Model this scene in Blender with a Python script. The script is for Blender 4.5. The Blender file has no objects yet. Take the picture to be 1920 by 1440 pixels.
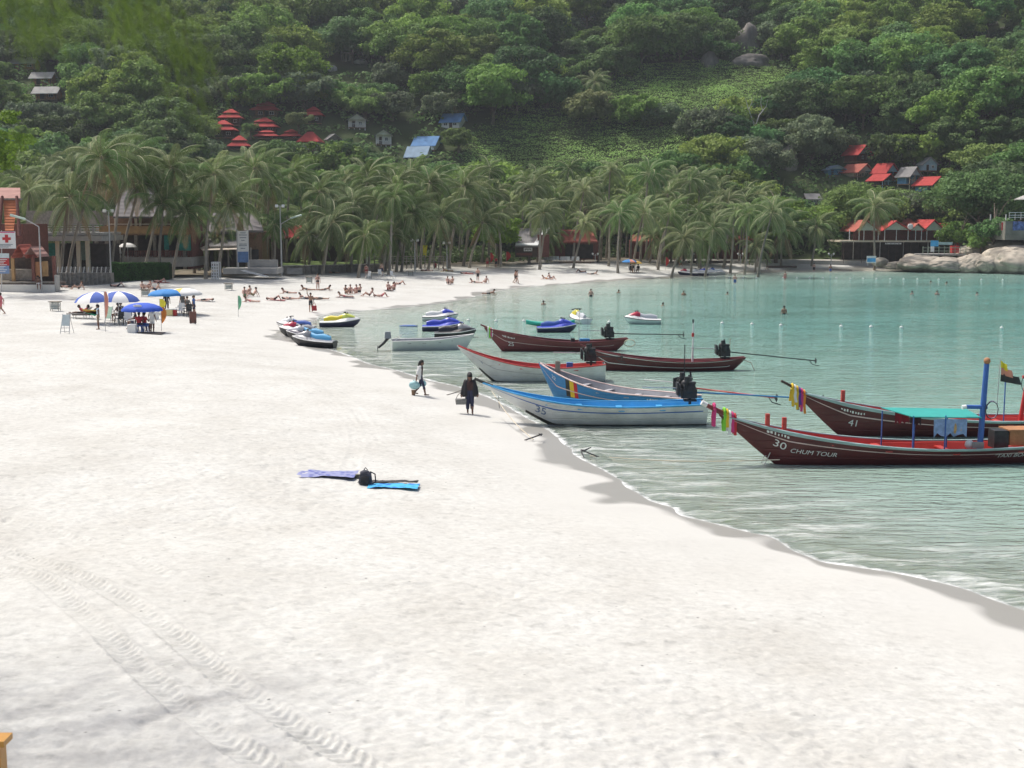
import bpy, math, random
import numpy as np
from mathutils import Vector, Matrix

random.seed(7)
RNG = np.random.default_rng(11)
SC = bpy.context.scene
COL = SC.collection

# ------------------------------------------------------------------ camera, world, sun, exposure
CAM = Vector((0.0, 0.0, 8.2))
F = 2400.0                       # focal length in pixels of the 1920 wide photograph
PITCH = math.atan(308.0 / F)
cam_data = bpy.data.cameras.new("camera")
cam_data.sensor_width = 36.0
cam_data.lens = F / 1920.0 * 36.0
cam_data.clip_end = 8000.0
cam_data.dof.use_dof = True
cam_data.dof.focus_distance = 60.0
cam_data.dof.aperture_fstop = 2.8
cam = bpy.data.objects.new("camera", cam_data)
cam.location = CAM
cam.rotation_euler = (math.pi / 2 - PITCH, 0, 0)
COL.objects.link(cam)
SC.camera = cam

SUN_EL, SUN_AZ = 60.0, 50.0      # degrees; azimuth from +Y towards -X (the sun stands over the hill)
world = bpy.data.worlds.new("World")
SC.world = world
world.use_nodes = True
wn, wl = world.node_tree.nodes, world.node_tree.links
bg = wn["Background"]
sky = wn.new("ShaderNodeTexSky")
sky.sky_type = 'NISHITA'
sky.sun_disc = False
sky.sun_elevation = math.radians(SUN_EL)
sky.sun_rotation = math.radians(-SUN_AZ)
sky.air_density = 1.0
sky.dust_density = 6.0
sky.ozone_density = 1.0
wl.new(sky.outputs[0], bg.inputs[0])
bg.inputs[1].default_value = 0.15
sl = bpy.data.lights.new("sun", 'SUN')
sl.energy = 3.4
sl.angle = math.radians(1.5)
sl.color = (1.0, 0.975, 0.93)
sun = bpy.data.objects.new("sun", sl)
COL.objects.link(sun)
_e, _a = math.radians(SUN_EL), math.radians(SUN_AZ)
_sd = Vector((-math.sin(_a) * math.cos(_e), math.cos(_a) * math.cos(_e), math.sin(_e)))
sun.rotation_euler = (-_sd).to_track_quat('-Z', 'Y').to_euler()
SC.view_settings.view_transform = 'Standard'
SC.view_settings.look = 'None'
SC.view_settings.exposure = 0.0
SC.view_settings.gamma = 1.0
SC.view_settings.use_curve_mapping = False
SC.render.engine = 'CYCLES'
SC.cycles.use_denoising = True
SC.cycles.max_bounces = 8
SC.cycles.transparent_max_bounces = 12
SC.cycles.diffuse_bounces = 3
SC.cycles.glossy_bounces = 3
SC.cycles.caustics_reflective = False
SC.cycles.caustics_refractive = False

# ------------------------------------------------------------------ pixel <-> place
_cp, _sp = math.cos(PITCH), math.sin(PITCH)
def ray(px, py):
    xc, yc = (px - 960.0) / F, -(py - 720.0) / F
    return Vector((xc, _cp + yc * _sp, -_sp + yc * _cp))
def at(px, py, z=0.0):
    d = ray(px, py); t = (z - CAM.z) / d.z
    return CAM + d * t
def atd(px, py, D):
    d = ray(px, py)
    return CAM + d * (D / d.y)
def proj(p):
    x, y, z = p[0] - CAM.x, p[1] - CAM.y, p[2] - CAM.z
    f = y * _cp - z * _sp; u = y * _sp + z * _cp
    return 960 + F * x / f, 720 - F * u / f
def pxm(D):
    return D / F                 # metres per photograph pixel at depth D

# ------------------------------------------------------------------ noise in numpy
def _hash(ix, iy, seed):
    h = (ix.astype(np.int64) * 374761393 + iy.astype(np.int64) * 668265263 + seed * 982451653) & 0xFFFFFFFF
    h = ((h ^ (h >> 13)) * 1274126177) & 0xFFFFFFFF
    h = h ^ (h >> 16)
    return (h & 0xFFFF) / 65535.0
def vnoise(x, y, seed=0):
    x = np.asarray(x, float); y = np.asarray(y, float)
    ix, iy = np.floor(x), np.floor(y)
    fx, fy = x - ix, y - iy
    fx = fx * fx * (3 - 2 * fx); fy = fy * fy * (3 - 2 * fy)
    a, b = _hash(ix, iy, seed), _hash(ix + 1, iy, seed)
    c, d = _hash(ix, iy + 1, seed), _hash(ix + 1, iy + 1, seed)
    return (a + (b - a) * fx) * (1 - fy) + (c + (d - c) * fx) * fy - 0.5
def fbm(x, y, o=3, seed=0):
    r = 0; amp = 1.0
    for k in range(o):
        r = r + amp * vnoise(np.asarray(x) * 2 ** k, np.asarray(y) * 2 ** k, seed + k); amp *= .5
    return r

# ------------------------------------------------------------------ mesh helpers
def setp(o, label=None, cat=None, group=None, kind=None):
    if label: o["label"] = label
    if cat: o["category"] = cat
    if group: o["group"] = group
    if kind: o["kind"] = kind
    return o
def link(o, parent=None):
    COL.objects.link(o)
    if parent is not None: o.parent = parent
    return o
def thing(name, label, cat, loc=(0, 0, 0), rz=0.0, group=None, rot=None):
    o = bpy.data.objects.new(name, None)
    o.empty_display_size = 0.2
    o.location = loc
    o.rotation_euler = rot if rot is not None else (0, 0, rz)
    link(o); setp(o, label, cat, group)
    return o
def copy_tree(o, parent=None):
    c = o.copy(); COL.objects.link(c)
    if parent is not None: c.parent = parent
    for ch in o.children: copy_tree(ch, c)
    return c
def mesh_np(name, V, Fc, smooth=False):
    """V (n,3), Fc (m,k) numpy with one k"""
    me = bpy.data.meshes.new(name)
    V = np.asarray(V, np.float32); Fc = np.asarray(Fc, np.int32)
    n, k = Fc.shape
    me.vertices.add(len(V)); me.vertices.foreach_set("co", V.ravel())
    me.loops.add(n * k); me.loops.foreach_set("vertex_index", Fc.ravel())
    me.polygons.add(n)
    me.polygons.foreach_set("loop_start", np.arange(0, n * k, k, dtype=np.int32))
    me.polygons.foreach_set("loop_total", np.full(n, k, np.int32))
    me.polygons.foreach_set("use_smooth", np.full(n, bool(smooth)))
    me.update(calc_edges=True)
    return me
def grid_faces(nr, nc):
    i = np.arange(nr - 1)[:, None] * nc + np.arange(nc - 1)[None, :]
    i = i.ravel()
    return np.stack([i, i + 1, i + nc + 1, i + nc], 1)

class MB:
    """collects shapes for ONE part"""
    def __init__(s): s.v = []; s.f = []; s.m = []; s.sm = []; s.mi = 0
    def add(s, vs, fs, smooth=False):
        b = len(s.v); s.v.extend([tuple(v) for v in vs])
        for f in fs:
            s.f.append([b + i for i in f]); s.m.append(s.mi); s.sm.append(smooth)
        return s
    def box(s, c, size, M=None, rz=0.0, ry=0.0, rx=0.0, taper=1.0):
        x, y, z = size[0] / 2, size[1] / 2, size[2] / 2
        vs = [Vector(q) for q in ((-x, -y, -z), (x, -y, -z), (x, y, -z), (-x, y, -z))]
        vs += [Vector((q[0] * taper, q[1] * taper, z)) for q in ((-x, -y), (x, -y), (x, y), (-x, y))]
        if rz or ry or rx:
            R = Matrix.Rotation(rz, 3, 'Z') @ Matrix.Rotation(ry, 3, 'Y') @ Matrix.Rotation(rx, 3, 'X')
            vs = [R @ v for v in vs]
        vs = [v + Vector(c) for v in vs]
        if M is not None: vs = [M @ v for v in vs]
        return s.add(vs, [(0, 3, 2, 1), (4, 5, 6, 7), (0, 1, 5, 4), (1, 2, 6, 5), (2, 3, 7, 6), (3, 0, 4, 7)])
    def b2(s, a, b):
        a, b = Vector(a), Vector(b)
        return s.box((a + b) / 2, [abs(q) for q in (b - a)])
    def cyl(s, p0, p1, r0, r1=None, n=8, cap=True, smooth=True):
        p0, p1 = Vector(p0), Vector(p1); r1 = r0 if r1 is None else r1
        d = (p1 - p0).normalized()
        a = d.orthogonal().normalized(); b = d.cross(a)
        vs = []
        for p, r in ((p0, r0), (p1, r1)):
            for i in range(n):
                t = 2 * math.pi * i / n
                vs.append(p + (a * math.cos(t) + b * math.sin(t)) * r)
        fs = [(i, (i + 1) % n, n + (i + 1) % n, n + i) for i in range(n)]
        s.add(vs, fs, smooth)
        if cap:
            s.add(vs[:n], [tuple(reversed(range(n)))]); s.add(vs[n:], [tuple(range(n))])
        return s
    def tube(s, pts, r, n=6, cap=True):
        pts = [Vector(p) for p in pts]
        rs = r if hasattr(r, '__len__') else [r] * len(pts)
        rings = []; prev = None
        for i, p in enumerate(pts):
            d = (pts[min(i + 1, len(pts) - 1)] - pts[max(i - 1, 0)]).normalized()
            if prev is None: a = d.orthogonal().normalized()
            else:
                a = prev - d * prev.dot(d)
                a = a.normalized() if a.length > 1e-6 else d.orthogonal().normalized()
            prev = a; b = d.cross(a)
            rings += [p + (a * math.cos(2 * math.pi * k / n) + b * math.sin(2 * math.pi * k / n)) * rs[i] for k in range(n)]
        fs = []
        for i in range(len(pts) - 1):
            for k in range(n):
                fs.append((i * n + k, i * n + (k + 1) % n, (i + 1) * n + (k + 1) % n, (i + 1) * n + k))
        s.add(rings, fs, True)
        if cap:
            s.add(rings[:n], [tuple(reversed(range(n)))]); s.add(rings[-n:], [tuple(range(n))])
        return s
    def ball(s, c, r, nu=10, nv=6, M=None):
        r = r if hasattr(r, '__len__') else (r, r, r)
        vs = [(0, 0, -1)]
        for j in range(1, nv):
            ph = -math.pi / 2 + math.pi * j / nv
            for i in range(nu):
                t = 2 * math.pi * i / nu
                vs.append((math.cos(ph) * math.cos(t), math.cos(ph) * math.sin(t), math.sin(ph)))
        vs.append((0, 0, 1))
        vs = [Vector((v[0] * r[0], v[1] * r[1], v[2] * r[2])) for v in vs]
        if M is not None: vs = [M @ v for v in vs]
        vs = [v + Vector(c) for v in vs]
        fs = [(0, 1 + (i + 1) % nu, 1 + i) for i in range(nu)]
        for j in range(nv - 2):
            b = 1 + j * nu
            fs += [(b + i, b + (i + 1) % nu, b + nu + (i + 1) % nu, b + nu + i) for i in range(nu)]
        t = len(vs) - 1; b = 1 + (nv - 2) * nu
        fs += [(b + i, b + (i + 1) % nu, t) for i in range(nu)]
        return s.add(vs, fs, True)
    def loft(s, rings, closed=True, smooth=True, caps=False):
        n = len(rings[0]); vs = [v for r in rings for v in r]; fs = []
        m = n if closed else n - 1
        for i in range(len(rings) - 1):
            for k in range(m):
                fs.append((i * n + k, i * n + (k + 1) % n, (i + 1) * n + (k + 1) % n, (i + 1) * n + k))
        s.add(vs, fs, smooth)
        if caps:
            s.add(rings[0], [tuple(reversed(range(n)))]); s.add(rings[-1], [tuple(range(n))])
        return s
    def prism(s, poly, axis_vec):
        """poly: list of 3d points (flat), extruded by vector"""
        a = [Vector(p) for p in poly]; e = Vector(axis_vec); b = [p + e for p in a]; n = len(a)
        s.add(a + b, [tuple(reversed(range(n))), tuple(range(n, 2 * n))] + [(i, (i + 1) % n, n + (i + 1) % n, n + i) for i in range(n)])
        return s
    def mesh(s, name, mats):
        me = bpy.data.meshes.new(name)
        me.from_pydata([tuple(v) for v in s.v], [], s.f)
        for m in (mats if isinstance(mats, (list, tuple)) else [mats]): me.materials.append(m)
        me.polygons.foreach_set("material_index", s.m)
        me.polygons.foreach_set("use_smooth", s.sm)
        me.update()
        return me
    def build(s, name, mats, parent=None, loc=None):
        o = bpy.data.objects.new(name, s.mesh(name, mats))
        if loc is not None: o.location = loc
        return link(o, parent)

# ------------------------------------------------------------------ materials
_mats = {}
def mat(name, col, rough=0.6, var=0.12, scale=3.0, bump=0.0, bscale=None, metal=0.0, spec=0.5, obj_var=0.0, hue=0.0, sheen=0.0):
    """principled with noise in the colour and fine relief"""
    if name in _mats: return _mats[name]
    m = bpy.data.materials.new(name); m.use_nodes = True
    N, L = m.node_tree.nodes, m.node_tree.links
    b = N["Principled BSDF"]
    b.inputs["Roughness"].default_value = rough
    b.inputs["Metallic"].default_value = metal
    b.inputs["Specular IOR Level"].default_value = spec
    tc = N.new("ShaderNodeTexCoord")
    no = N.new("ShaderNodeTexNoise"); no.inputs["Scale"].default_value = scale; no.inputs["Detail"].default_value = 6
    L.new(tc.outputs["Object"], no.inputs["Vector"])
    mr = N.new("ShaderNodeMapRange")
    mr.inputs["From Min"].default_value = 0.25; mr.inputs["From Max"].default_value = 0.75
    mr.inputs["To Min"].default_value = 1 - var; mr.inputs["To Max"].default_value = 1 + var
    L.new(no.outputs["Fac"], mr.inputs["Value"])
    hs = N.new("ShaderNodeHueSaturation")
    hs.inputs["Color"].default_value = (*col, 1)
    val = mr.outputs[0]
    if obj_var or hue:
        oi = N.new("ShaderNodeObjectInfo")
        if obj_var:
            m2 = N.new("ShaderNodeMapRange"); m2.inputs["To Min"].default_value = 1 - obj_var; m2.inputs["To Max"].default_value = 1 + obj_var
            L.new(oi.outputs["Random"], m2.inputs["Value"])
            mu = N.new("ShaderNodeMath"); mu.operation = 'MULTIPLY'
            L.new(val, mu.inputs[0]); L.new(m2.outputs[0], mu.inputs[1]); val = mu.outputs[0]
        if hue:
            m3 = N.new("ShaderNodeMath"); m3.operation = 'MULTIPLY_ADD'
            wn_ = N.new("ShaderNodeTexWhiteNoise"); wn_.noise_dimensions = '1D'
            L.new(oi.outputs["Random"], wn_.inputs["W"])
            L.new(wn_.outputs["Value"], m3.inputs[0]); m3.inputs[1].default_value = 2 * hue; m3.inputs[2].default_value = 0.5 - hue
            L.new(m3.outputs[0], hs.inputs["Hue"])
    L.new(val, hs.inputs["Value"])
    L.new(hs.outputs[0], b.inputs["Base Color"])
    if bump:
        n2 = N.new("ShaderNodeTexNoise"); n2.inputs["Scale"].default_value = bscale or scale * 4; n2.inputs["Detail"].default_value = 8
        L.new(tc.outputs["Object"], n2.inputs["Vector"])
        bp = N.new("ShaderNodeBump"); bp.inputs["Strength"].default_value = bump; bp.inputs["Distance"].default_value = 0.05
        L.new(n2.outputs["Fac"], bp.inputs["Height"]); L.new(bp.outputs[0], b.inputs["Normal"])
    _mats[name] = m
    return m
def srgb(r, g, b):
    f = lambda c: (c / 255 / 12.92) if c <= 10 else ((c / 255 + .055) / 1.055) ** 2.4
    return (f(r), f(g), f(b))
def leafmat(name, col, var=0.35, obj_var=0.25, hue=0.02, trans=0.35, scale=0.25):
    """leaf: diffuse + translucent, colour varies from clump to clump and from plant to plant"""
    if name in _mats: return _mats[name]
    m = mat(name, col, rough=0.7, var=var, scale=scale, obj_var=obj_var, hue=hue, spec=0.25)
    N, L = m.node_tree.nodes, m.node_tree.links
    b = N["Principled BSDF"]; src = b.inputs["Base Color"].links[0].from_socket
    tr = N.new("ShaderNodeBsdfTranslucent"); L.new(src, tr.inputs["Color"])
    mx = N.new("ShaderNodeMixShader"); mx.inputs[0].default_value = trans
    L.new(b.outputs[0], mx.inputs[1]); L.new(tr.outputs[0], mx.inputs[2])
    L.new(mx.outputs[0], N["Material Output"].inputs["Surface"])
    return m
# ------------------------------------------------------------------ the land: shoreline, beach, sea, hillside
shore_px = [(1990, 1165), (1890, 1136), (1800, 1103), (1700, 1078), (1600, 1062), (1540, 1052), (1480, 1030), (1445, 1008), (1400, 998), (1330, 980),
            (1275, 966), (1262, 952), (1215, 938), (1180, 915), (1135, 885), (1085, 858), (1062, 836), (1040, 815), (985, 782), (930, 752), (868, 728), (800, 712), (740, 694),
            (690, 682), (640, 662), (580, 646), (545, 630), (548, 612), (590, 600), (600, 592), (660, 584), (740, 578), (800, 572),
            (858, 563), (905, 552), (960, 541), (1040, 534), (1110, 529), (1200, 523), (1290, 517), (1390, 511.5), (1500, 508), (1640, 506), (1700, 505.5), (1800, 507), (1930, 508)]
def catmull(P, n=5):
    P = np.array(P, float); out = []
    for i in range(len(P) - 1):
        p0, p1, p2, p3 = P[max(i - 1, 0)], P[i], P[i + 1], P[min(i + 2, len(P) - 1)]
        for t in np.linspace(0, 1, n, endpoint=False):
            out.append(.5 * ((2 * p1) + (-p0 + p2) * t + (2 * p0 - 5 * p1 + 4 * p2 - p3) * t * t + (-p0 + 3 * p1 - 3 * p2 + p3) * t ** 3))
    out.append(P[-1]); return np.array(out)
_sp2 = catmull(shore_px, 4)
shore = np.array([at(px, py, 0.0)[:2] for px, py in _sp2])
shore = np.vstack([[[60, -200], [34, -40], [24, 0], [17, 14], [13.5, 20]], shore, [[120, 208], [170, 205], [260, 235], [420, 270], [900, 300], [4000, 320]]])
sea_poly = np.vstack([shore, [[4000, -200]]])
def inside(poly, x, y):
    r = np.zeros(x.shape, bool); n = len(poly)
    for i in range(n):
        x1, y1 = poly[i]; x2, y2 = poly[(i + 1) % n]
        if y1 == y2: continue
        c = ((y1 > y) != (y2 > y)) & (x < (x2 - x1) * (y - y1) / (y2 - y1) + x1)
        r ^= c
    return r
def sdist(x, y):
    """signed distance to the waterline, positive on land"""
    x = np.asarray(x, float); y = np.asarray(y, float)
    d = np.full(x.shape, 1e18)
    for i in range(len(shore) - 1):
        ax, ay = shore[i]; bx, by = shore[i + 1]; ex, ey = bx - ax, by - ay
        t = np.clip(((x - ax) * ex + (y - ay) * ey) / (ex * ex + ey * ey + 1e-12), 0, 1)
        d = np.minimum(d, (x - ax - t * ex) ** 2 + (y - ay - t * ey) ** 2)
    d = np.sqrt(d)
    return np.where(inside(sea_poly, x, y), -d, d)
def beach_z(x, y, s=None):
    s = sdist(x, y) if s is None else s
    w = 0.12 * fbm(np.asarray(x) * .18, np.asarray(y) * .18, 3, 5)
    rate = .065 + .11 * np.clip((np.asarray(y, float) - 188) / 16, 0, 1)
    up = 1.55 * (1 - np.exp(-np.maximum(s, 0) * rate)) + 0.16 * fbm(np.asarray(x) * .12, np.asarray(y) * .12, 3, 9) * np.clip(s / 12, 0, 1)
    dn = -2.6 * (1 - np.exp(-np.maximum(-s, 0) * 0.03))
    return np.where(s > 0, up, dn) + w * np.clip(np.abs(s) / 3, 0, 1) * .5
# foot of the hill: depth at which the ground starts to climb, as a function of x
_fx = np.array([-400, -150, -95, -60, -20, 10, 30, 50, 64, 82, 110, 160, 300, 500.])
_fy = np.array([190, 205, 212, 220, 230, 232, 226, 220, 222, 216, 206, 202, 215, 240.])
def hill_z(x, y):
    x = np.asarray(x, float); y = np.asarray(y, float)
    t = y - np.interp(x, _fx, _fy)
    g = np.where(t > 0, 0.30 * t + 0.16 * t * np.clip(t / 60, 0, 1), 0.25 * t)
    n = 4.5 * fbm(x * .012, y * .012, 3, 21) * np.clip(t / 60, 0, 1) + 1.6 * fbm(x * .06, y * .06, 2, 31) * np.clip(t / 25, 0, 1)
    z = 1.2 + g + n
    return np.where(z > 100, 100 + (z - 100) * .45, z)
# coarse table of the distance to the waterline, for placing things quickly
_tx, _ty = np.arange(-260, 420, 1.5), np.arange(6, 300, 1.5)
_TAB = sdist(*np.meshgrid(_tx, _ty, indexing='xy'))
def sfast(x, y):
    u = np.clip((np.asarray(x, float) + 260) / 1.5, 0, len(_tx) - 1.001); v = np.clip((np.asarray(y, float) - 6) / 1.5, 0, len(_ty) - 1.001)
    i, j = u.astype(int), v.astype(int); a, b = u - i, v - j
    return (_TAB[j, i] * (1 - a) + _TAB[j, i + 1] * a) * (1 - b) + (_TAB[j + 1, i] * (1 - a) + _TAB[j + 1, i + 1] * a) * b
def ground(x, y):
    return np.maximum(beach_z(x, y, sfast(x, y)), hill_z(x, y))
def gz(x, y): return float(ground(np.array([x]), np.array([y]))[0])
def hit(px, py, lo=10.0, hi=640.0):
    """where the ray of a photograph pixel meets the land"""
    d = ray(px, py)
    ys = np.concatenate([np.arange(lo, 120, .5), np.arange(120, hi, 1.0)])
    t = ys / d.y
    X, Z = d.x * t, CAM.z + d.z * t
    g = ground(X, ys); k = np.nonzero(Z <= g)[0]
    if len(k) == 0: return Vector((X[-1], ys[-1], g[-1]))
    k = k[0]; a, b = max(k - 1, 0), k
    fa, fb = Z[a] - g[a], Z[b] - g[b]
    w = 0 if fa == fb else fa / (fa - fb)
    yy = ys[a] + (ys[b] - ys[a]) * w; tt = yy / d.y
    return Vector((d.x * tt, yy, gz(d.x * tt, yy)))

# tyre tracks: centre lines in photograph pixels, brought to the sand
track_px = [[(-60, 1030), (60, 1062), (130, 1110), (200, 1165), (280, 1245), (350, 1305), (420, 1355), (500, 1405), (600, 1460), (720, 1520)],
            [(-60, 985), (50, 1025), (160, 1068), (250, 1110), (330, 1165), (400, 1225), (470, 1275), (560, 1330), (640, 1375), (760, 1430), (860, 1480)],
            [(-40, 945), (80, 968), (200, 1005), (300, 1050)],
            [(470, 668), (560, 695), (640, 740), (670, 790), (650, 850)], [(500, 660), (590, 688), (668, 735), (700, 790)]]
def tracks(x, y):
    """returns (across distance, along distance, which) of the nearest track for points near the camera"""
    best = np.full(x.shape, 9.0); al = np.zeros(x.shape); wh = np.zeros(x.shape, int)
    for k, tp in enumerate(track_px):
        P = np.array([at(a, b, 1.3)[:2] for a, b in catmull(tp, 5)]); L = 0.0
        for i in range(len(P) - 1):
            (ax, ay), (bx, by) = P[i], P[i + 1]; ex, ey = bx - ax, by - ay; ln = math.hypot(ex, ey)
            t = np.clip(((x - ax) * ex + (y - ay) * ey) / (ln * ln), 0, 1)
            dx, dy = x - ax - t * ex, y - ay - t * ey
            d = np.sqrt(dx * dx + dy * dy)
            sg = np.where((ex * dy - ey * dx) > 0, 1.0, -1.0)
            m = d < np.abs(best)
            best = np.where(m, d * sg, best); al = np.where(m, L + t * ln, al); wh = np.where(m, k, wh)
            L += ln
    return best, al, wh

_bp = np.array([(-900, 135), (-200, 122), (0, 124), (100, 127), (210, 141), (330, 150), (420, 150), (520, 158), (700, 172), (850, 183), (960, 193), (1100, 208), (1300, 214), (1660, 217), (1760, 210), (2400, 205)], float)
def back_y(x, y): return np.interp(960 + F * np.asarray(x) / np.asarray(y), _bp[:, 0], _bp[:, 1])
def sand_mesh():
    # rows even in the picture's angle, columns even in bearing
    ang = np.concatenate([np.linspace(42, 27, 25), np.linspace(26.9, 2.6, 760), [2.5, 2.3, 2.1, 1.9, 1.7, 1.5, 1.3, 1.1]])
    yy = 7.2 / np.tan(np.radians(ang))
    k = np.concatenate([np.linspace(-.95, -.46, 24), np.linspace(-.45, .45, 560), np.linspace(.46, 1.1, 24)])
    Y, K = np.meshgrid(yy, k, indexing='ij'); X = K * Y
    nr, nc = X.shape; x, y = X.ravel(), Y.ravel()
    s = sdist(x, y); z = beach_z(x, y, s)
    dry = np.clip((s - 3.5 + 2.0 * fbm(x * .25, y * .25, 2, 3)) / 4.0, 0, 1)
    near = np.clip((95 - y) / 50, 0, 1)
    # trodden sand: pits and ridges
    p = fbm(x * 2.3, y * 2.3, 3, 41); q = fbm(x * 5.5 + 9, y * 5.5, 2, 51)
    patch = np.clip(.55 + 1.1 * fbm(x * .12, y * .12, 2, 61), .15, 1)
    rel = (0.022 * p - 0.05 * np.clip(-p - .22, 0, 1) * 1.5 + 0.028 * q - .10 * np.clip(-fbm(x * 3.1 + 4, y * 3.1, 1, 45) - .3, 0, 1)) * patch
    z = z + rel * dry * near * np.clip((y - 4) / 10, .3, 1)
    m = y < 75
    b, al, wh = tracks(x[m], y[m])
    a = np.abs(b); half = .23
    prof = np.where(a < half, -0.022, 0) + 0.025 * np.exp(-((a - half - .06) / .06) ** 2)
    wear = np.clip(.55 + 1.3 * fbm(x[m] * .9, y[m] * .9, 3, 88), .35, 1.0)
    tread = np.where(a < half * (.75 + .5 * wear), 0.020 * wear * np.sin(2 * np.pi * (al + .9 * a + .05 * fbm(x[m] * 3, y[m] * 3, 2, 89)) / .2), 0)
    prof = prof * (.35 + .65 * wear)
    fade = np.where(wh == 2, .55, np.where(wh >= 3, .5, 1.0))
    zz = z[m]; soft = np.where(a < half + .1, .35, 1.0)
    z[m] = zz + (prof + tread) * fade * np.clip(dry[m] + .2, 0, 1)
    me = mesh_np("beach", np.stack([x, y, z], 1), grid_faces(nr, nc), True)
    soil = np.clip((y - back_y(x, y) + 5 * fbm(x * .3, y * .3, 3, 15)) / 5, 0, 1)
    a2 = me.attributes.new("soil", 'FLOAT', 'POINT'); a2.data.foreach_set("value", soil.astype(np.float32))
    at_ = me.attributes.new("shore", 'FLOAT', 'POINT'); at_.data.foreach_set("value", s.astype(np.float32))
    return me

def nnode(N, t, **kw):
    n = N.new(t)
    for k, v in kw.items():
        if k in n.inputs: n.inputs[k].default_value = v
        else: setattr(n, k, v)
    return n
def sand_material():
    m = bpy.data.materials.new("sand"); m.use_nodes = True
    N, L = m.node_tree.nodes, m.node_tree.links; b = N["Principled BSDF"]
    tc = N.new("ShaderNodeTexCoord")
    at_ = nnode(N, "ShaderNodeAttribute", attribute_name="shore")
    # swash: how far up the last waves wetted the sand
    w1 = nnode(N, "ShaderNodeTexNoise", Scale=.22, Detail=2.0); L.new(tc.outputs["Object"], w1.inputs["Vector"])
    wo = nnode(N, "ShaderNodeMath", operation='MULTIPLY_ADD'); L.new(w1.outputs["Fac"], wo.inputs[0]); wo.inputs[1].default_value = -6.0
    L.new(at_.outputs["Fac"], wo.inputs[2])
    wet = nnode(N, "ShaderNodeMapRange"); wet.inputs["From Min"].default_value = -2.35; wet.inputs["From Max"].default_value = -2.0
    wet.inputs["To Min"].default_value = 1; wet.inputs["To Max"].default_value = 0; L.new(wo.outputs[0], wet.inputs["Value"])
    damp = nnode(N, "ShaderNodeMapRange"); damp.inputs["From Min"].default_value = -2.0; damp.inputs["From Max"].default_value = 2.5
    damp.inputs["To Min"].default_value = 1; damp.inputs["To Max"].default_value = 0; L.new(wo.outputs[0], damp.inputs["Value"])
    n1 = nnode(N, "ShaderNodeTexNoise", Scale=.35, Detail=7.0, Roughness=.6); L.new(tc.outputs["Object"], n1.inputs["Vector"])
    n2 = nnode(N, "ShaderNodeTexNoise", Scale=5.0, Detail=10.0, Roughness=.72); L.new(tc.outputs["Object"], n2.inputs["Vector"])
    cr = N.new("ShaderNodeValToRGB")
    cr.color_ramp.elements[0].position = .3; cr.color_ramp.elements[0].color = (.50, .49, .45, 1)
    cr.color_ramp.elements[1].position = .62; cr.color_ramp.elements[1].color = (.59, .588, .552, 1)
    L.new(n1.outputs["Fac"], cr.inputs[0])
    c2 = nnode(N, "ShaderNodeMapRange"); c2.inputs["From Min"].default_value = .3; c2.inputs["From Max"].default_value = .7
    c2.inputs["To Min"].default_value = .80; c2.inputs["To Max"].default_value = 1.10; L.new(n2.outputs["Fac"], c2.inputs["Value"])
    # scattered specks of leaf and shell litter
    vo = nnode(N, "ShaderNodeTexVoronoi", Scale=1.7); vo.inputs["Randomness"].default_value = 1; L.new(tc.outputs["Object"], vo.inputs["Vector"])
    sp = nnode(N, "ShaderNodeMapRange"); sp.inputs["From Min"].default_value = .035; sp.inputs["From Max"].default_value = .06
    sp.inputs["To Min"].default_value = .45; sp.inputs["To Max"].default_value = 1; L.new(vo.outputs["Distance"], sp.inputs["Value"])
    mu = nnode(N, "ShaderNodeMath", operation='MULTIPLY'); L.new(c2.outputs[0], mu.inputs[0]); L.new(sp.outputs[0], mu.inputs[1])
    n3 = nnode(N, "ShaderNodeTexNoise", Scale=3.2, Detail=5.0, Roughness=.6); L.new(tc.outputs["Object"], n3.inputs["Vector"])
    lt = nnode(N, "ShaderNodeMapRange"); lt.inputs["From Min"].default_value = .56; lt.inputs["From Max"].default_value = .70; lt.inputs["To Min"].default_value = 1; lt.inputs["To Max"].default_value = .80; L.new(n3.outputs["Fac"], lt.inputs["Value"])  # darker dashes painted into the sand for footprint shadows and litter patches
    mu2 = nnode(N, "ShaderNodeMath", operation='MULTIPLY'); L.new(mu.outputs[0], mu2.inputs[0]); L.new(lt.outputs[0], mu2.inputs[1])
    hs = N.new("ShaderNodeHueSaturation"); L.new(cr.outputs[0], hs.inputs["Color"]); L.new(mu2.outputs[0], hs.inputs["Value"])
    md = nnode(N, "ShaderNodeMix", data_type='RGBA'); L.new(damp.outputs[0], md.inputs[0]); L.new(hs.outputs[0], md.inputs[6]); md.inputs[7].default_value = (.545, .54, .505, 1)
    mx = nnode(N, "ShaderNodeMix", data_type='RGBA'); L.new(wet.outputs[0], mx.inputs[0]); L.new(md.outputs[2], mx.inputs[6]); mx.inputs[7].default_value = (.33, .322, .295, 1)
    un = nnode(N, "ShaderNodeMapRange"); un.inputs["From Min"].default_value = -.9; un.inputs["From Max"].default_value = -.1; un.inputs["To Min"].default_value = 1; un.inputs["To Max"].default_value = 0; L.new(at_.outputs["Fac"], un.inputs["Value"])
    mu_ = nnode(N, "ShaderNodeMix", data_type='RGBA'); L.new(un.outputs[0], mu_.inputs[0]); L.new(mx.outputs[2], mu_.inputs[6]); mu_.inputs[7].default_value = (.43, .42, .36, 1); mx = mu_   # rippled sand bed under water
    so = nnode(N, "ShaderNodeAttribute", attribute_name="soil")
    ms = nnode(N, "ShaderNodeMix", data_type='RGBA'); L.new(so.outputs["Fac"], ms.inputs[0]); L.new(mx.outputs[2], ms.inputs[6]); ms.inputs[7].default_value = (.17, .145, .10, 1)
    L.new(ms.outputs[2], b.inputs["Base Color"])
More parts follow.
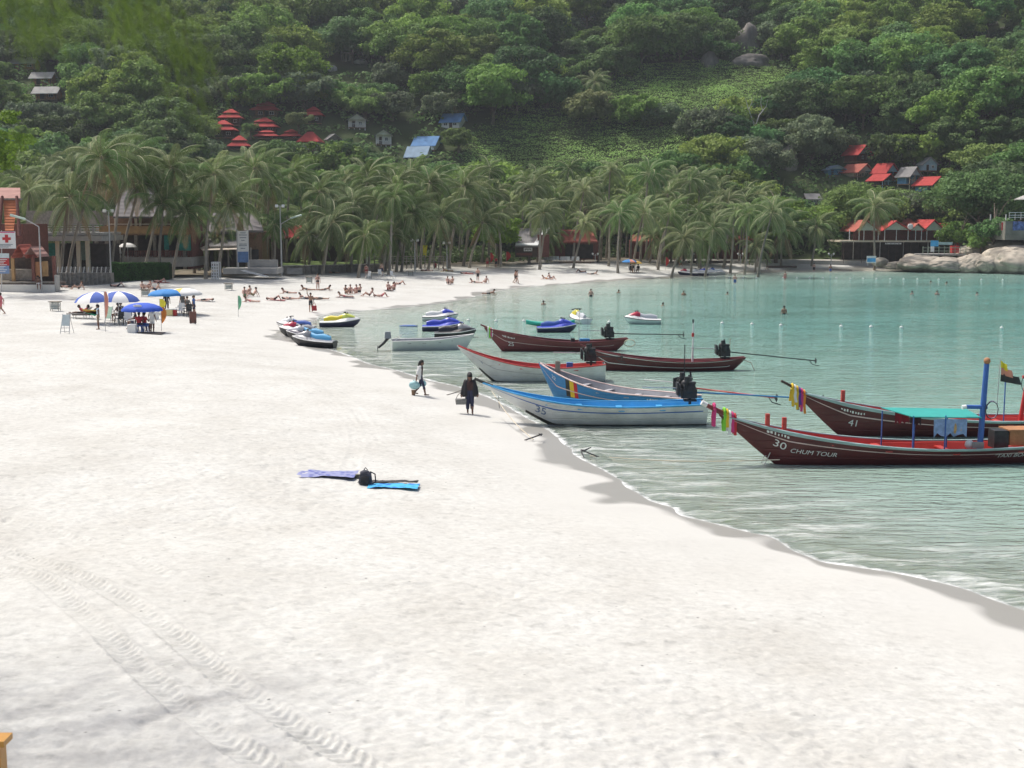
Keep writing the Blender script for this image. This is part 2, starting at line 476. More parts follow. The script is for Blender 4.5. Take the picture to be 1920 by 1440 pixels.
    ro = nnode(N, "ShaderNodeMapRange"); ro.inputs["To Min"].default_value = .95; ro.inputs["To Max"].default_value = .32; L.new(wet.outputs[0], ro.inputs["Value"])
    L.new(ro.outputs[0], b.inputs["Roughness"])
    b.inputs["Specular IOR Level"].default_value = .3
    bp = nnode(N, "ShaderNodeBump", Strength=.5, Distance=.03); L.new(n2.outputs["Fac"], bp.inputs["Height"])
    dr = nnode(N, "ShaderNodeMath", operation='MULTIPLY_ADD'); L.new(damp.outputs[0], dr.inputs[0]); dr.inputs[1].default_value = -.5; dr.inputs[2].default_value = .55
    L.new(dr.outputs[0], bp.inputs["Strength"]); L.new(bp.outputs[0], b.inputs["Normal"])
    return m
beach = bpy.data.objects.new("beach", sand_mesh()); beach.data.materials.append(sand_material())
link(beach); setp(beach, kind="structure")

def sea_object():
    ang = np.concatenate([np.linspace(32, 2.0, 300), np.array([1.8, 1.5, 1.2, .9, .6, .4, .25, .15])])
    yy = 8.2 / np.tan(np.radians(ang)); k = np.concatenate([np.linspace(-.35, .55, 300), [.7, .9, 1.2, 1.6, 2.2, 3]])
    Y, K = np.meshgrid(yy, k, indexing='ij'); X = K * Y; x, y = X.ravel(), Y.ravel()
    s = sdist(x, y); z = 0.015 * fbm(x * .5, y * .9, 2, 71)
    # small breaking swell along the shore
    z = z + 0.05 * np.exp(-((s + 1.1 + .8 * fbm(x * .2, y * .2, 2, 77)) / .35) ** 2)
    me = mesh_np("sea", np.stack([x, y, z], 1), grid_faces(*X.shape), True)
    a = me.attributes.new("shore", 'FLOAT', 'POINT'); a.data.foreach_set("value", s.astype(np.float32))
    dp = np.maximum(-beach_z(x, y, s), 0)
    a = me.attributes.new("depth", 'FLOAT', 'POINT'); a.data.foreach_set("value", dp.astype(np.float32))
    m = bpy.data.materials.new("sea_water"); m.use_nodes = True
    N, L = m.node_tree.nodes, m.node_tree.links; N.remove(N["Principled BSDF"]); out = N["Material Output"]
    tc = N.new("ShaderNodeTexCoord")
    mp = N.new("ShaderNodeMapping"); mp.inputs["Scale"].default_value = (.75, 2.4, 1); mp.inputs["Rotation"].default_value = (0, 0, math.radians(-8)); L.new(tc.outputs["Object"], mp.inputs["Vector"])
    w1 = nnode(N, "ShaderNodeTexNoise", Scale=1.25, Detail=3.0, Roughness=.55, Distortion=.4); L.new(mp.outputs[0], w1.inputs["Vector"])
    w2 = nnode(N, "ShaderNodeTexNoise", Scale=.22, Detail=2.0); L.new(mp.outputs[0], w2.inputs["Vector"])
    ad = nnode(N, "ShaderNodeMath", operation='MULTIPLY_ADD'); L.new(w2.outputs["Fac"], ad.inputs[0]); ad.inputs[1].default_value = .9; L.new(w1.outputs["Fac"], ad.inputs[2])
    gust = nnode(N, "ShaderNodeTexNoise", Scale=.05, Detail=3.0); L.new(mp.outputs[0], gust.inputs["Vector"])
    gs = nnode(N, "ShaderNodeMapRange"); gs.inputs["From Min"].default_value = .35; gs.inputs["From Max"].default_value = .65; gs.inputs["To Min"].default_value = .55; gs.inputs["To Max"].default_value = 1.0
    L.new(gust.outputs["Fac"], gs.inputs["Value"])
    bp = nnode(N, "ShaderNodeBump", Distance=.135); L.new(gs.outputs[0], bp.inputs["Strength"]); L.new(ad.outputs[0], bp.inputs["Height"])
    de = nnode(N, "ShaderNodeAttribute", attribute_name="depth"); sh = nnode(N, "ShaderNodeAttribute", attribute_name="shore")
    # water body: clear over the sand, turquoise where deep
    k1 = nnode(N, "ShaderNodeMath", operation='MULTIPLY'); L.new(de.outputs["Fac"], k1.inputs[0]); k1.inputs[1].default_value = -3.2
    k2 = nnode(N, "ShaderNodeMath", operation='EXPONENT'); L.new(k1.outputs[0], k2.inputs[0])
    k3 = nnode(N, "ShaderNodeMath", operation='SUBTRACT'); k3.inputs[0].default_value = 1.0; L.new(k2.outputs[0], k3.inputs[1])
    col = N.new("ShaderNodeValToRGB"); E = col.color_ramp.elements
    E[0].position = 0; E[0].color = (.47, .54, .47, 1); E[1].position = 1; E[1].color = (.105, .285, .25, 1)
    e = E.new(.45); e.color = (.265, .415, .355, 1)
    dd = nnode(N, "ShaderNodeMath", operation='MULTIPLY'); L.new(de.outputs["Fac"], dd.inputs[0]); dd.inputs[1].default_value = .5; L.new(dd.outputs[0], col.inputs[0])
    df = N.new("ShaderNodeBsdfDiffuse"); L.new(col.outputs[0], df.inputs["Color"])
    tr = N.new("ShaderNodeBsdfTransparent"); tr.inputs["Color"].default_value = (.86, .95, .92, 1)
    body = N.new("ShaderNodeMixShader"); L.new(k3.outputs[0], body.inputs[0]); L.new(tr.outputs[0], body.inputs[1]); L.new(df.outputs[0], body.inputs[2])
    gl = nnode(N, "ShaderNodeBsdfGlossy", Roughness=.06); gl.inputs["Color"].default_value = (1, 1, 1, 1); L.new(bp.outputs[0], gl.inputs["Normal"])
    fr = nnode(N, "ShaderNodeFresnel", IOR=1.33); L.new(bp.outputs[0], fr.inputs["Normal"])
    mx = N.new("ShaderNodeMixShader"); L.new(fr.outputs[0], mx.inputs[0]); L.new(body.outputs[0], mx.inputs[1]); L.new(gl.outputs[0], mx.inputs[2])
    # foam: lace at the swash edge and thin patches behind it
    fn = nnode(N, "ShaderNodeTexNoise", Scale=2.2, Detail=6.0, Roughness=.7); L.new(tc.outputs["Object"], fn.inputs["Vector"])
    fs = nnode(N, "ShaderNodeMath", operation='MULTIPLY_ADD'); L.new(fn.outputs["Fac"], fs.inputs[0]); fs.inputs[1].default_value = .9; L.new(sh.outputs["Fac"], fs.inputs[2])
    f1 = nnode(N, "ShaderNodeMapRange"); f1.inputs["From Min"].default_value = .24; f1.inputs["From Max"].default_value = .55; L.new(fs.outputs[0], f1.inputs["Value"])
    f3 = nnode(N, "ShaderNodeTexNoise", Scale=.5, Detail=7.0, Roughness=.75); L.new(mp.outputs[0], f3.inputs["Vector"])
    f4 = nnode(N, "ShaderNodeMapRange"); f4.inputs["From Min"].default_value = .50; f4.inputs["From Max"].default_value = .70; f4.inputs["To Max"].default_value = .75; L.new(f3.outputs["Fac"], f4.inputs["Value"])
    f5 = nnode(N, "ShaderNodeMapRange"); f5.inputs["From Min"].default_value = -7.0; f5.inputs["From Max"].default_value = -1.0; L.new(sh.outputs["Fac"], f5.inputs["Value"])
    f6 = nnode(N, "ShaderNodeMath", operation='MULTIPLY'); L.new(f4.outputs[0], f6.inputs[0]); L.new(f5.outputs[0], f6.inputs[1])
    fm = nnode(N, "ShaderNodeMath", operation='MAXIMUM'); L.new(f1.outputs[0], fm.inputs[0]); L.new(f6.outputs[0], fm.inputs[1])
    fd = N.new("ShaderNodeBsdfDiffuse"); fd.inputs["Color"].default_value = (.8, .82, .8, 1)
    fx = N.new("ShaderNodeMixShader"); L.new(fm.outputs[0], fx.inputs[0]); L.new(mx.outputs[0], fx.inputs[1]); L.new(fd.outputs[0], fx.inputs[2])
    L.new(fx.outputs[0], out.inputs["Surface"])
    me.materials.append(m)
    o = bpy.data.objects.new("sea", me); link(o); setp(o, kind="structure")
sea_object()

def hillside_object():
    xs = np.concatenate([np.linspace(-420, -160, 40), np.linspace(-158, 170, 190), np.linspace(174, 520, 50)])
    ys = np.concatenate([np.linspace(196, 460, 190), np.linspace(464, 900, 60)])
    Y, X = np.meshgrid(ys, xs, indexing='ij'); x, y = X.ravel(), Y.ravel()
    z = hill_z(x, y)
    me = mesh_np("hillside", np.stack([x, y, z], 1), grid_faces(*X.shape), True)
    me.materials.append(mat("hill_ground", (.055, .075, .03), rough=.95, var=.5, scale=.08, bump=.6, bscale=1.2, spec=.1))
    o = bpy.data.objects.new("hillside", me); link(o); setp(o, kind="structure")
hillside_object()
# ------------------------------------------------------------------ vegetation kits
def unit(v): return v / (np.linalg.norm(v, axis=-1, keepdims=True) + 1e-9)
def leaf_quads(P, Nn, size, rng, aspect=.75, up=0.0):
    """one quad per point, facing Nn with some scatter"""
    n = len(P)
    Nn = unit(Nn + rng.normal(0, .55, (n, 3)))
    r = unit(np.cross(Nn, rng.normal(0, 1, (n, 3)))); u = np.cross(Nn, r)
    s = size * rng.uniform(.6, 1.35, (n, 1))
    a, b = r * s * .5, u * s * .5 * aspect
    # slightly folded kite: four corners
    V = np.stack([P - a, P - b + Nn * s * .08, P + a, P + b + Nn * s * .08], 1).reshape(-1, 3)
    Fc = np.arange(4 * n).reshape(n, 4)
    return V, Fc
def crown_mesh(name, rad, height, nclump, per, leaf, seed, flat=1.0, hollow=.72, top_bias=.25):
    """uneven crown: clumps spread over and inside a lobed dome, leaves on every clump"""
    rng = np.random.default_rng(seed)
    cs, rs = [], []
    for i in range(nclump):
        z = rng.uniform(-.55, 1); t = rng.uniform(0, 2 * math.pi)
        lob = 1 + .22 * math.sin(3 * t + seed) + .15 * math.sin(5 * t + 2 * seed)
        q = math.sqrt(max(0, 1 - z * z * .9)); k = rng.uniform(hollow, 1.05) * lob
        cs.append((q * math.cos(t) * rad * k, q * math.sin(t) * rad * k, height * (.5 + .5 * z * (1 + .12 * math.sin(4 * t + seed)))))
        rs.append(rng.uniform(.16, .30) * rad)
    cs, rs = np.array(cs), np.array(rs)
    V, Fc = [], []; b = 0
    for c, r in zip(cs, rs):
        d = unit(rng.normal(0, 1, (per, 3))); d[:, 2] = d[:, 2] * .85 + top_bias; d = unit(d)
        P = c + d * (r * rng.uniform(.55, 1.1, (per, 1))) * np.array([1.15, 1.15, .75 * flat])
        v, f = leaf_quads(P, d + np.array([0, 0, .35]), leaf, rng)
        V.append(v); Fc.append(f + b); b += len(v)
    # a loose inner filling so the crown is not see-through everywhere
    m = per * nclump // 5
    d = unit(rng.normal(0, 1, (m, 3))); P = d * rng.uniform(.2, .8, (m, 1)) * np.array([rad * .8, rad * .8, height * .42]) + np.array([0, 0, height * .45])
    v, f = leaf_quads(P, d, leaf * 1.7, rng); V.append(v); Fc.append(f + b)
    return mesh_np(name, np.vstack(V), np.vstack(Fc))
def trunk_mesh(name, h, r, seed, limbs=4, spread=.5, lean=0.0, up=.55):
    rng = random.Random(seed); mb = MB()
    pts = [Vector((lean * (t ** 1.5) * h + rng.uniform(-.04, .04) * h * t, rng.uniform(-.04, .04) * h * t, h * t)) for t in (0, .25, .5, .75, 1)]
    mb.tube(pts, [r * 1.35, r, r * .85, r * .65, r * .35], 7)
    for i in range(limbs):
        a = 2 * math.pi * (i + rng.random() * .6) / limbs; b = pts[2 + (i % 2)]
        e = b + Vector((math.cos(a) * spread * h, math.sin(a) * spread * h, up * h * rng.uniform(.6, 1)))
        mid = (b + e) / 2 + Vector((0, 0, .06 * h))
        mb.tube([b, mid, e], [r * .5, r * .33, r * .12], 5)
    return mb
BARK = mat("bark", (.16, .125, .09), rough=.9, var=.35, scale=2.0, bump=.5)
PALE_BARK = mat("pale_bark", (.46, .43, .38), rough=.9, var=.25, scale=2.0, bump=.4)
LEAF_DARK = leafmat("leaf_dark", (.115, .205, .068), hue=.03, obj_var=.35)
LEAF_MID = leafmat("leaf_mid", (.17, .28, .075), hue=.03, obj_var=.35)
LEAF_LIGHT = leafmat("leaf_light", (.21, .32, .065), hue=.02, obj_var=.25)
LEAF_OLIVE = leafmat("leaf_olive", (.185, .205, .085), hue=.02, obj_var=.3)
LEAF_GREY = leafmat("leaf_grey", (.165, .22, .12), hue=.02, obj_var=.3)
LEAF_BRIGHT = leafmat("leaf_bright", (.17, .28, .03), hue=.01, obj_var=.1)
PALM_A = leafmat("palm_frond_green", (.135, .215, .065), hue=.02, obj_var=.3, var=.25, scale=.6, trans=.3)
PALM_B = leafmat("palm_frond_dull", (.20, .255, .105), hue=.015, obj_var=.25, var=.25, scale=.6, trans=.25)
PALM_DRY = leafmat("palm_frond_dry", (.26, .19, .10), hue=.01, obj_var=.2, var=.3, scale=.6, trans=.15)
PALM_BARK = mat("palm_bark", (.30, .265, .215), rough=.95, var=.3, scale=1.2, bump=.6, bscale=5, obj_var=.25)
COCONUT = mat("coconut", (.20, .19, .05), rough=.5, var=.3)

# the tree kinds of the hill: (crown radius, crown height, clumps, leaves per clump, leaf size)
crowns = {}
def get_crown(kind):
    if kind not in crowns:
        rad, h, nc, per, lf, sd, fl, ho = {
            'round1': (6.2, 7.5, 62, 105, .62, 1, 1, .7), 'round2': (5.6, 8.2, 56, 105, .60, 2, 1, .7), 'round3': (6.8, 6.6, 66, 100, .64, 3, 1, .7),
            'tall1': (4.6, 9.5, 54, 105, .58, 4, 1, .65), 'loose1': (5.8, 7.0, 40, 110, .60, 5, .8, .8), 'loose2': (6.4, 8.0, 46, 105, .62, 6, .8, .8),
            'flat1': (7.0, 5.0, 52, 110, .60, 7, .55, .7), 'shrub1': (3.4, 3.6, 38, 100, .40, 8, 1, .75), 'shrub2': (3.0, 3.0, 34, 100, .36, 9, 1, .75),
            'big1': (7.6, 8.6, 95, 120, .55, 10, 1, .8)}[kind]
        crowns[kind] = crown_mesh("crown_" + kind, rad, h, nc, per, lf, sd, fl, ho)
    return crowns[kind]
_trunks = {}
_crown_proto = {}
def tree(name, label, cat, loc, kind, lm, sc=1.0, group=None, rz=None, trunk_h=4.0, bark=None, szz=1.0):
    t = thing(name, label, cat, loc, random.uniform(0, 6.28) if rz is None else rz, group)
    t.scale = (sc, sc, sc * szz)
    kt = (round(trunk_h, 1), random.randrange(3))
    if kt not in _trunks: _trunks[kt] = trunk_mesh("trunk", trunk_h, .28, kt[1] * 7 + int(trunk_h * 10), 4, .45).mesh("trunk", BARK)
    link(bpy.data.objects.new("trunk", _trunks[kt]), t)
    me = get_crown(kind)
    if not len(me.materials): me.materials.append(None)
    c = link(bpy.data.objects.new("crown", me), t); c.material_slots[0].link = 'OBJECT'; c.material_slots[0].material = lm; c.location = (0, 0, trunk_h * .55)
    return t

# ------------------------------------------------------------------ coconut palms
def frond_arrays(L, pitch, droop, seed, wind=0.0, nl=30, ll=1.35):
    """one frond growing along +X from the origin; returns leaflet strips"""
    rng = np.random.default_rng(seed)
    n = 14; t = np.linspace(0, 1, n); a = pitch - droop * t ** 1.15
    seg = L / (n - 1); R = np.zeros((n, 3))
    for i in range(1, n): R[i] = R[i - 1] + seg * np.array([math.cos(a[i]), wind * t[i] * .5, math.sin(a[i])])
    V, Fc = [], []; b = 0
    # midrib as a thin three-sided blade
    for i in range(n):
        w = .065 * (1 - t[i] * .85)
        V += [R[i] + (0, -w, 0), R[i] + (0, w, 0), R[i] + (0, 0, w * 1.2)]
    for i in range(n - 1):
        for k in range(3): Fc.append((i * 3 + k, i * 3 + (k + 1) % 3, (i + 1) * 3 + (k + 1) % 3, (i + 1) * 3 + k))
    b = len(V)
    for j in range(nl):
        u = .1 + .88 * j / (nl - 1); x = u * (n - 1); i = min(int(x), n - 2); p = R[i] + (R[i + 1] - R[i]) * (x - i)
        tan = unit(R[i + 1] - R[i]); ln = ll * (math.sin(math.pi * min(1, u * .93 + .1)) ** .6) * rng.uniform(.85, 1.1)
        for s in (-1, 1):
            out = unit(np.array([0, s, 0.0]) * .9 + tan * .55 + np.array([0, wind * .6, -.12]))
            d2 = unit(out * .32 + np.array([0, wind * .5, -1.0]) * (.6 + .5 * rng.random()) + tan * .2)
            w = tan * (.045 + .025 * rng.random())
            q0, q1 = p, p + out * ln * .42; q2 = q1 + d2 * ln * .58
            V += [q0 - w * .6, q0 + w * .6, q1 + w, q1 - w, q2 + w * .15, q2 - w * .15]
            Fc += [(b, b + 1, b + 2, b + 3), (b + 3, b + 2, b + 4, b + 5)]; b += 6
    return np.array(V), np.array(Fc)
_fr = []
for i in range(7):
    V, Fc = frond_arrays(6.0 - .15 * i, [1.38, 1.1, .85, .6, .25, -.25, -.85][i], [1.55, 1.9, 2.05, 2.0, 1.75, 1.2, .5][i], 100 + i, wind=(.0, .25, -.25, .2, -.2, .3, 0)[i])
    _fr.append((V, Fc))
RIB = mat("frond_rib", (.42, .40, .22), rough=.6, var=.15)
frond_mesh = {}
for nm, mt in (("a", PALM_A), ("b", PALM_B), ("d", PALM_DRY)):
    frond_mesh[nm] = []
    for V, Fc in _fr:
        me = mesh_np("frond", V, Fc); me.materials.append(mt); me.materials.append(RIB); me.polygons.foreach_set("material_index", (np.arange(len(Fc)) < 39).astype(np.int32)); frond_mesh[nm].append(me)
def frond_set(rng, n=24):
    """(index of frond mesh, bearing, roll) of each frond of a crown, streaming downwind (+X)"""
    S = []
    for i in range(n):
        k = min(6, int(7 * (i + .3) / n)); a = i * 2.399 + rng.uniform(-.3, .3)
        if k < 6: a = math.atan2(math.sin(a), math.cos(a) + .45)      # wind pushes the fronds over
        S.append((k, a, rng.uniform(-.35, .35), rng.uniform(.85, 1.1)))
    return S
def join_crown(name, seed, mt):
    rng = random.Random(seed); V, Fc = [], []; b = 0
    for k, a, roll, sc in frond_set(rng):
        v, f = _fr[k]; M = np.array((Matrix.Rotation(a, 3, 'Z') @ Matrix.Rotation(roll, 3, 'X')).to_4x4())[:3, :3]
        V.append((v * sc) @ M.T); Fc.append(f + b); b += len(v)
    me = mesh_np(name, np.vstack(V), np.vstack(Fc)); me.materials.append(mt); me.materials.append(RIB); me.polygons.foreach_set("material_index", np.concatenate([(np.arange(len(f)) < 39) for f in Fc]).astype(np.int32)); return me
_pc = [join_crown("crown", 200 + i, (PALM_A, PALM_B, PALM_A, PALM_B)[i % 4]) for i in range(6)]
_nuts = MB()
for i in range(7):
    a = i * .9; _nuts.ball((.28 * math.cos(a), .28 * math.sin(a), -.25 - .12 * (i % 3)), (.13, .13, .16), 7, 5)
_nuts = _nuts.mesh("coconuts", COCONUT)
def palm(base, top, label, group, detailed=False, r=.17, sc=1.0, seed=0, mt=None, name="coconut_palm"):
    base, top = Vector(base), Vector(top); rng = random.Random(seed)
    t = thing(name, label, "palm tree", base, 0, group)
    d = top - base; pts = []
    for k in range(8):
        u = k / 7.0; bend = math.sin(u * math.pi * .5)
        pts.append(Vector((d.x * (u * .55 + .45 * u * u), d.y * u, d.z * u)) + Vector((.25 * math.sin(u * 4 + seed), 0, 0)) * u * (1 - u) * 2)
    mb = MB(); mb.tube(pts, [r * 1.5, r * 1.08, r, r * .95, r * .9, r * .86, r * .8, r * .75], 7); mb.build("trunk", PALM_BARK, t)
    if detailed:
        cr = MB(); cr.ball((0, 0, 0), (.22, .22, .5), 7, 5)
        hub = cr.build("crown", PALM_BARK, t); hub.location = d
        for k, a, roll, s in frond_set(rng, 26):
            nm = mt or ("a" if rng.random() < .5 else "b")
            if k == 6 and rng.random() < .5: nm = "d"
            f = link(bpy.data.objects.new("frond", frond_mesh[nm][k]), hub)
            f.rotation_euler = (Matrix.Rotation(a, 3, 'Z') @ Matrix.Rotation(roll, 3, 'X')).to_euler(); f.scale = (s * sc,) * 3
        n = link(bpy.data.objects.new("coconut_cluster", _nuts), hub)
    else:
        c = link(bpy.data.objects.new("crown", _pc[seed % 6]), t); c.location = d; c.scale = (sc * rng.uniform(.85, 1.08),) * 3; c.rotation_euler = (rng.uniform(-.15, .15), rng.uniform(-.1, .25), rng.uniform(-.5, .5))
    return t
# front palms of the beach: crown pixel, foot pixel, depth
front_palms = [((132, 372), (112, 520), 137.6), ((190, 300), (126, 522), 138.4), ((238, 310), (206, 508), 146), ((262, 345), (226, 502), 148), ((322, 318), (268, 500), 148.6), ((305, 385), (300, 512), 147), ((348, 400), (322, 505), 149),
    ((402, 330), (385, 505), 148), ((428, 385), (408, 500), 152), ((478, 318), (462, 495), 160), ((505, 350), (498, 490), 165), ((600, 362), (578, 502), 168), ((576, 440), (572, 497), 167), ((632, 418), (602, 497), 170), ((655, 440), (622, 498), 168),
    ((712, 378), (690, 500), 170), ((690, 330), (676, 490), 180), ((735, 440), (716, 500), 172), ((742, 352), (722, 492), 176), ((770, 400), (752, 498), 174), ((806, 345), (788, 492), 182), ((828, 410), (802, 494), 180), ((868, 352), (842, 490), 184), ((905, 420), (880, 490), 186), ((890, 372), (868, 488), 190),
    ((985, 345), (975, 470), 206), ((1040, 378), (1032, 480), 204), ((1100, 395), (1094, 480), 206), ((1190, 385), (1182, 485), 206), ((1228, 445), (1218, 491), 200), ((1252, 368), (1240, 480), 212), ((1290, 410), (1282, 486), 206), ((1342, 412), (1332, 490), 204), ((1392, 392), (1386, 488), 208), ((1468, 432), (1464, 494), 204), ((1530, 428), (1522, 490), 206), ((1640, 390), (1640, 486), 203), ((1262, 458), (1258, 490), 203), ((1305, 440), (1300, 490), 206)]
ORD = "first second third fourth fifth sixth seventh eighth ninth tenth eleventh twelfth thirteenth fourteenth fifteenth sixteenth seventeenth eighteenth nineteenth twentieth twenty-first twenty-second twenty-third twenty-fourth twenty-fifth twenty-sixth twenty-seventh twenty-eighth twenty-ninth thirtieth thirty-first thirty-second thirty-third thirty-fourth thirty-fifth thirty-sixth thirty-seventh thirty-eighth thirty-ninth fortieth".split()
front_palms.sort(key=lambda q: q[1][0])
def palm_place(x): return "before the terrace building" if x < 200 else "before the restaurant" if x < 340 else "by the tiled house" if x < 500 else "around the lawn" if x < 700 else "by the rail fence" if x < 900 else "by the beach bar" if x < 1150 else "along the sea wall" if x < 1560 else "before the resort"
for i, (c, f, D) in enumerate(front_palms):
    if D >= 198: D = D + 5
    b = atd(f[0], f[1], D); b.z = gz(b.x, b.y) - .1
    tp = atd(c[0], c[1], D - random.uniform(0, 2))
    palm(b, tp, "coconut palm %s, foot %s from the left in the front row" % (palm_place(f[0]), ORD[i]), "coconut palms along the back of the beach", True, seed=i * 3 + 1, sc=random.uniform(.78, .98) * (1.2 if i < 3 else 1))
rng_p = random.Random(5)
pl = []
def palm_ok(x, y, dmin): return all((x - a) ** 2 + (y - b) ** 2 > dmin * dmin for a, b in pl)
def grove(n, pxr, Dr, tops, dmin, label, group):
    k = tries = 0
    while k < n and tries < n * 60:
        tries += 1
        px, D = rng_p.uniform(*pxr), rng_p.uniform(*Dr)
        x = (px - 960) / F * D
        if not palm_ok(x, D, dmin): continue
        z = gz(x, D); lo, hi = tops(px, D)
        h = rng_p.uniform(4.0, 15.0); top = proj((x, D, z + h))[1]
        if top < lo: h -= (lo - top) * pxm(D)
        if h < 2.5: continue
        pl.append((x, D)); k += 1
        where = palm_place(px).split(' ', 1)[1]; palm((x, D, z - .1), (x + rng_p.uniform(-.3, 1.8), D - rng_p.uniform(0, 1), z + h), label + ', beyond ' + where, group + ' beyond ' + where, False, seed=rng_p.randrange(1000), sc=rng_p.uniform(.68, .95))
grove(112, (-60, 760), (158, 236), lambda p, D: (268 + max(0, (p - 300)) * .09, 420), 4.6, "coconut palm inside the dense grove", "palms inside the grove")
grove(62, (700, 1420), (200, 244), lambda p, D: (312 + max(0, (p - 1150)) * .22, 430), 4.2, "coconut palm at the foot of the green slope", "palms at the foot of the slope")
grove(34, (380, 1420), (182, 214), lambda p, D: (400, 470), 4.0, "short young coconut palm in the shade of taller palms", "young palms under the grove")
for (c, f, D, lab) in (((850, 190), (848, 225), 268, "lone coconut palm above the blue-roofed house on the hill"), ((1115, 155), (1112, 205), 318, "lone coconut palm rising from bushes on the green clearing")):
    b = hit(*f); tp = atd(c[0], c[1], b.y); tp.z = max(tp.z, b.z + 4); palm(b, tp, lab, None, True, seed=int(D), sc=.95)

# ------------------------------------------------------------------ forest on the hill
HOUSES_PX = []          # (x0, y0, x1, y1, depth): keep trees from standing in front of these
clearing = np.array([(862, 345), (880, 262), (930, 215), (1010, 175), (1110, 150), (1190, 118), (1330, 108), (1500, 130), (1510, 170), (1400, 215), (1320, 260), (1300, 345), (1100, 345), (960, 335)], float)
lawn_px = np.array([(1660, 352), (1730, 345), (1745, 400), (1680, 410)], float)
def in_clearing(px, py):
    a = np.array([px], float); b = np.array([py], float)
    return bool(inside(clearing, a, b)[0]) or bool(inside(lawn_px, a, b)[0])
# ------------------------------------------------------------------ buildings
def corrugated(name, col, rough=.55, pitch=.25, axis='X', var=.2, bump=.8):
    """sheet or tile roof: ribs as relief, stains as colour"""
    if name in _mats: return _mats[name]
    m = mat(name, col, rough=.85, var=var, scale=.8, spec=.12)
    N, L = m.node_tree.nodes, m.node_tree.links
    w = nnode(N, "ShaderNodeTexWave", Scale=1.0 / pitch / 3.14); w.bands_direction = axis
    tc = [n for n in N if n.type == 'TEX_COORD'][0]; L.new(tc.outputs["Object"], w.inputs["Vector"])
    bp = nnode(N, "ShaderNodeBump", Strength=bump, Distance=.06); L.new(w.outputs["Fac"], bp.inputs["Height"])
    L.new(bp.outputs[0], N["Principled BSDF"].inputs["Normal"]); return m
RED_ROOF = corrugated("red_roof", (.42, .065, .06)); BRICK_ROOF = corrugated("brick_roof", (.38, .12, .09)); GREY_ROOF = corrugated("grey_roof", (.26, .25, .245)); PALE_ROOF = corrugated("pale_roof", (.40, .39, .37))
BLUE_ROOF = corrugated("blue_roof", (.14, .27, .48)); PALEBLUE_ROOF = corrugated("pale_blue_roof", (.30, .40, .50)); DARK_TILE = corrugated("dark_tile", (.15, .14, .14), pitch=.45, axis='Z'); ORANGE_ROOF = corrugated("orange_tile", (.55, .20, .10), pitch=.5, axis='Z')
PINK_ROOF = corrugated("faded_tile", (.36, .21, .18), pitch=.4, axis='Z'); BROWN_TILE = corrugated("brown_tile", (.20, .13, .11), pitch=.4, axis='Z')
WOOD_DARK = mat("dark_wood", (.075, .05, .038), rough=.75, var=.35, scale=4, bump=.3); WOOD_RED = mat("red_wood", (.17, .055, .04), rough=.65, var=.3, scale=4, bump=.3)
WOOD_BROWN = mat("brown_wood", (.25, .15, .085), rough=.7, var=.3, scale=4, bump=.3); WOOD_ORANGE = mat("orange_wood", (.42, .19, .08), rough=.6, var=.25, scale=4, bump=.3)
WOOD_GREY = mat("weathered_wood", (.28, .25, .21), rough=.9, var=.3, scale=4, bump=.4); OCHRE = mat("ochre_board", (.40, .24, .10), rough=.7, var=.25, scale=2, bump=.2)
WHITE_WALL = mat("white_wall", (.70, .68, .63), rough=.8, var=.12, scale=1.2); CREAM = mat("cream_paint", (.62, .55, .42), rough=.7, var=.12); WHITE_PAINT = mat("white_paint", (.78, .78, .76), rough=.55, var=.08)
BLUE_WALL = mat("blue_wall", (.10, .27, .45), rough=.7, var=.18); PALEBLUE = mat("pale_blue_wall", (.42, .58, .66), rough=.7, var=.12); TEAL_CLOTH = mat("teal_cloth", (.01, .20, .17), rough=.85, var=.25, scale=3)
MINT_WALL = mat("mint_gable", (.50, .56, .47), rough=.75, var=.12); CONCRETE = mat("concrete", (.38, .365, .34), rough=.9, var=.22, scale=1.4, bump=.4)
GLASS = mat("dark_glass", (.03, .04, .045), rough=.12, var=.1, spec=.6); INNER = mat("dim_interior", (.06, .05, .045), rough=.9, var=.4, scale=1.5); STEEL = mat("steel", (.5, .5, .5), rough=.4, var=.1, metal=.6)  # dim_interior has room shade put into its colour; also used on dark furniture
RED_PAINT = mat("red_paint", (.50, .03, .03), rough=.5, var=.1); BLUE_PAINT = mat("blue_paint", (.04, .13, .42), rough=.5, var=.1); LAMP_GLASS = mat("lamp_glass", (.85, .85, .82), rough=.3, var=.03)
def stone_material():
    m = mat("rubble_stone", (.30, .28, .245), rough=.95, var=.3, scale=2.5)
    N, L = m.node_tree.nodes, m.node_tree.links; v = nnode(N, "ShaderNodeTexVoronoi", Scale=3.2); v.feature = 'DISTANCE_TO_EDGE'
    tc = [n for n in N if n.type == 'TEX_COORD'][0]; L.new(tc.outputs["Object"], v.inputs["Vector"])
    mr = nnode(N, "ShaderNodeMapRange"); mr.inputs["From Max"].default_value = .12; L.new(v.outputs["Distance"], mr.inputs["Value"])
    bp = nnode(N, "ShaderNodeBump", Strength=.9, Distance=.08); L.new(mr.outputs[0], bp.inputs["Height"]); L.new(bp.outputs[0], N["Principled BSDF"].inputs["Normal"]); return m
RUBBLE = stone_material()

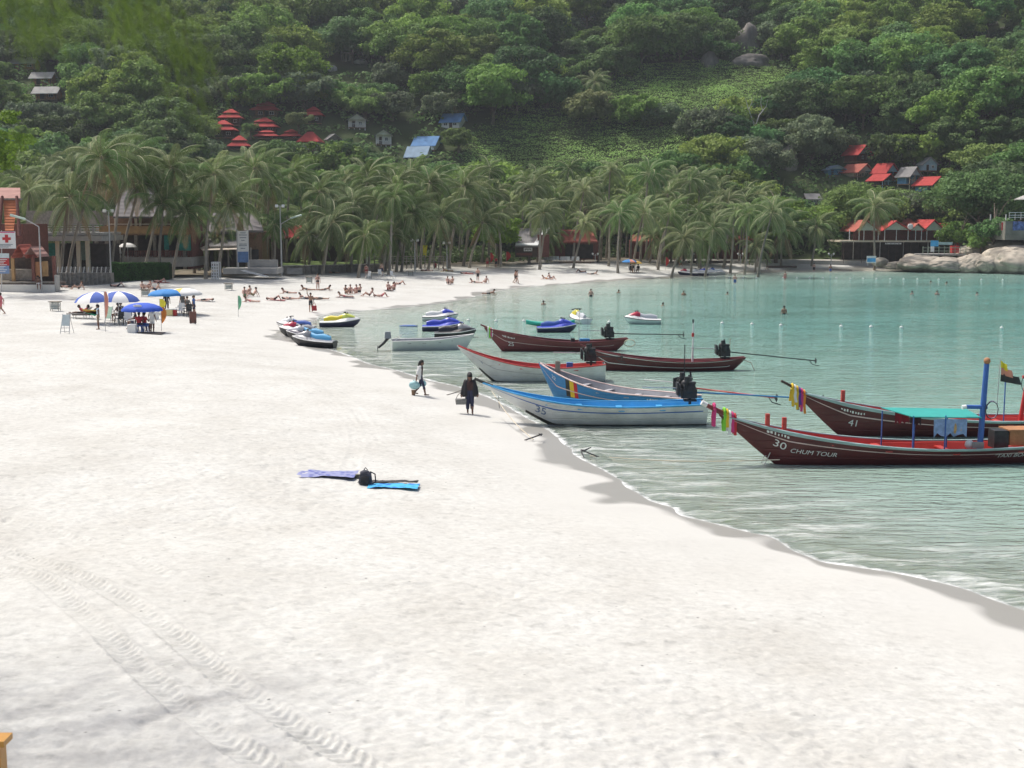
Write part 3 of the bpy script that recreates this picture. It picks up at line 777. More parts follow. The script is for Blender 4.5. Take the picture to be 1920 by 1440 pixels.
def window(parent, x, z, w, h, y, frame=WHITE_PAINT, pane=GLASS):
    """a window on a front wall whose face is at y (front is -y)"""
    f = MB(); t = .07
    for (a, b) in (((x - w / 2, z), (x - w / 2 + t, z + h)), ((x + w / 2 - t, z), (x + w / 2, z + h)), ((x - w / 2, z), (x + w / 2, z + t)), ((x - w / 2, z + h - t), (x + w / 2, z + h)), ((x - t / 2, z), (x + t / 2, z + h))):
        f.b2((a[0], y - .06, a[1]), (b[0], y + .02, b[1]))
    o = f.build("window", frame, parent)
    MB().b2((x - w / 2 + .02, y - .02, z + .02), (x + w / 2 - .02, y + .01, z + h - .02)).build("pane", pane, o)
    return o
def roof_gable(parent, w, d, z, h, m, over=.5, axis='y', th=.12, name="roof"):
    """ridge along y (gable to the front) or along x"""
    mb = MB(); W, D = w / 2 + over, d / 2 + over
    for s in (-1, 1):
        if axis == 'y': q = [(0, -D, z + h), (0, D, z + h), (s * W, D, z - h * over / (w / 2)), (s * W, -D, z - h * over / (w / 2))]
        else: q = [(-W, 0, z + h), (W, 0, z + h), (W, s * D, z - h * over / (d / 2)), (-W, s * D, z - h * over / (d / 2))]
        if (s > 0) == (axis == 'y'): q = q[::-1]
        q = [Vector(v) for v in q]; mb.add(q + [v - Vector((0, 0, th)) for v in q], [(0, 1, 2, 3), (7, 6, 5, 4), (0, 4, 5, 1), (1, 5, 6, 2), (2, 6, 7, 3), (3, 7, 4, 0)])
    return mb.build(name, m, parent)
def roof_hip(parent, w, d, z, h, m, over=.5, ridge=.25, name="roof", top=0.0):
    mb = MB(); W, D = w / 2 + over, d / 2 + over; r = w * ridge / 2 if not top else w * top / 2; rd = 0.02 if not top else d * top / 2
    lo = [(-W, -D, z), (W, -D, z), (W, D, z), (-W, D, z)]; hi = [(-r, -rd, z + h), (r, -rd, z + h), (r, rd, z + h), (-r, rd, z + h)]
    un = [(a, b, c - .1) for a, b, c in lo]
    mb.add(lo + hi + un, [(0, 1, 5, 4), (1, 2, 6, 5), (2, 3, 7, 6), (3, 0, 4, 7), (4, 5, 6, 7), (11, 10, 9, 8), (0, 8, 9, 1), (1, 9, 10, 2), (2, 10, 11, 3), (3, 11, 8, 0)])
    return mb.build(name, m, parent)
def cottage(label, px, base_py, w_px, wall_px, roof_px, stilt_px, roof, rm, wm, gm=None, rz=0.0, dmul=.9, group=None, name="cottage", posts=WOOD_DARK, win=1, porch=True, back=0.0):
    b = hit(px, base_py); D = b.y + back; b = atd(px, base_py, D); s = pxm(D)
    w, wall, rf, st = w_px * s * .86, wall_px * s, roof_px * s, stilt_px * s; d = w * dmul
    t = thing(name, label, "house", (b.x, D + d / 2, b.z), rz, group)
    HOUSES_PX.append((px - w_px / 2, base_py - stilt_px - wall_px - roof_px, px + w_px / 2, base_py, D))
    # stilts reach down into the slope
    for sx in (-.45, -.15, .15, .45):
        for sy in (-.45, .45): MB().cyl((sx * w, sy * d, -2.5), (sx * w, sy * d, st + .05), .09, n=6).build("post", posts, t)
    MB().b2((-w * .5, -d * .5, st - .05), (w * .5, d * .5, st + .12)).build("deck", WOOD_BROWN, t)
    y0 = -d * .5 + (d * .28 if porch else 0.02)
    MB().b2((-w * .47, y0, st + .12), (w * .47, d * .47, st + wall)).build("wall", wm, t)
    if porch:
        for sx in (-.47, 0, .47): MB().b2((sx * w - .06, -d * .48, st + .12), (sx * w + .06, -d * .48 + .12, st + wall)).build("porch_post", posts, t)
        r = MB(); r.b2((-w * .47, -d * .48, st + .85), (w * .47, -d * .48 + .07, st + .95))
        for k in range(9): r.b2((-w * .45 + k * w * .9 / 8, -d * .47, st + .14), (-w * .45 + k * w * .9 / 8 + .05, -d * .47 + .05, st + .85))
        r.build("railing", posts, t)
    for k in range(win): window(t, (-.24 if win > 1 else .18) * w + k * .48 * w, st + wall * .38, w * .2, wall * .38, y0)
    do = MB().b2((-w * (.06 if win > 1 else .28), y0 - .04, st + .13), (-w * (.06 if win > 1 else .28) + w * .17, y0 + .01, st + wall * .82)).build("door", WOOD_DARK, t)
    z = st + wall
    if roof == 'gable':
        roof_gable(t, w, d, z, rf, rm, over=w * .1)
        MB().prism([(-w * .47, -d * .47, z), (w * .47, -d * .47, z), (0, -d * .47, z + rf * .94)], (0, d * .94, 0)).build("gable", gm or wm, t)
    elif roof == 'side':
        roof_gable(t, w, d, z, rf, rm, over=w * .08, axis='x')
        MB().prism([(-w * .46, -d * .47, z), (-w * .46, d * .47, z), (-w * .46, 0, z + rf * .94)], (w * .92, 0, 0)).build("gable", gm or wm, t)
    elif roof == 'pagoda':
        roof_hip(t, w, d, z - .1, rf * .48, rm, over=w * .13, top=.62); MB().b2((-w * .3, -d * .3, z + rf * .3), (w * .3, d * .3, z + rf * .58)).build("clerestory", wm, t)
        roof_hip(t, w * .62, d * .62, z + rf * .52, rf * .48, rm, over=w * .09, ridge=.2, name="upper_roof")
    else: roof_hip(t, w, d, z, rf, rm, over=w * .1, ridge=.3)
    return t
G1 = "red-roofed bungalows above the grove"
cottage("highest of the red pagoda-roofed bungalows, with a brown timber wall", 497, 223, 50, 15, 16, 3, 'pagoda', RED_ROOF, WOOD_BROWN, group=G1, win=2)
cottage("red pagoda-roofed bungalow left of and below the highest one", 431, 238, 40, 15, 16, 3, 'pagoda', RED_ROOF, WOOD_DARK, group=G1, win=2)
cottage("leftmost red pagoda-roofed bungalow with a dark veranda", 416, 262, 48, 16, 18, 3, 'pagoda', RED_ROOF, WOOD_DARK, group=G1, win=2)
cottage("red pagoda-roofed bungalow directly below the highest one", 494, 250, 52, 10, 17, 3, 'pagoda', RED_ROOF, WOOD_BROWN, group=G1, win=2)
cottage("red pagoda-roofed bungalow half hidden behind a brownish tree", 587, 234, 36, 17, 15, 2, 'pagoda', RED_ROOF, WOOD_DARK, group=G1)
cottage("small red two-tier roof low among the bushes", 499, 262, 44, 6, 12, 2, 'pagoda', RED_ROOF, WOOD_DARK, group=G1)
cottage("small red two-tier roof left of the white house with the red hip roof", 545, 262, 38, 6, 12, 2, 'pagoda', RED_ROOF, WOOD_DARK, group=G1)
cottage("red two-tier roof lowest of the bungalows, its walls hidden by palms", 447, 282, 38, 7, 19, 2, 'pagoda', RED_ROOF, WOOD_DARK, group=G1)
cottage("white house with a bright red hipped roof and a balcony", 580, 284, 42, 16, 19, 2, 'hip', RED_ROOF, WHITE_WALL, rz=-.15, posts=WHITE_PAINT)
cottage("white hut with a grey hip roof and a white balcony band, the upper one", 668, 243, 38, 16, 10, 3, 'gable', GREY_ROOF, WHITE_WALL, posts=WHITE_PAINT, rz=.1)
cottage("white hut with a grey hip roof, lower right of its twin", 718, 275, 34, 19, 10, 3, 'gable', GREY_ROOF, WHITE_WALL, posts=WHITE_PAINT, rz=.1)
cottage("low grey gable roof half hidden in green bushes", 622, 268, 30, 6, 9, 2, 'gable', GREY_ROOF, WOOD_GREY, rz=.5, posts=WOOD_GREY)
cottage("small grey hut almost hidden by trees above the huts", 785, 216, 22, 8, 7, 2, 'gable', GREY_ROOF, WOOD_GREY, posts=WOOD_GREY)
cottage("house with a dark blue sheet roof at the edge of the green clearing", 850, 243, 44, 14, 15, 2, 'side', BLUE_ROOF, WHITE_WALL, rz=-.35, porch=False, win=2)
cottage("house with a blue sheet roof above the pale blue one", 800, 284, 50, 11, 16, 2, 'side', BLUE_ROOF, WHITE_WALL, rz=-.3, porch=False, win=2)
cottage("lower house with a pale blue sheet roof beside the palms", 784, 302, 46, 8, 18, 2, 'side', PALEBLUE_ROOF, WHITE_WALL, rz=-.3, porch=False)
G2 = "wooden huts high on the hill"
cottage("uppermost of three orange wooden huts with grey roofs on the hill", 46, 134, 50, 13, 10, 4, 'side', PALE_ROOF, WOOD_ORANGE, rz=-.12, group=G2, dmul=.6)
cottage("middle one of three orange wooden huts with grey roofs on the hill", 78, 162, 46, 14, 10, 3, 'side', PALE_ROOF, WOOD_ORANGE, rz=-.12, group=G2, dmul=.6)
cottage("lowest of three orange wooden huts with grey roofs on the hill", 86, 191, 52, 14, 11, 4, 'side', PALE_ROOF, WOOD_ORANGE, rz=-.12, group=G2, dmul=.6)
G3 = "cottages on the slope above the resort"
RZ = .62
cottage("tall cottage with a red roof, dark red wall and posts, highest of the slope cottages", 1612, 312, 44, 16, 16, 8, 'gable', RED_ROOF, WOOD_RED, PALEBLUE, RZ, group=G3)
cottage("small blue cottage with a pale gable at the end of the cottage row", 1567, 331, 36, 13, 7, 1, 'gable', PALEBLUE_ROOF, BLUE_WALL, PALEBLUE, .2, group=G3, posts=BLUE_WALL)
cottage("cottage with a faded red-brown roof and cream posts", 1612, 333, 50, 11, 14, 1, 'gable', BRICK_ROOF, CREAM, MINT_WALL, RZ, group=G3, posts=CREAM)
cottage("cottage with a long red roof and a pale blue gable", 1664, 338, 42, 14, 16, 2, 'gable', RED_ROOF, BLUE_WALL, PALEBLUE, RZ, group=G3)
cottage("open shed with a red roof just below the cottage with the pale blue gable", 1658, 352, 44, 11, 11, 4, 'gable', RED_ROOF, WOOD_DARK, WOOD_DARK, RZ, group=G3, posts=PALEBLUE, win=0)
cottage("bright blue cottage with a weathered grey roof", 1708, 353, 38, 17, 16, 7, 'gable', GREY_ROOF, BLUE_WALL, PALEBLUE, RZ, group=G3, posts=CREAM)
cottage("tall narrow pale blue cottage with a grey-white roof", 1742, 331, 32, 14, 12, 10, 'gable', PALE_ROOF, PALEBLUE, PALEBLUE, .15, group=G3, porch=False)
cottage("blue cottage with a red roof, lowest of the slope cottages", 1750, 362, 50, 15, 14, 2, 'gable', RED_ROOF, BLUE_WALL, WOOD_DARK, RZ, group=G3)
cottage("small pavilion with white posts and a grey roof in the shade of the trees", 1524, 386, 30, 12, 9, 2, 'side', GREY_ROOF, WOOD_DARK, rz=.1, posts=WHITE_PAINT)
b = hit(652, 114); t = thing("concrete_frame", "bare white concrete columns of an unfinished house high on the hill", "building", b); s = pxm(b.y); HOUSES_PX.append((640, 98, 666, 114, b.y))
for k in range(4): MB().b2((-10 * s + k * 6 * s, -.2, -1), (-10 * s + k * 6 * s + .35, .2, 14 * s)).build("column", CONCRETE, t)
MB().b2((-11 * s, -.25, 13.6 * s), (11 * s, .25, 14.6 * s)).build("beam", CONCRETE, t)

# ---- rocks on the hill
def rock_mesh(r, seed, sub=3, amp=.35):
    import bmesh
    bm = bmesh.new(); bmesh.ops.create_icosphere(bm, subdivisions=sub, radius=1.0)
    P = np.array([v.co for v in bm.verts]); rg = np.random.default_rng(seed); k = rg.normal(0, 1, (9, 3)); ph = rg.uniform(0, 6, 9)
    n = sum(np.sin(P @ k[i] * (1.2 + i * .55) + ph[i]) / (1.5 + i * .9) for i in range(7))
    if sub >= 4:                                     # weathered joints: narrow grooves along warped planes, and a rough skin
        for i, w in ((0, 1.0), (1, .8), (2, .6)):
            q = P @ unit(k[i]) * (2.2 + i) + .35 * np.sin(P @ k[i + 3] * 2 + ph[i]); c = np.abs(q - np.round(q)); n = n - w * .42 * np.clip(.09 - c, 0, 1) / .09
        n = n + .16 * fbm(P[:, 0] * 5 + P[:, 2] * 3 + seed, P[:, 1] * 5 - P[:, 2] * 4, 3, seed)
        n = n - .5 * np.clip(P @ unit(k[5]) - .55, 0, 1) - .5 * np.clip(P @ unit(k[6]) - .6, 0, 1)
    P = P * np.array(r) * (1 + amp * n * .5)[:, None]
    for v, p in zip(bm.verts, P): v.co = p
    me = bpy.data.meshes.new("boulder"); bm.to_mesh(me); bm.free(); me.polygons.foreach_set("use_smooth", np.full(len(me.polygons), True)); return me
def rock_material(name, c0, c1):
    m = mat(name, c0, rough=.92, var=.3, scale=.5, bump=.8, bscale=1.3, spec=.2)
    N, L = m.node_tree.nodes, m.node_tree.links; b_ = N["Principled BSDF"]; src = b_.inputs["Base Color"].links[0].from_socket
    w = nnode(N, "ShaderNodeTexNoise", Scale=.55, Detail=5.0); tc = [n for n in N if n.type == 'TEX_COORD'][0]
    mp = N.new("ShaderNodeMapping"); mp.inputs["Scale"].default_value = (1, 1, .25); L.new(tc.outputs["Object"], mp.inputs[0]); L.new(mp.outputs[0], w.inputs["Vector"])
    mr = nnode(N, "ShaderNodeMapRange"); mr.inputs["From Min"].default_value = .42; mr.inputs["From Max"].default_value = .62; L.new(w.outputs["Fac"], mr.inputs["Value"])
    mx = nnode(N, "ShaderNodeMix", data_type='RGBA'); L.new(mr.outputs[0], mx.inputs[0]); L.new(src, mx.inputs[6]); mx.inputs[7].default_value = (*c1, 1); L.new(mx.outputs[2], b_.inputs["Base Color"]); return m
GRANITE = rock_material("granite", (.46, .41, .335), (.24, .215, .18)); CLIFF = rock_material("dark_granite", (.23, .21, .19), (.13, .12, .11)); PALE_ROCK = rock_material("pale_rock", (.55, .53, .49), (.35, .33, .30))
def boulder(label, px, py, rx, rz, m, seed, ry=None, D=None, dz=0.0, rot=0.0, ground_it=True, amp=.35, name="boulder"):
    b = hit(px, py) if D is None else atd(px, py, D); s = pxm(b.y)
    me = rock_mesh((rx * s, (ry or rx) * s, rz * s), seed, 5 if D else 4, amp); me.materials.append(m)
    o = bpy.data.objects.new(name, me); o.location = b + Vector((0, 0, dz)); o.rotation_euler = (0, 0, rot); link(o); setp(o, label, "rock"); return o
boulder("tall dark rock face among the trees on the upper slope", 1398, 92, 27, 46, CLIFF, 3, 16)
boulder("smaller dark rock face below the tall one", 1412, 122, 36, 18, CLIFF, 4, 18)
boulder("grey rock slab half hidden in trees near the top of the picture", 1565, 25, 44, 46, CLIFF, 5, 20)
boulder("dark rock outcrop left of the tall rock face", 1330, 120, 18, 22, CLIFF, 14, 18)
boulder("pale rounded boulder near the top of the hill", 1100, 37, 12, 8, PALE_ROCK, 6)
boulder("white boulder high on the slope above the cottages", 1860, 46, 11, 6, PALE_ROCK, 7)
boulder("flat white rock beside the white boulder high on the slope", 1886, 54, 10, 4, PALE_ROCK, 8)
boulder("grey boulder near the concrete columns", 622, 132, 9, 9, PALE_ROCK, 9); boulder("pale boulder right of the concrete columns", 676, 118, 12, 7, PALE_ROCK, 10)
boulder("tall beige boulder between the grey trees behind the far palms", 1478, 312, 20, 38, GRANITE, 11, 20); boulder("flat pale rock slab above the grey leaved tree", 1388, 270, 16, 8, PALE_ROCK, 12)
boulder("dark brown rock stump at the bottom of the clearing", 1270, 316, 11, 11, CLIFF, 13)
for (x0, y0, x1, y1, px, py) in ((1382, 30, 1420, 90, 1398, 95), (1090, 28, 1112, 44, 1100, 37), (1848, 38, 1896, 58, 1860, 46), (612, 115, 690, 140, 640, 130), (1460, 275, 1500, 345, 1478, 312)): HOUSES_PX.append((x0, y0, x1, y1, hit(px, py).y + 3))

# ---- the stilted resort on the right
def PB(mb, px0, py0, px1, py1, D, depth):
    a, b = atd(px0, py1, D), atd(px1, py0, D); mb.b2((a.x, D, a.z), (b.x, D + depth, b.z)); return mb
def rebase(t):
    """builders below work in world coordinates; keep the part's geometry and shift it into the thing's frame"""
    loc = t.location.copy()
    for ch in t.children: ch.location = -loc
    return t
D = 213.0
t = thing("beach_resort", "stilted beach resort with red gables, white posts and a long open veranda", "building", (atd(1690, 487, D).x, D, 1.5))
HOUSES_PX.append((1590, 408, 1800, 470, D + 10))
PB(MB(), 1576, 451, 1770, 454, D - .2, 9).build("deck", CREAM, t)
for k, px in enumerate((1582, 1600, 1616, 1632, 1650, 1666, 1680, 1694, 1708, 1722, 1740, 1760)):
    PB(MB(), px - .9, 454, px + .9, 494 - (10 if px > 1690 else 0), D + .3 + (k % 2) * 3, .2).build("stilt", WHITE_PAINT if k % 3 == 1 else WOOD_DARK, t)
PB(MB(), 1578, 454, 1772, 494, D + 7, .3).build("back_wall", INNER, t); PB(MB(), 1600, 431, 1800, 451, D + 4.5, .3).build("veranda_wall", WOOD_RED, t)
r = MB(); PB(r, 1592, 440, 1798, 441.5, D, .1)
for k in range(52): PB(r, 1592 + k * 4, 441, 1593 + k * 4, 451, D + .02, .06)
r.build("railing", WOOD_RED, t)
for px in (1593, 1611, 1620, 1640, 1647, 1659, 1681, 1703, 1717, 1728, 1738, 1760, 1766, 1773, 1792): PB(MB(), px - .9, 430, px + .9, 451, D - .05, .16).build("post", WHITE_PAINT, t)
PB(MB(), 1660, 455.5, 1690, 458, D - .35, .1).build("sign_board", WHITE_PAINT, t)
for (c, w, ey, ty, rm) in ((1626, 42, 432, 414, BRICK_ROOF), (1681, 46, 431, 415, RED_ROOF), (1721, 28, 432, 420, BRICK_ROOF), (1752, 38, 432, 413, RED_ROOF), (1783, 30, 432, 420, RED_ROOF)):
    a, b, q = atd(c - w / 2, ey, D - .4), atd(c + w / 2, ey, D - .4), atd(c, ty, D - .4); mb = MB(); ov = .35
    MB().prism([(a.x, D - .2, a.z), (b.x, D - .2, b.z), (q.x, D - .2, q.z - .15)], (0, 9, 0)).build("gable", MINT_WALL, t)
    for e in (a, b):
        dx = (e.x - q.x); x1, z1 = q.x + dx * 1.15, q.z + (e.z - q.z) * 1.15
        v = [Vector(p) for p in ((q.x, D - .7, q.z), (x1, D - .7, z1), (x1, D + 9.5, z1), (q.x, D + 9.5, q.z))]; u = [p + Vector((0, 0, .14)) for p in v]
        mb.add(v + u, [(0, 1, 2, 3), (7, 6, 5, 4), (0, 4, 5, 1), (1, 5, 6, 2), (2, 6, 7, 3), (3, 7, 4, 0)])
    mb.build("roof", rm, t)
a, b = atd(1622, 413, D + 9), atd(1720, 424, D + 5); mb = MB(); mb.add([(a.x, D + 5, b.z), (b.x, D + 5, b.z), (b.x, D + 9.5, a.z + .3), (a.x, D + 9.5, a.z + .3), (a.x, D + 5, b.z + .15), (b.x, D + 5, b.z + .15), (b.x, D + 9.5, a.z + .45), (a.x, D + 9.5, a.z + .45)], [(3, 2, 1, 0), (4, 5, 6, 7), (0, 1, 5, 4), (1, 2, 6, 5), (2, 3, 7, 6), (3, 0, 4, 7)]); mb.build("rear_roof", BRICK_ROOF, t)
MB().ball(atd(1707, 425, D - 1), (.5, .15, .5), 10, 6).build("dish", WHITE_PAINT, t)
rebase(t)
TXT = {}
def text_mesh(body, size, shear=0.0, extrude=0.0):
    c = bpy.data.curves.new("lettering", 'FONT'); c.body = body; c.size = size; c.shear = shear; c.extrude = extrude; c.align_x = 'CENTER'; c.align_y = 'CENTER'
    o = bpy.data.objects.new("lettering", c); COL.objects.link(o); dg = bpy.context.evaluated_depsgraph_get()
    me = bpy.data.meshes.new_from_object(o.evaluated_get(dg)); bpy.data.objects.remove(o); bpy.data.curves.remove(c); return me
def text_on(parent, body, loc, size, m, rot=(math.pi / 2, 0, 0), shear=0.0, extrude=.004, sx=1.0):
    me = text_mesh(body, size, shear, extrude); me.materials.append(m); o = bpy.data.objects.new("lettering", me); o.location = loc; o.rotation_euler = rot; o.scale = (sx, 1, 1); return link(o, parent)
for k in range(11):
    o = PB(MB(), 1661.5 + k * 2.5, 456.2, 1663.0 + k * 2.5 - (k % 3) * .3, 457.6, D - .37, .02).build("letter", WOOD_DARK, t); o.location = -t.location
# ---- the building on the rocks at the right edge
D = 198.0
t = thing("cliff_bar", "bar terrace on the rocks at the right edge, with a railing and a blue mural", "building", (atd(1900, 440, D).x, D, atd(1900, 440, D).z)); HOUSES_PX.append((1860, 365, 1925, 445, D + 2))
PB(MB(), 1884, 415, 2040, 450, D, 8).build("retaining_wall", mat('mossy_concrete', (.20, .195, .165), rough=.9, var=.45, scale=.7, bump=.5), t); PB(MB(), 1899, 415, 1990, 432, D - .12, .1).build("mural", mat("mural_paint", (.08, .13, .34), rough=.6, var=.9, scale=2.2), t)
for k, y in enumerate((398, 403, 407)): PB(MB(), 1892, y, 1990, y + .9, D + .2, .07).build("rail", WHITE_PAINT, t)
for k in range(9): PB(MB(), 1892 + k * 11, 398, 1893 + k * 11, 412, D + .3, .07).build("rail_post", WHITE_PAINT, t)
PB(MB(), 1950, 372, 2020, 412, D + 1.5, 5).build("wall", WHITE_WALL, t)
a = atd(1934, 372, D); mb = MB(); mb.prism([(a.x, D + .8, a.z), (a.x + 4, D + .8, a.z + 1.6), (a.x + 8, D + .8, a.z), (a.x + 8, D + .8, a.z - .15), (a.x + 4, D + .8, a.z + 1.4), (a.x, D + .8, a.z - .15)], (0, 6, 0)); mb.build("roof", PALE_ROOF, t)
for px in (1857, 1886): PB(MB(), px, 402, px + 2, 413, D, .3).build("gate_post", CONCRETE, t)
PB(MB(), 1878, 417, 1881, 432, D - .3, .1).build("red_banner", RED_PAINT, t); rebase(t)
# ---- boulders by the water
RK = [("long smooth granite boulder left of the red booth", 1730, 496, 52, 14, 21, 204, .25), ("low flat granite slab at the left end of the rocks", 1688, 499, 34, 7, 22, 206, 0), ("sloping granite boulder below the resort", 1712, 488, 30, 12, 23, 209, .4), ("rounded granite boulder at the waterline", 1772, 500, 46, 15, 24, 202, .1),
      ("ribbed granite boulder right of the rounded one", 1818, 497, 44, 21, 25, 201, -.1), ("great pale granite dome at the right edge", 1918, 494, 72, 36, 26, 198, 0), ("rock shelf above the ribbed boulder", 1826, 473, 34, 14, 27, 206, .3), ("cracked granite block beside the great dome", 1858, 498, 30, 16, 28, 198, .5),
      ("upper granite slab behind the great dome", 1880, 462, 46, 12, 29, 205, 0), ("granite boulder off the edge beside the great dome", 1975, 492, 50, 30, 30, 196, .2), ("small grey boulder in front of the resort stilts", 1650, 492, 14, 9, 31, 207, 0)]
for (lab, px, py, rx, rz, sd, D, rot) in RK: boulder(lab, px, py, rx, rz, GRANITE, sd, rx * .8, D, rot=rot, amp=.34)
# ------------------------------------------------------------------ buildings and walls along the back of the beach
def slab(mb, pts, th):
    """four corner points (any plane) with a thickness downwards"""
    v = [Vector(p) for p in pts]; u = [p - Vector((0, 0, th)) for p in v]
    return mb.add(v + u, [(0, 1, 2, 3), (7, 6, 5, 4), (0, 4, 5, 1), (1, 5, 6, 2), (2, 6, 7, 3), (3, 7, 4, 0)])
def gnd(px, D): return gz((px - 960) / F * D, D)
def newthing(name, label, cat, px, D, group=None):
    x = (px - 960) / F * D
    return thing(name, label, cat, (x, D, gz(x, D)), 0, group)
def box_px(t, name, m, px0, py0, px1, py1, D, depth): return PB(MB(), px0, py0, px1, py1, D, depth).build(name, m, t)
# orange gable house at the left edge
D = 128.0
t = newthing("gabled_house", "house with a steep orange tiled gable at the left edge, behind the first aid sign", "house", 10, D)
box_px(t, "wall", WOOD_RED, -60, 420, 42, 500, D + 1.5, 7)
a, b, c, d = atd(6, 374, D), atd(33, 374, D), atd(26, 432, D - 2), atd(10, 432, D - 2)
n_rows = 11
for k in range(n_rows):          # each course of tiles laps over the one below
    u0, u1 = k / n_rows, (k + 1.15) / n_rows
    q = [a.lerp(d, u0), b.lerp(c, u0), b.lerp(c, u1), a.lerp(d, u1)]
    q = [Vector((p.x, p.y - (.05 if i > 1 else 0), p.z + (.06 if i > 1 else 0))) for i, p in enumerate(q)]
    slab(MB(), q, .05).build("tile_course", ORANGE_ROOF, t)
for s, (p, q) in enumerate(((a, d), (b, c))):
    MB().tube([p + Vector((0, -.2, .3)), q + Vector((.5 * (1 if s else -1) * 1.2, -.2, -.6))], [.16, .2], 6).build("barge_board", WOOD_RED, t)
slab(MB(), [atd(-60, 352, D + 6), atd(38, 352, D + 6), atd(38, 374, D), atd(-60, 374, D)], .2).build("roof", PINK_ROOF, t)
MB().b2((a.x - .3, D - .2, a.z - .05), (b.x + .4, D + .2, a.z + .12)).build("gutter", WOOD_GREY, t); rebase(t)
# hut with small roofs, shelves and wooden boxes in front of it
D = 123.0
t = newthing("beach_hut", "open wooden hut with small faded red roofs beside the first aid sign", "hut", 50, D)
for (x0, x1, ty, ey, m) in ((28, 56, 458, 482, BRICK_ROOF), (50, 78, 462, 480, PINK_ROOF)):
    p, q, r = atd((x0 + x1) / 2, ty, D), atd(x0, ey, D), atd(x1, ey, D)
    for e, s in ((q, 1), (r, -1)):
        slab(MB(), [Vector((p.x, D - 1, p.z)), Vector((p.x, D + 2, p.z)), Vector((e.x, D + 2, e.z)), Vector((e.x, D - 1, e.z))], .1).build("roof", m, t)
box_px(t, "back_wall", WOOD_DARK, 18, 480, 104, 530, D + 2.2, .2); box_px(t, "counter", WOOD_GREY, 4, 505, 64, 526, D + .6, 1); box_px(t, "bench_plank", WOOD_GREY, 2, 528, 104, 531, D - .2, .8)
for px, m in ((24, OCHRE), (62, WOOD_RED), (101, WOOD_RED)): box_px(t, "post", m, px - 1.5, 480, px + 1.5, 534, D + .1, .25)
box_px(t, "plank_screen", WOOD_ORANGE, 65, 491, 78, 519, D + .3, .3); box_px(t, "plank_screen", OCHRE, 80, 490, 88, 518, D + .25, .3); box_px(t, "floor", WOOD_DARK, 0, 531, 104, 534, D - .2, 3); rebase(t)
t = newthing("white_wall", "low white concrete wall under the wooden hut", "wall", 50, D - .6); box_px(t, "wall_block", WHITE_WALL, -40, 534, 103, 548, D - .6, .4); box_px(t, "pier", CONCRETE, 103, 516, 107, 546, D - .7, .7); rebase(t)
# concrete terrace building
D = 141.0
t = newthing("terrace_building", "grey concrete building with a pierced balustrade and green curtains, behind the two leaning palms", "building", 110, D)
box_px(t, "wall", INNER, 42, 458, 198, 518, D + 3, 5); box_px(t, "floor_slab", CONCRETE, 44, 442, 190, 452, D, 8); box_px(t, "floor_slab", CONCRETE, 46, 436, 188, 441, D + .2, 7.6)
for k in range(11):
    x0 = 47 + k * 12.6; box_px(t, "baluster", CONCRETE, x0, 422, x0 + 2.2, 436, D + .25, .3)
    for j in range(3): box_px(t, "baluster_block", WHITE_WALL, x0 + 3, 423.5 + j * 4.5, x0 + 11.5, 426 + j * 4.5, D + .3, .22)
box_px(t, "handrail", CONCRETE, 44, 420, 190, 422, D + .15, .4); box_px(t, "upper_wall", WOOD_GREY, 50, 395, 180, 422, D + 4, 4)
for px in (82, 108, 147, 164): box_px(t, "column", CREAM, px - 2, 452, px + 2, 518, D + .5, .4)
box_px(t, "curtain", TEAL_CLOTH, 85, 456, 105, 490, D + 2.6, .12); box_px(t, "curtain", mat("grey_green_cloth", (.16, .24, .2), rough=.9, var=.25), 149, 454, 160, 488, D + 2.6, .12); box_px(t, "doorway", GLASS, 128, 456, 142, 515, D + 2.8, .1); rebase(t)
# stone retaining wall with a white post fence
t = newthing("stone_wall", "rubble stone retaining wall topped with white posts and wire panels", "wall", 155, 127)
for k in range(12):
    a, b = atd(105 + k * 8.5, 534 - k * .35, 131.5 + k * .5), atd(105 + (k + 1) * 8.5, 512, 131.5 + k * .5); MB().b2((a.x, a.y, a.z - .6), (b.x, a.y + 1.2, b.z)).build("masonry", RUBBLE, t)
for k in range(13):
    p = atd(107 + k * 8.2, 513, 132 + k * .5); MB().tube([p, p + Vector((.14, 0, .72))], .05, 5).build("fence_post", WHITE_PAINT, t)
    if k < 12:
        q = atd(107 + (k + 1) * 8.2, 513, 132 + (k + 1) * .5); f = MB()
        for j in range(4): f.tube([p + Vector((.03 + j * .03, 0, .12 + j * .18)), q + Vector((.03 + j * .03, 0, .12 + j * .18))], .008, 3)
        for j in range(1, 5): u = p.lerp(q, j / 5); f.tube([u + Vector((0, 0, .08)), u + Vector((.13, 0, .68))], .008, 3)
        f.build("wire_panel", STEEL, t)
rebase(t)
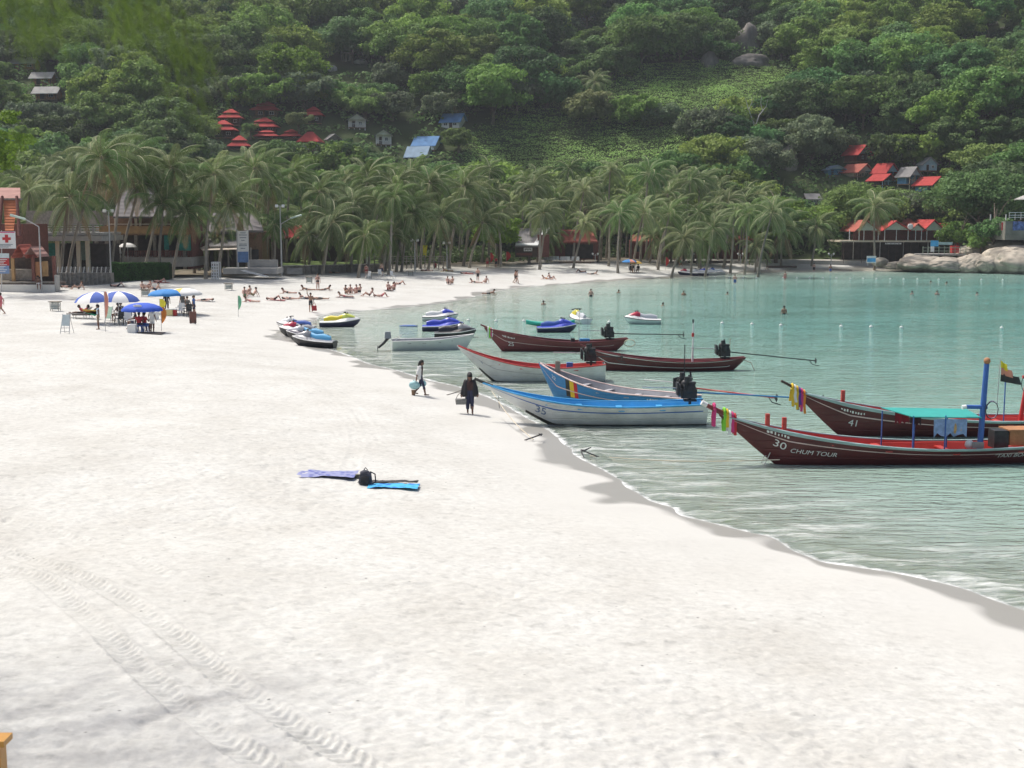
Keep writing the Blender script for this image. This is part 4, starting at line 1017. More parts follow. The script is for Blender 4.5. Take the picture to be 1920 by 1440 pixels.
# hedge
def hedge():
    rng = np.random.default_rng(4); n = 9000
    px = rng.uniform(209, 318, n); u = rng.random(n); D0 = 138.5 + (px - 209) / 109 * 8
    face = rng.random(n); x0 = (px - 960) / F * D0
    top = np.array([atd(float(p), 493.5, float(d)).z for p, d in zip(px, D0)]); g = ground(x0, D0); h = top - g + .1 * fbm(px * .3, px * 0, 2, 3)
    P = np.where((face < .7)[:, None], np.stack([x0, D0 + rng.uniform(-.1, .12, n) + .12 * fbm(px * .5, u * 6, 2, 4), g + u * h], 1), np.stack([x0, D0 + rng.uniform(0, 1.4, n), g + h + rng.uniform(-.12, .05, n)], 1))
    Nn = np.where((face < .7)[:, None], np.array([[0, -1, .4]]), np.array([[0, -.2, 1.0]]))
    V, Fc = leaf_quads(P, Nn, .17, rng); t = newthing("hedge", "clipped dark green hedge on the sand beside the stone wall", "hedge", 262, 141)
    me = mesh_np("foliage", V - np.array(t.location), Fc); me.materials.append(leafmat("hedge_leaf", (.06, .15, .035), hue=0, obj_var=0, var=.35, scale=1.2)); o = link(bpy.data.objects.new("foliage", me), t); o["kind"] = "stuff"
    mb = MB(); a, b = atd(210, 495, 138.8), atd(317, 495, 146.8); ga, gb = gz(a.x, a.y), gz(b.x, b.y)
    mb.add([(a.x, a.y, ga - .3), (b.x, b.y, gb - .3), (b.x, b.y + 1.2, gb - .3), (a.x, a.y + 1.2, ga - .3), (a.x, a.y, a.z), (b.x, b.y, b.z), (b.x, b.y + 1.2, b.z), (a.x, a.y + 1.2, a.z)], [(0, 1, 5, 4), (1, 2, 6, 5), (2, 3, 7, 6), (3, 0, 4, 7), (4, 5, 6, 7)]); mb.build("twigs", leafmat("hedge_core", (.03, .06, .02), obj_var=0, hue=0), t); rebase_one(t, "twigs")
def rebase_one(t, nm):
    for ch in t.children:
        if ch.name.startswith(nm): ch.location = -Vector(t.location)
hedge()
# two-storey restaurant with the ochre balcony
D = 152.0
t = newthing("restaurant", "two-storey restaurant with a grey tiled roof, ochre balcony band and dark open ground floor", "building", 265, D)
slab(MB(), [atd(228, 352, D + 7), atd(288, 352, D + 7), atd(308, 406, D - .6), atd(212, 406, D - .6)], .2).build("roof", DARK_TILE, t)
slab(MB(), [atd(288, 382, D + 7), atd(330, 392, D + 7), atd(356, 408, D - .4), atd(300, 406, D - .4)], .2).build("side_roof", DARK_TILE, t)
box_px(t, "upper_wall", WOOD_BROWN, 196, 405, 352, 424, D + 2.5, 6)
for px in (202, 216, 244, 254, 262, 306, 321, 336, 350): box_px(t, "column", CREAM, px - 1.6, 404, px + 1.6, 424, D + .3, .3)
for px in (249, 258): box_px(t, "shutter", WOOD_RED, px - 3, 408, px + 3, 422, D + 2.4, .1)
box_px(t, "balcony_band", OCHRE, 180, 424, 342, 438, D, .4); box_px(t, "balcony_rail", CREAM, 180, 419.5, 342, 421, D + .1, .12); box_px(t, "balcony_soffit", WOOD_BROWN, 180, 438, 342, 441, D + .2, 6)
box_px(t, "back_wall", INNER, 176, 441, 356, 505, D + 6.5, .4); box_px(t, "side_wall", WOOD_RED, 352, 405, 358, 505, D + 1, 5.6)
for px in (181, 200, 222, 255, 290, 312, 345): box_px(t, "ground_column", WOOD_GREY, px - 1.6, 441, px + 1.6, 505, D + .6, .35)
for px in (312, 342, 350): box_px(t, "curtain", TEAL_CLOTH, px - (4 if px < 340 else 7), 440, px + (4 if px < 340 else 7), 468 + (px > 340) * 2, D + .4, .1)
r = MB(); PB(r, 236, 470, 342, 471.2, D - .4, .1)
for k in range(36): PB(r, 236 + k * 3, 471, 237 + k * 3, 482, D - .4, .05)
r.build("terrace_railing", WOOD_RED, t); box_px(t, "terrace", CONCRETE, 176, 483, 358, 500, D - 1.0, 7.5); box_px(t, "sign", TEAL_CLOTH, 336, 447, 356, 469, D - .1, .1); rebase(t)
def parasol_shut(px, py0, py1, D, lab):
    p, q = atd(px, py1, D), atd(px, py0, D); t = thing("folded_parasol", lab, "parasol", p)
    MB().cyl((0, 0, 0), (0, 0, q.z - p.z), .03, n=5).build("pole", WHITE_PAINT, t); MB().cyl((0, 0, (q.z - p.z) * .35), (0, 0, q.z - p.z), .14, .03, n=7).build("canopy", WHITE_PAINT, t)
for i, (px, lab) in enumerate(((201, "folded white parasol on the terrace, first from the concrete building"), (214, "folded white parasol between two palm trunks on the terrace"), (226, "folded white parasol beside the open white one on the terrace"))): parasol_shut(px, 461, 483, 150.6, lab)
def parasol(name, label, base, R, h, drop, mats_, n=8, gores=None, pole=WHITE_PAINT, tilt=(0, 0), valance=.0):
    """open parasol; gores: material index per panel"""
    t = thing(name, label, "parasol", base); M = Matrix.Rotation(tilt[0], 3, 'X') @ Matrix.Rotation(tilt[1], 3, 'Y')
    MB().cyl((0, 0, -.3), M @ Vector((0, 0, h)), .025, n=6).build("pole", pole, t)
    for i in range(n):
        rings = []
        for j in range(5):
            u = j / 4; rr = R * math.sin(u * 1.35) / math.sin(1.35); z = h - drop * (1 - math.cos(u * 1.5)) / (1 - math.cos(1.5))
            rings.append([M @ Vector((rr * math.cos(a), rr * math.sin(a), z - (.03 * u if k == 1 else 0))) for k, a in enumerate((2 * math.pi * i / n, 2 * math.pi * (i + .5) / n, 2 * math.pi * (i + 1) / n))])
        if valance: rings.append([v + Vector((0, 0, -valance)) for v in rings[-1]])
        mb = MB(); mb.loft(rings, closed=False); mb.build("panel", mats_[gores[i % len(gores)] if gores else 0], t)
        e = M @ Vector((R * .97 * math.cos(2 * math.pi * i / n), R * .97 * math.sin(2 * math.pi * i / n), h - drop)); MB().tube([M @ Vector((0, 0, h - .03)), M @ Vector((R * .55 * math.cos(2 * math.pi * i / n), R * .55 * math.sin(2 * math.pi * i / n), h - drop * .33 - .03)), e], .01, 4).build("rib", STEEL, t)
    return t
CL_WHITE = mat("white_canvas", (.78, .77, .74), rough=.8, var=.05); CL_BLUE = mat("blue_canvas", (.05, .11, .42), rough=.8, var=.08); CL_ROYAL = mat("royal_canvas", (.03, .10, .55), rough=.8, var=.08); CL_SKY = mat("sky_canvas", (.03, .22, .55), rough=.8, var=.1); CL_YELLOW = mat("yellow_canvas", (.75, .48, .08), rough=.8, var=.08); CL_ORANGE = mat("orange_cloth", (.80, .26, .04), rough=.85, var=.1); CL_GREEN = mat("green_cloth", (.20, .55, .32), rough=.85, var=.1); CL_RED = mat("red_cloth", (.55, .04, .035), rough=.85, var=.15)
CL_SALMON = mat("salmon_cloth", (.72, .30, .22), rough=.85, var=.08); CL_BRIGHTYELLOW = mat("bright_yellow_cloth", (.80, .70, .05), rough=.85, var=.08)
parasol("parasol", "open white parasol on the restaurant terrace", atd(240, 484, 150.4), 1.05, 1.8, .5, [CL_WHITE])
# dark tiled house and the beach bar in front of it
D = 158.0
t = newthing("tiled_house", "house with a broad dark tiled roof split by a gable notch, behind the white banner", "house", 440, D)
slab(MB(), [atd(400, 399, D + 7), atd(451, 399, D + 7), atd(442, 434, D - 1), atd(388, 436, D - 1)], .25).build("roof", DARK_TILE, t); slab(MB(), [atd(456, 399, D + 7), atd(482, 399, D + 7), atd(494, 432, D - 1), atd(456, 432, D - 1)], .25).build("roof", DARK_TILE, t)
slab(MB(), [atd(384, 440, D + 2), atd(450, 436, D + 2), atd(446, 460, D - 3), atd(392, 462, D - 3)], .2).build("porch_roof", GREY_ROOF, t); box_px(t, "wall", WOOD_BROWN, 384, 434, 490, 500, D + 3, 5)
slab(MB(), [atd(372, 462, D + 1), atd(448, 460, D + 1), atd(446, 467, D - 5), atd(380, 469, D - 5)], .08).build("awning", mat("pale_awning", (.48, .42, .35), rough=.85, var=.1), t); box_px(t, "shade_panel", INNER, 386, 468, 484, 500, D + 2.6, .3)  # solid dark panel before the wall, coloured as a shaded opening
for px in (390, 412, 428, 444, 470): box_px(t, "post", WOOD_GREY, px - .8, 464, px + .8, 508, D - 3, .15)
rebase(t)
D = 150.0
t = newthing("terrace_wall", "low grey concrete terrace wall with a white step ramp, under the banner", "wall", 470, D); box_px(t, "wall_block", CONCRETE, 418, 503, 520, 514, D, 4); box_px(t, "parapet", CONCRETE, 466, 487, 520, 503, D + 2, .4)
MB().add([atd(450, 507, D - 1), atd(458, 507, D - 1), atd(502, 519, D - 3), atd(494, 519, D - 3)], [(0, 1, 2, 3)]).build("ramp_edge", WHITE_PAINT, t); MB().tube([atd(458, 507, D - 1.1), atd(502, 518.5, D - 3.1)], .08, 5).build("ramp_rail", WHITE_PAINT, t); rebase(t)
D = 151.0
t = newthing("banner_sign", "tall white notice banner with a blue lower cloth beside the terrace steps", "sign", 455, D)
box_px(t, "board", CL_WHITE, 446, 433, 465, 472, D, .08); box_px(t, "cloth", mat("denim_cloth", (.12, .22, .42), rough=.9, var=.3), 446, 472, 465, 492, D - .05, .08)
for k, (y, w) in enumerate(((436, 10), (440, 15), (445, 12), (450, 6), (457, 14), (460, 15), (465, 9))): box_px(t, "text_line", mat("grey_print", (.18, .22, .25), rough=.7), 455.5 - w / 2, y, 455.5 + w / 2, y + 1.3, D - .015, .012)
for px in (445.5, 465): box_px(t, "post", STEEL, px - .5, 431, px + .5, 506, D + .05, .08)
rebase(t)
# red canopy roof and thatch-coloured hip roof behind the lamp post
D = 172.0
t = newthing("pavilion", "pavilion with a brown hip roof and a bright red sheet behind the lamp post", "building", 530, D)
slab(MB(), [atd(505, 420, D + 5), atd(522, 420, D + 5), atd(556, 447, D - 1), atd(480, 443, D - 1)], .2).build("roof", BROWN_TILE, t); slab(MB(), [atd(528, 426, D + 3), atd(566, 422, D + 3), atd(560, 446, D - 1.2), atd(536, 444, D - 1.2)], .15).build("red_sheet", RED_ROOF, t)
box_px(t, "wall", WOOD_DARK, 488, 446, 556, 500, D + 2, 3)
for px in (490, 510, 532, 555): box_px(t, "post", WOOD_GREY, px - .7, 445, px + .7, 502, D, .2)
rebase(t)
D = 180.0
t = newthing("low_bungalow", "low grey-roofed bungalow between the palms behind the lawn", "house", 620, D); slab(MB(), [atd(575, 436, D + 5), atd(640, 436, D + 5), atd(652, 452, D - 1), atd(562, 452, D - 1)], .2).build("roof", GREY_ROOF, t); box_px(t, "wall", WOOD_DARK, 568, 450, 646, 500, D + 1, 4); rebase(t)
# low stone wall with steps in front of the lawn, and the lawn
t = newthing("lawn_wall", "low rubble stone wall along the lawn, running from the lamp post to the fence", "wall", 620, 163)
for k in range(14):
    x0 = 530 + k * 13; Dk = 160 + k * 1.0; PB(MB(), x0, 499 - k * .25, x0 + 13, 516, Dk, .7).build("masonry", RUBBLE, t)
    PB(MB(), x0, 498 - k * .25, x0 + 13, 499.4 - k * .25, Dk - .08, .9).build("coping", CONCRETE, t)
for k in range(4): PB(MB(), 538, 503 + k * 2.6, 566, 506 + k * 2.6, 159.4 - k * .35, .5).build("step", CONCRETE, t)
rebase(t)
def lawn():
    rng = np.random.default_rng(14); n = 26000; px = rng.uniform(530, 700, n); D = 161.5 + (px - 530) / 170 * 12 + rng.uniform(0, 14, n); x = (px - 960) / F * D; z = np.array([max(gz(0, 0), 0)] * n); z = ground(x, D) + .62 - .012 * (px - 530)
    P = np.stack([x, D, np.maximum(z, ground(x, D)) + rng.uniform(0, .08, n)], 1); V, Fc = leaf_quads(P, np.array([[0, -.8, .7]]), .24, rng); me = mesh_np("lawn", V, Fc); me.materials.append(leafmat("lawn_grass", (.19, .30, .06), obj_var=0, hue=0, var=.3)); o = bpy.data.objects.new("grass", me); link(o); setp(o, "mown green lawn behind the low stone wall", "grass", None, "stuff")
    o = MB(); P = [atd(530, 499, 161), atd(712, 496, 174), atd(712, 488, 190), atd(530, 488, 178)]; slab(o, P, 1.2); g = o.build("lawn_ground", mat("lawn_soil", (.16, .24, .06), rough=.95, var=.3, scale=1.0)); setp(g, kind="structure")
lawn()
# wooden fence among the palms
t = newthing("rail_fence", "weathered wooden rail fence between the palms right of the lawn", "fence", 775, 177)
for k in range(17):
    px = 702 + k * 8.6; Dk = 174 + k * .5; p = atd(px, 492, Dk); MB().b2((p.x - .07, Dk, p.z - .9), (p.x + .07, Dk + .12, p.z + .95)).build("fence_post", WOOD_GREY, t)
    if k < 16:
        q = atd(px + 8.6, 492, Dk + .5)
        for j in range(3): MB().tube([p + Vector((0, -.03, .15 + j * .33)), q + Vector((0, -.03, .15 + j * .33))], .055, 4).build("rail", WOOD_GREY, t)
rebase(t)
# beach bar with the white-edged roof, red-roofed house next to it
D = 197.0
t = newthing("beach_bar", "beach bar with a grey roof edged in white sheets and a dark signed front", "building", 1000, D)
a, b, c, d = atd(975, 428, D + 6), atd(1031, 428, D + 6), atd(1008, 461, D), atd(966, 461, D); slab(MB(), [a, b, c, d], .2).build("roof", GREY_ROOF, t)
up = Vector((0, -.06, .1)); slab(MB(), [a.lerp(b, .8) + up, b + up, c + up, d.lerp(c, .78) + up], .06).build("edge_sheet", WHITE_PAINT, t); slab(MB(), [a.lerp(d, .88) + up * 1.2, b.lerp(c, .88) + up * 1.2, c + up * 1.2, d + up * 1.2], .06).build("edge_sheet", WHITE_PAINT, t)
box_px(t, "wall", WOOD_DARK, 966, 461, 1008, 482, D + .5, 5); box_px(t, "sign_board", WOOD_RED, 968, 474, 998, 479, D + .38, .1); box_px(t, "notice", WHITE_PAINT, 982, 464.5, 998, 471, D + .4, .08); box_px(t, "side_wall", WOOD_RED, 1008, 440, 1030, 482, D + 1.5, 4); rebase(t)
for k in range(5):
    o = PB(MB(), 984 + k * 2.6, 466, 985.6 + k * 2.6, 469.5 - (k % 2) * 1.2, D + .385, .012).build("letter", WOOD_DARK, t); o.location = -t.location
D = 203.0
t = newthing("red_roof_house", "low house with a faded red roof and white chairs in front, behind young palms", "house", 1075, D); slab(MB(), [atd(1046, 430, D + 6), atd(1110, 432, D + 6), atd(1120, 452, D), atd(1044, 453, D)], .2).build("roof", BRICK_ROOF, t)
box_px(t, "wall", WOOD_RED, 1036, 452, 1122, 487, D + 2, 4); box_px(t, "shade_panel", INNER, 1060, 458, 1112, 485, D + 1.8, .3); rebase(t)  # the open front is a panel with its shade painted in
chair_m = MB(); chair_m.box((0, 0, .42), (.5, .5, .06)); chair_m.box((0, .24, .72), (.48, .05, .6)); chair_m.box((-.24, 0, .6), (.05, .5, .05)); chair_m.box((.24, 0, .6), (.05, .5, .05))
def chair(label, loc, m, rz=0, group=None, cat="chair", name="plastic_chair"):
    t = thing(name, label, cat, loc, rz, group)
    key = "chair_seat" + m.name
    if key not in TXT:
        s = MB(); s.box((0, 0, .43), (.5, .48, .05), taper=.95); b = MB(); b.box((0, .25, .72), (.48, .05, .56), rx=-.15)
        for k in (-1, 1): b.box((k * .26, .02, .64), (.05, .46, .04))
        l = MB(); l.cyl((0, 0, 0), (0, 0, .43), .025, .03, n=5); TXT[key] = (s.mesh("seat", m), b.mesh("backrest", m), l.mesh("leg", m))
    s, b, l = TXT[key]; link(bpy.data.objects.new("seat", s), t); link(bpy.data.objects.new("backrest", b), t)
    for x, y in ((-.21, -.2), (.21, -.2), (-.21, .22), (.21, .22)): o = link(bpy.data.objects.new("leg", l), t); o.location = (x, y, 0)
    return t
for k in range(13):
    p = atd(1020 + k * 5.3, 484, 201 + (k % 3) * .6); p.z = gz(p.x, p.y); chair("white plastic chair in the row before the red-roofed house", p, WHITE_PAINT, random.uniform(-.6, .6), "white chairs before the red-roofed house")
# dark timber bungalows behind the far palms
for (px0, px1, ey, ty, D, lab, rm) in ((1180, 1262, 452, 440, 220, "dark red timber bungalow behind the far palms, nearer the red-roofed house", BRICK_ROOF), (1280, 1345, 455, 444, 222, "dark red timber bungalow behind the far palms, in the middle", BROWN_TILE), (1350, 1425, 448, 440, 222, "long dark red timber bungalow behind the far palms, nearest the layered tree", BRICK_ROOF)):
    t = newthing("timber_bungalow", lab, "house", (px0 + px1) / 2, D, "dark timber bungalows behind the far palms"); slab(MB(), [atd(px0 + 4, ty, D + 4), atd(px1 - 4, ty, D + 4), atd(px1, ey, D - .5), atd(px0, ey, D - .5)], .2).build("roof", rm, t); box_px(t, "wall", WOOD_RED, px0 + 3, ey, px1 - 3, 492, D + 1, 4)
    for k in range(3): box_px(t, "window", GLASS, px0 + 12 + k * 22, ey + 8, px0 + 20 + k * 22, ey + 20, D + .9, .08)
    rebase(t)
PALE_CONCRETE = mat('pale_concrete', (.46, .44, .40), rough=.9, var=.2, scale=.8, bump=.3)
# concrete sea wall in front of them
t = newthing("sea_wall", "low grey concrete sea wall along the far end of the beach", "wall", 1340, 203)
for k in range(22):
    x0 = 1016 + k * 30; Dk = 203.5 + min(k, 14) * .75
    p0, p1 = (x0 - 960) / F * Dk, (x0 + 29.5 - 960) / F * Dk; zt = 1.45
    if k < 21: MB().b2((p0, Dk, zt - 1.6), (p1, Dk + 7, zt)).build("wall_block", PALE_CONCRETE, t)
rebase(t)
# ------------------------------------------------------------------ boats
def weathered(name, c, rough=.45, wear=(.30, .29, .27), amount=.60):
    """boat paint: plank seams as relief, scuffed and chalky patches with a shape of their own"""
    if name in _mats: return _mats[name]
    m = mat(name, c, rough=rough, var=.22, scale=1.1); N, L = m.node_tree.nodes, m.node_tree.links; b_ = N["Principled BSDF"]; tc = [n for n in N if n.type == 'TEX_COORD'][0]
    mp = N.new("ShaderNodeMapping"); mp.inputs["Scale"].default_value = (.7, 2.0, 5.0); L.new(tc.outputs["Object"], mp.inputs[0]); n = nnode(N, "ShaderNodeTexNoise", Scale=2.6, Detail=9.0, Roughness=.7); L.new(mp.outputs[0], n.inputs["Vector"])
    mr = nnode(N, "ShaderNodeMapRange"); mr.inputs["From Min"].default_value = amount; mr.inputs["From Max"].default_value = amount + .09; mr.inputs["To Max"].default_value = .55; L.new(n.outputs["Fac"], mr.inputs["Value"])
    src = b_.inputs["Base Color"].links[0].from_socket; mx = nnode(N, "ShaderNodeMix", data_type='RGBA'); L.new(mr.outputs[0], mx.inputs[0]); L.new(src, mx.inputs[6]); mx.inputs[7].default_value = (*wear, 1); L.new(mx.outputs[2], b_.inputs["Base Color"])
    w = nnode(N, "ShaderNodeTexWave", Scale=1.15, Distortion=.6); w.bands_direction = 'Z'; L.new(tc.outputs["Object"], w.inputs["Vector"]); w2 = nnode(N, "ShaderNodeMapRange"); w2.inputs["From Max"].default_value = .12; L.new(w.outputs["Fac"], w2.inputs["Value"])
    bp = nnode(N, "ShaderNodeBump", Strength=.6, Distance=.02); L.new(w2.outputs[0], bp.inputs["Height"]); L.new(bp.outputs[0], b_.inputs["Normal"]); return m
GEL = lambda n, c: weathered(n, c, .4, tuple(.6 * q + .07 for q in c))
MAROON = GEL("maroon_paint", (.10, .013, .014)); MAROON2 = GEL("faded_maroon", (.17, .028, .030)); BOATWHITE = weathered("boat_white", (.66, .68, .66), .45, (.34, .33, .28), .58); BOATRED = GEL("boat_red", (.50, .05, .04)); BOATBLUE = GEL("boat_blue", (.02, .20, .46)); SKYBLUE = GEL("sky_blue", (.07, .38, .70)); LIGHTBLUE = GEL("pale_green_blue", (.36, .50, .49))
KEEL = mat("fouled_bottom", (.045, .045, .04), rough=.9, var=.4, scale=3); INSIDE_GREY = mat("boat_inside_grey", (.33, .33, .35), rough=.8, var=.2); IRON = mat("engine_iron", (.035, .035, .038), rough=.5, var=.4, scale=6, metal=.3); PINKW = GEL("pink_white", (.70, .52, .48)); LETTER = mat("white_letter", (.78, .78, .74), rough=.5, var=.05); LETTERBLUE = mat("blue_letter", (.10, .17, .30), rough=.5, var=.1)
class Hull:
    """local x: 0 at the stern, L at the bow tip; surface(s, h, side)"""
    def __init__(s, L, beam, zs, zm, zb, swl, sternup=.0, transom=.6, draft=.25, smin=.35, flare=.6, bowp=2.0):
        s.L, s.B, s.zs, s.zm, s.zb, s.swl, s.su, s.tr, s.dr, s.sm, s.fl, s.bp = L, beam / 2, zs, zm, zb, swl, sternup, transom, draft, smin, flare, bowp
    def sheer(s, u):
        return s.zm + ((s.zb - s.zm) * ((u - s.sm) / (1 - s.sm)) ** s.bp if u > s.sm else (s.zs - s.zm) * ((s.sm - u) / s.sm) ** 1.8)
    def keel(s, u):
        if u > s.swl:
            w = (u - s.swl) / (1 - s.swl); z0 = -s.dr; z1 = s.zb - .06; a = z0 + (z1 - z0) * (w ** 1.12); return min(a, s.sheer(u) - .05)
        if s.su and u < s.su: return -s.dr + (s.zs - .12 + s.dr) * ((s.su - u) / s.su) ** 1.3
        return -s.dr
    def half(s, u):
        if u > .42: w = (u - .42) / .58; return s.B * max(.02, (1 - w ** 1.9)) 
        w = (.42 - u) / .42; return s.B * (1 - (1 - s.tr) * w ** 1.7)
    def P(s, u, h, side, off=0.0):
        k, t = s.keel(u), s.sheer(u); b = s.half(u); y = b * (.22 + .78 * max(h, 0) ** s.fl)
        return Vector((u * s.L, side * (y + off), k + (t - k) * h))
    def shell(s, nu=34, nh=8):
        us = [i / nu for i in range(nu + 1)]; rings = []
        for u in us: rings.append([s.P(u, 1 - j / nh, -1) for j in range(nh + 1)] + [s.P(u, j / nh, 1) for j in range(nh + 1)])
        mb = MB(); mb.loft(rings, closed=False); mb.add(rings[0], [tuple(range(len(rings[0])))]); return mb
    def inner(s, nu=30, depth=.35, inset=.05, u1=.93):
        rings = []
        for i in range(nu + 1):
            u = .015 + (u1 - .015) * i / nu; t = s.sheer(u); z = max(t - depth, s.keel(u) + .06); hh = (z - s.keel(u)) / (t - s.keel(u)); y1 = max(s.half(u) - inset, .01); y0 = max(s.half(u) * (.22 + .78 * hh ** s.fl) - inset, .01)
            x = u * s.L; rings.append([Vector((x, -y1, t - .01)), Vector((x, -y0, z)), Vector((x, y0, z)), Vector((x, y1, t - .01))])
        mb = MB(); mb.loft(rings, closed=False, smooth=False); mb.add([Vector((p.x, p.y, p.z)) for p in rings[0]], [(0, 1, 2, 3)]); return mb
    def band(s, h0, h1, side, u0=0.0, u1=.985, off=.012, nu=40):
        a = []; hh = [h0 + (h1 - h0) * k / 2 for k in range(3)]
        for i in range(nu + 1):
            u = u0 + (u1 - u0) * i / nu; a.append([s.P(u, h, side, off) for h in (hh if side < 0 else hh[::-1])])
        return MB().loft(a, closed=False)
    def gunwale(s, side, r=.035, u0=0.0, u1=.99):
        return MB().tube([s.P(u0 + (u1 - u0) * i / 32, 1, side) for i in range(33)], r, 6)
    def decal(s, body, uc, hc, size, side=-1, shear=0.0, off=.016, flip=None, stretch=1.0):
        """lettering that lies on the hull side; reads towards the stern on the near side when the bow points left"""
        me = text_mesh(body, size, shear); 
        h0 = s.sheer(uc) - s.keel(uc)
        for v in me.vertices:
            x, y = v.co.x * stretch, v.co.y
            dirn = -1 if side < 0 else 1
            u = uc + (-x if flip is None else flip * x) / s.L
            h = hc + y / h0 + ((s.keel(uc) - s.keel(u)) / h0 if False else 0)
            p = s.P(min(max(u, 0), .99), hc + y / (s.sheer(u) - s.keel(u)), side, off); v.co = p
        me.update(); return me
def engine(t, M, shaft=4.6, droop=.12, scale=1.0, shaft_m=None, tiller=True):
    """long-tail motor: block, fan, exhaust, shaft and propeller; local -X is aft"""
    def put(mb, name, m, par=None): o = mb.build(name, m, t if par is None else par); o.matrix_local = M if par is None else Matrix(); return o
    blk = MB(); blk.box((0, 0, .25), (.62, .34, .36)); blk.box((.02, 0, .52), (.5, .28, .22)); blk.box((-.05, 0, .68), (.42, .3, .1)); 
    for k in range(6): blk.cyl((-.22 + k * .09, -.2, .38), (-.22 + k * .09, .2, .38), .035, n=6)
    blk.ball((.0, 0, .46), (.3, .23, .3), 9, 6); blk.ball((.18, .06, .62), (.16, .16, .2), 8, 5)
    for k in range(5): blk.tube([(-.25 + k * .1, -.2, .2), (-.2 + k * .1, -.26, .45), (-.1 + k * .06, -.18, .7)], .022, 4)
    e = put(blk, "engine_block", IRON)
    f = MB(); f.cyl((.36, 0, .38), (.42, 0, .38), .27, n=14)
    for k in range(6): a = k * 1.05; f.box((.44, .14 * math.cos(a), .38 + .14 * math.sin(a)), (.02, .1, .1), rx=a)
    put(f, "fan", IRON, e); x = MB(); x.tube([(-.1, -.2, .5), (-.1, -.34, .55), (-.05, -.36, .95)], .045, 6); put(x, "exhaust_pipe", IRON, e); a = MB(); a.cyl((.1, .18, .7), (.1, .18, .95), .12, n=9); put(a, "air_filter", IRON, e); r = MB(); r.box((.46, 0, .45), (.08, .5, .5)); put(r, "radiator", IRON, e)
    h = MB(); pts = [(.42, 0, .38 + .33 * math.cos(k * .52), .33 * math.sin(k * .52)) for k in range(13)]; h.tube([(p[0] - .2, p[3], p[2]) for p in pts], .02, 5); put(h, "hose", IRON, e)
    m = MB(); m.cyl((-.05, 0, -.25), (-.05, 0, .1), .06, n=7); m.box((-.05, 0, -.02), (.5, .4, .07)); put(m, "mount", IRON)
    s = MB(); end = Vector((-.35 - shaft, 0, .3 - droop * shaft)); s.cyl((-.3, 0, .3), end, .032, n=7); sh = put(s, "tail_shaft", shaft_m or IRON)
    p = MB(); p.cyl(end, end + Vector((-.12, 0, -.02)), .035, n=6)
    for k in range(3): q = k * 2.09; p.box(end + Vector((-.08, .1 * math.cos(q), .1 * math.sin(q))), (.03, .09, .17), rx=q)
    p.tube([end + Vector((.25, 0, 0)), end + Vector((.1, 0, -.2)), end + Vector((-.28, 0, -.28))], .022, 5); put(p, "propeller", IRON, sh)
    if tiller: c = MB(); c.tube([(.3, 0, .45), (.8, .05, .5), (1.9, .1, .52)], .022, 5); put(c, "tiller", STEEL)
def garland(t, hull, u, cols, drop=.55, z0=None, at_pt=None):
    p = at_pt or hull.P(u, 1, 1) * 1.0; p = Vector((p.x, 0, p.z)); rnd = random.Random(int(u * 1000))
    for i, m in enumerate(cols):
        o = Vector((-.09 * i, 0, -.05 * i)); r = MB()
        pts = [p + o + Vector((.02, .12 * math.cos(a), .10 * math.sin(a))) for a in [k * .785 for k in range(9)]]; r.tube(pts, .045, 6); g = r.build("garland", m, t)
        for s in (-1, 1):
            l = drop * rnd.uniform(.7, 1.1); q = p + o + Vector((0, s * .1, -.05)); rb = MB(); w = Vector((.05, 0, 0))
            l *= .8; pp = [q, q + Vector((.03, s * .05, -l * .5)), q + Vector((-.02 + .1 * rnd.random(), s * .07, -l))]; a = [[v - w, v + w] for v in pp]; rb.loft(a, closed=False); rb.build("ribbon", m, g)
def place(px_bow, px_stern, z=0.0, zb=None):
    a, b = at(*px_bow, z), at(*px_stern, z if zb is None else zb); d = a - b; return b, math.atan2(d.y, d.x), math.hypot(d.x, d.y)
CL = {n: mat("ribbon_" + n, c, rough=.8, var=.08) for n, c in dict(yellow=(.75, .50, .03), pink=(.62, .05, .20), purple=(.12, .05, .30), green=(.22, .62, .05), red=(.55, .03, .04), white=(.75, .75, .72), orange=(.75, .25, .03), blue=(.05, .12, .45)).items()}
def boat(name, label, bow, stern, over, zs, zm, zb, beam, m_hull, m_in, strips, rails, sternup=0.0, transom=.6, extra=0.0, bottom=None, draft=.25, depth=.35, pitch=0.0, **kw):
    """bow: pixel where the stem meets the water; over: overhang of the bow beyond it in metres"""
    b, rz, Lw = place(bow, stern); L = Lw + over + extra
    t = thing(name, label, "boat", b, rz); t.location -= Vector((math.cos(rz), math.sin(rz), 0)) * extra
    if pitch: t.rotation_euler = (0, pitch, rz)
    H = Hull(L, beam, zs, zm, zb, (Lw + extra) / L, sternup, transom, draft, **kw)
    H.shell().build("hull", m_hull, t); H.inner(depth=depth).build("inside", m_in, t)
    for side in (-1, 1):
        for (h0, h1, u0, u1, m) in strips: H.band(h0, h1, side, u0, u1).build("stripe", m, t)
        H.gunwale(side).build("gunwale", rails, t)
        if bottom: H.band(0, bottom[0], side, bottom[2] if len(bottom) > 2 else 0, bottom[3] if len(bottom) > 3 else .93, .008).build("bottom_paint", bottom[1], t)
    for u in (.2, .38, .56, .7): 
        y = H.half(u) - .06; z = H.sheer(u) - .14; MB().b2((u * L - .12, -y, z - .04), (u * L + .12, y, z)).build("thwart", m_in, t)
    return t, H
def put_decal(t, H, *a, m=LETTER, **k):
    me = H.decal(*a, **k); me.materials.append(m); return link(bpy.data.objects.new("lettering", me), t)
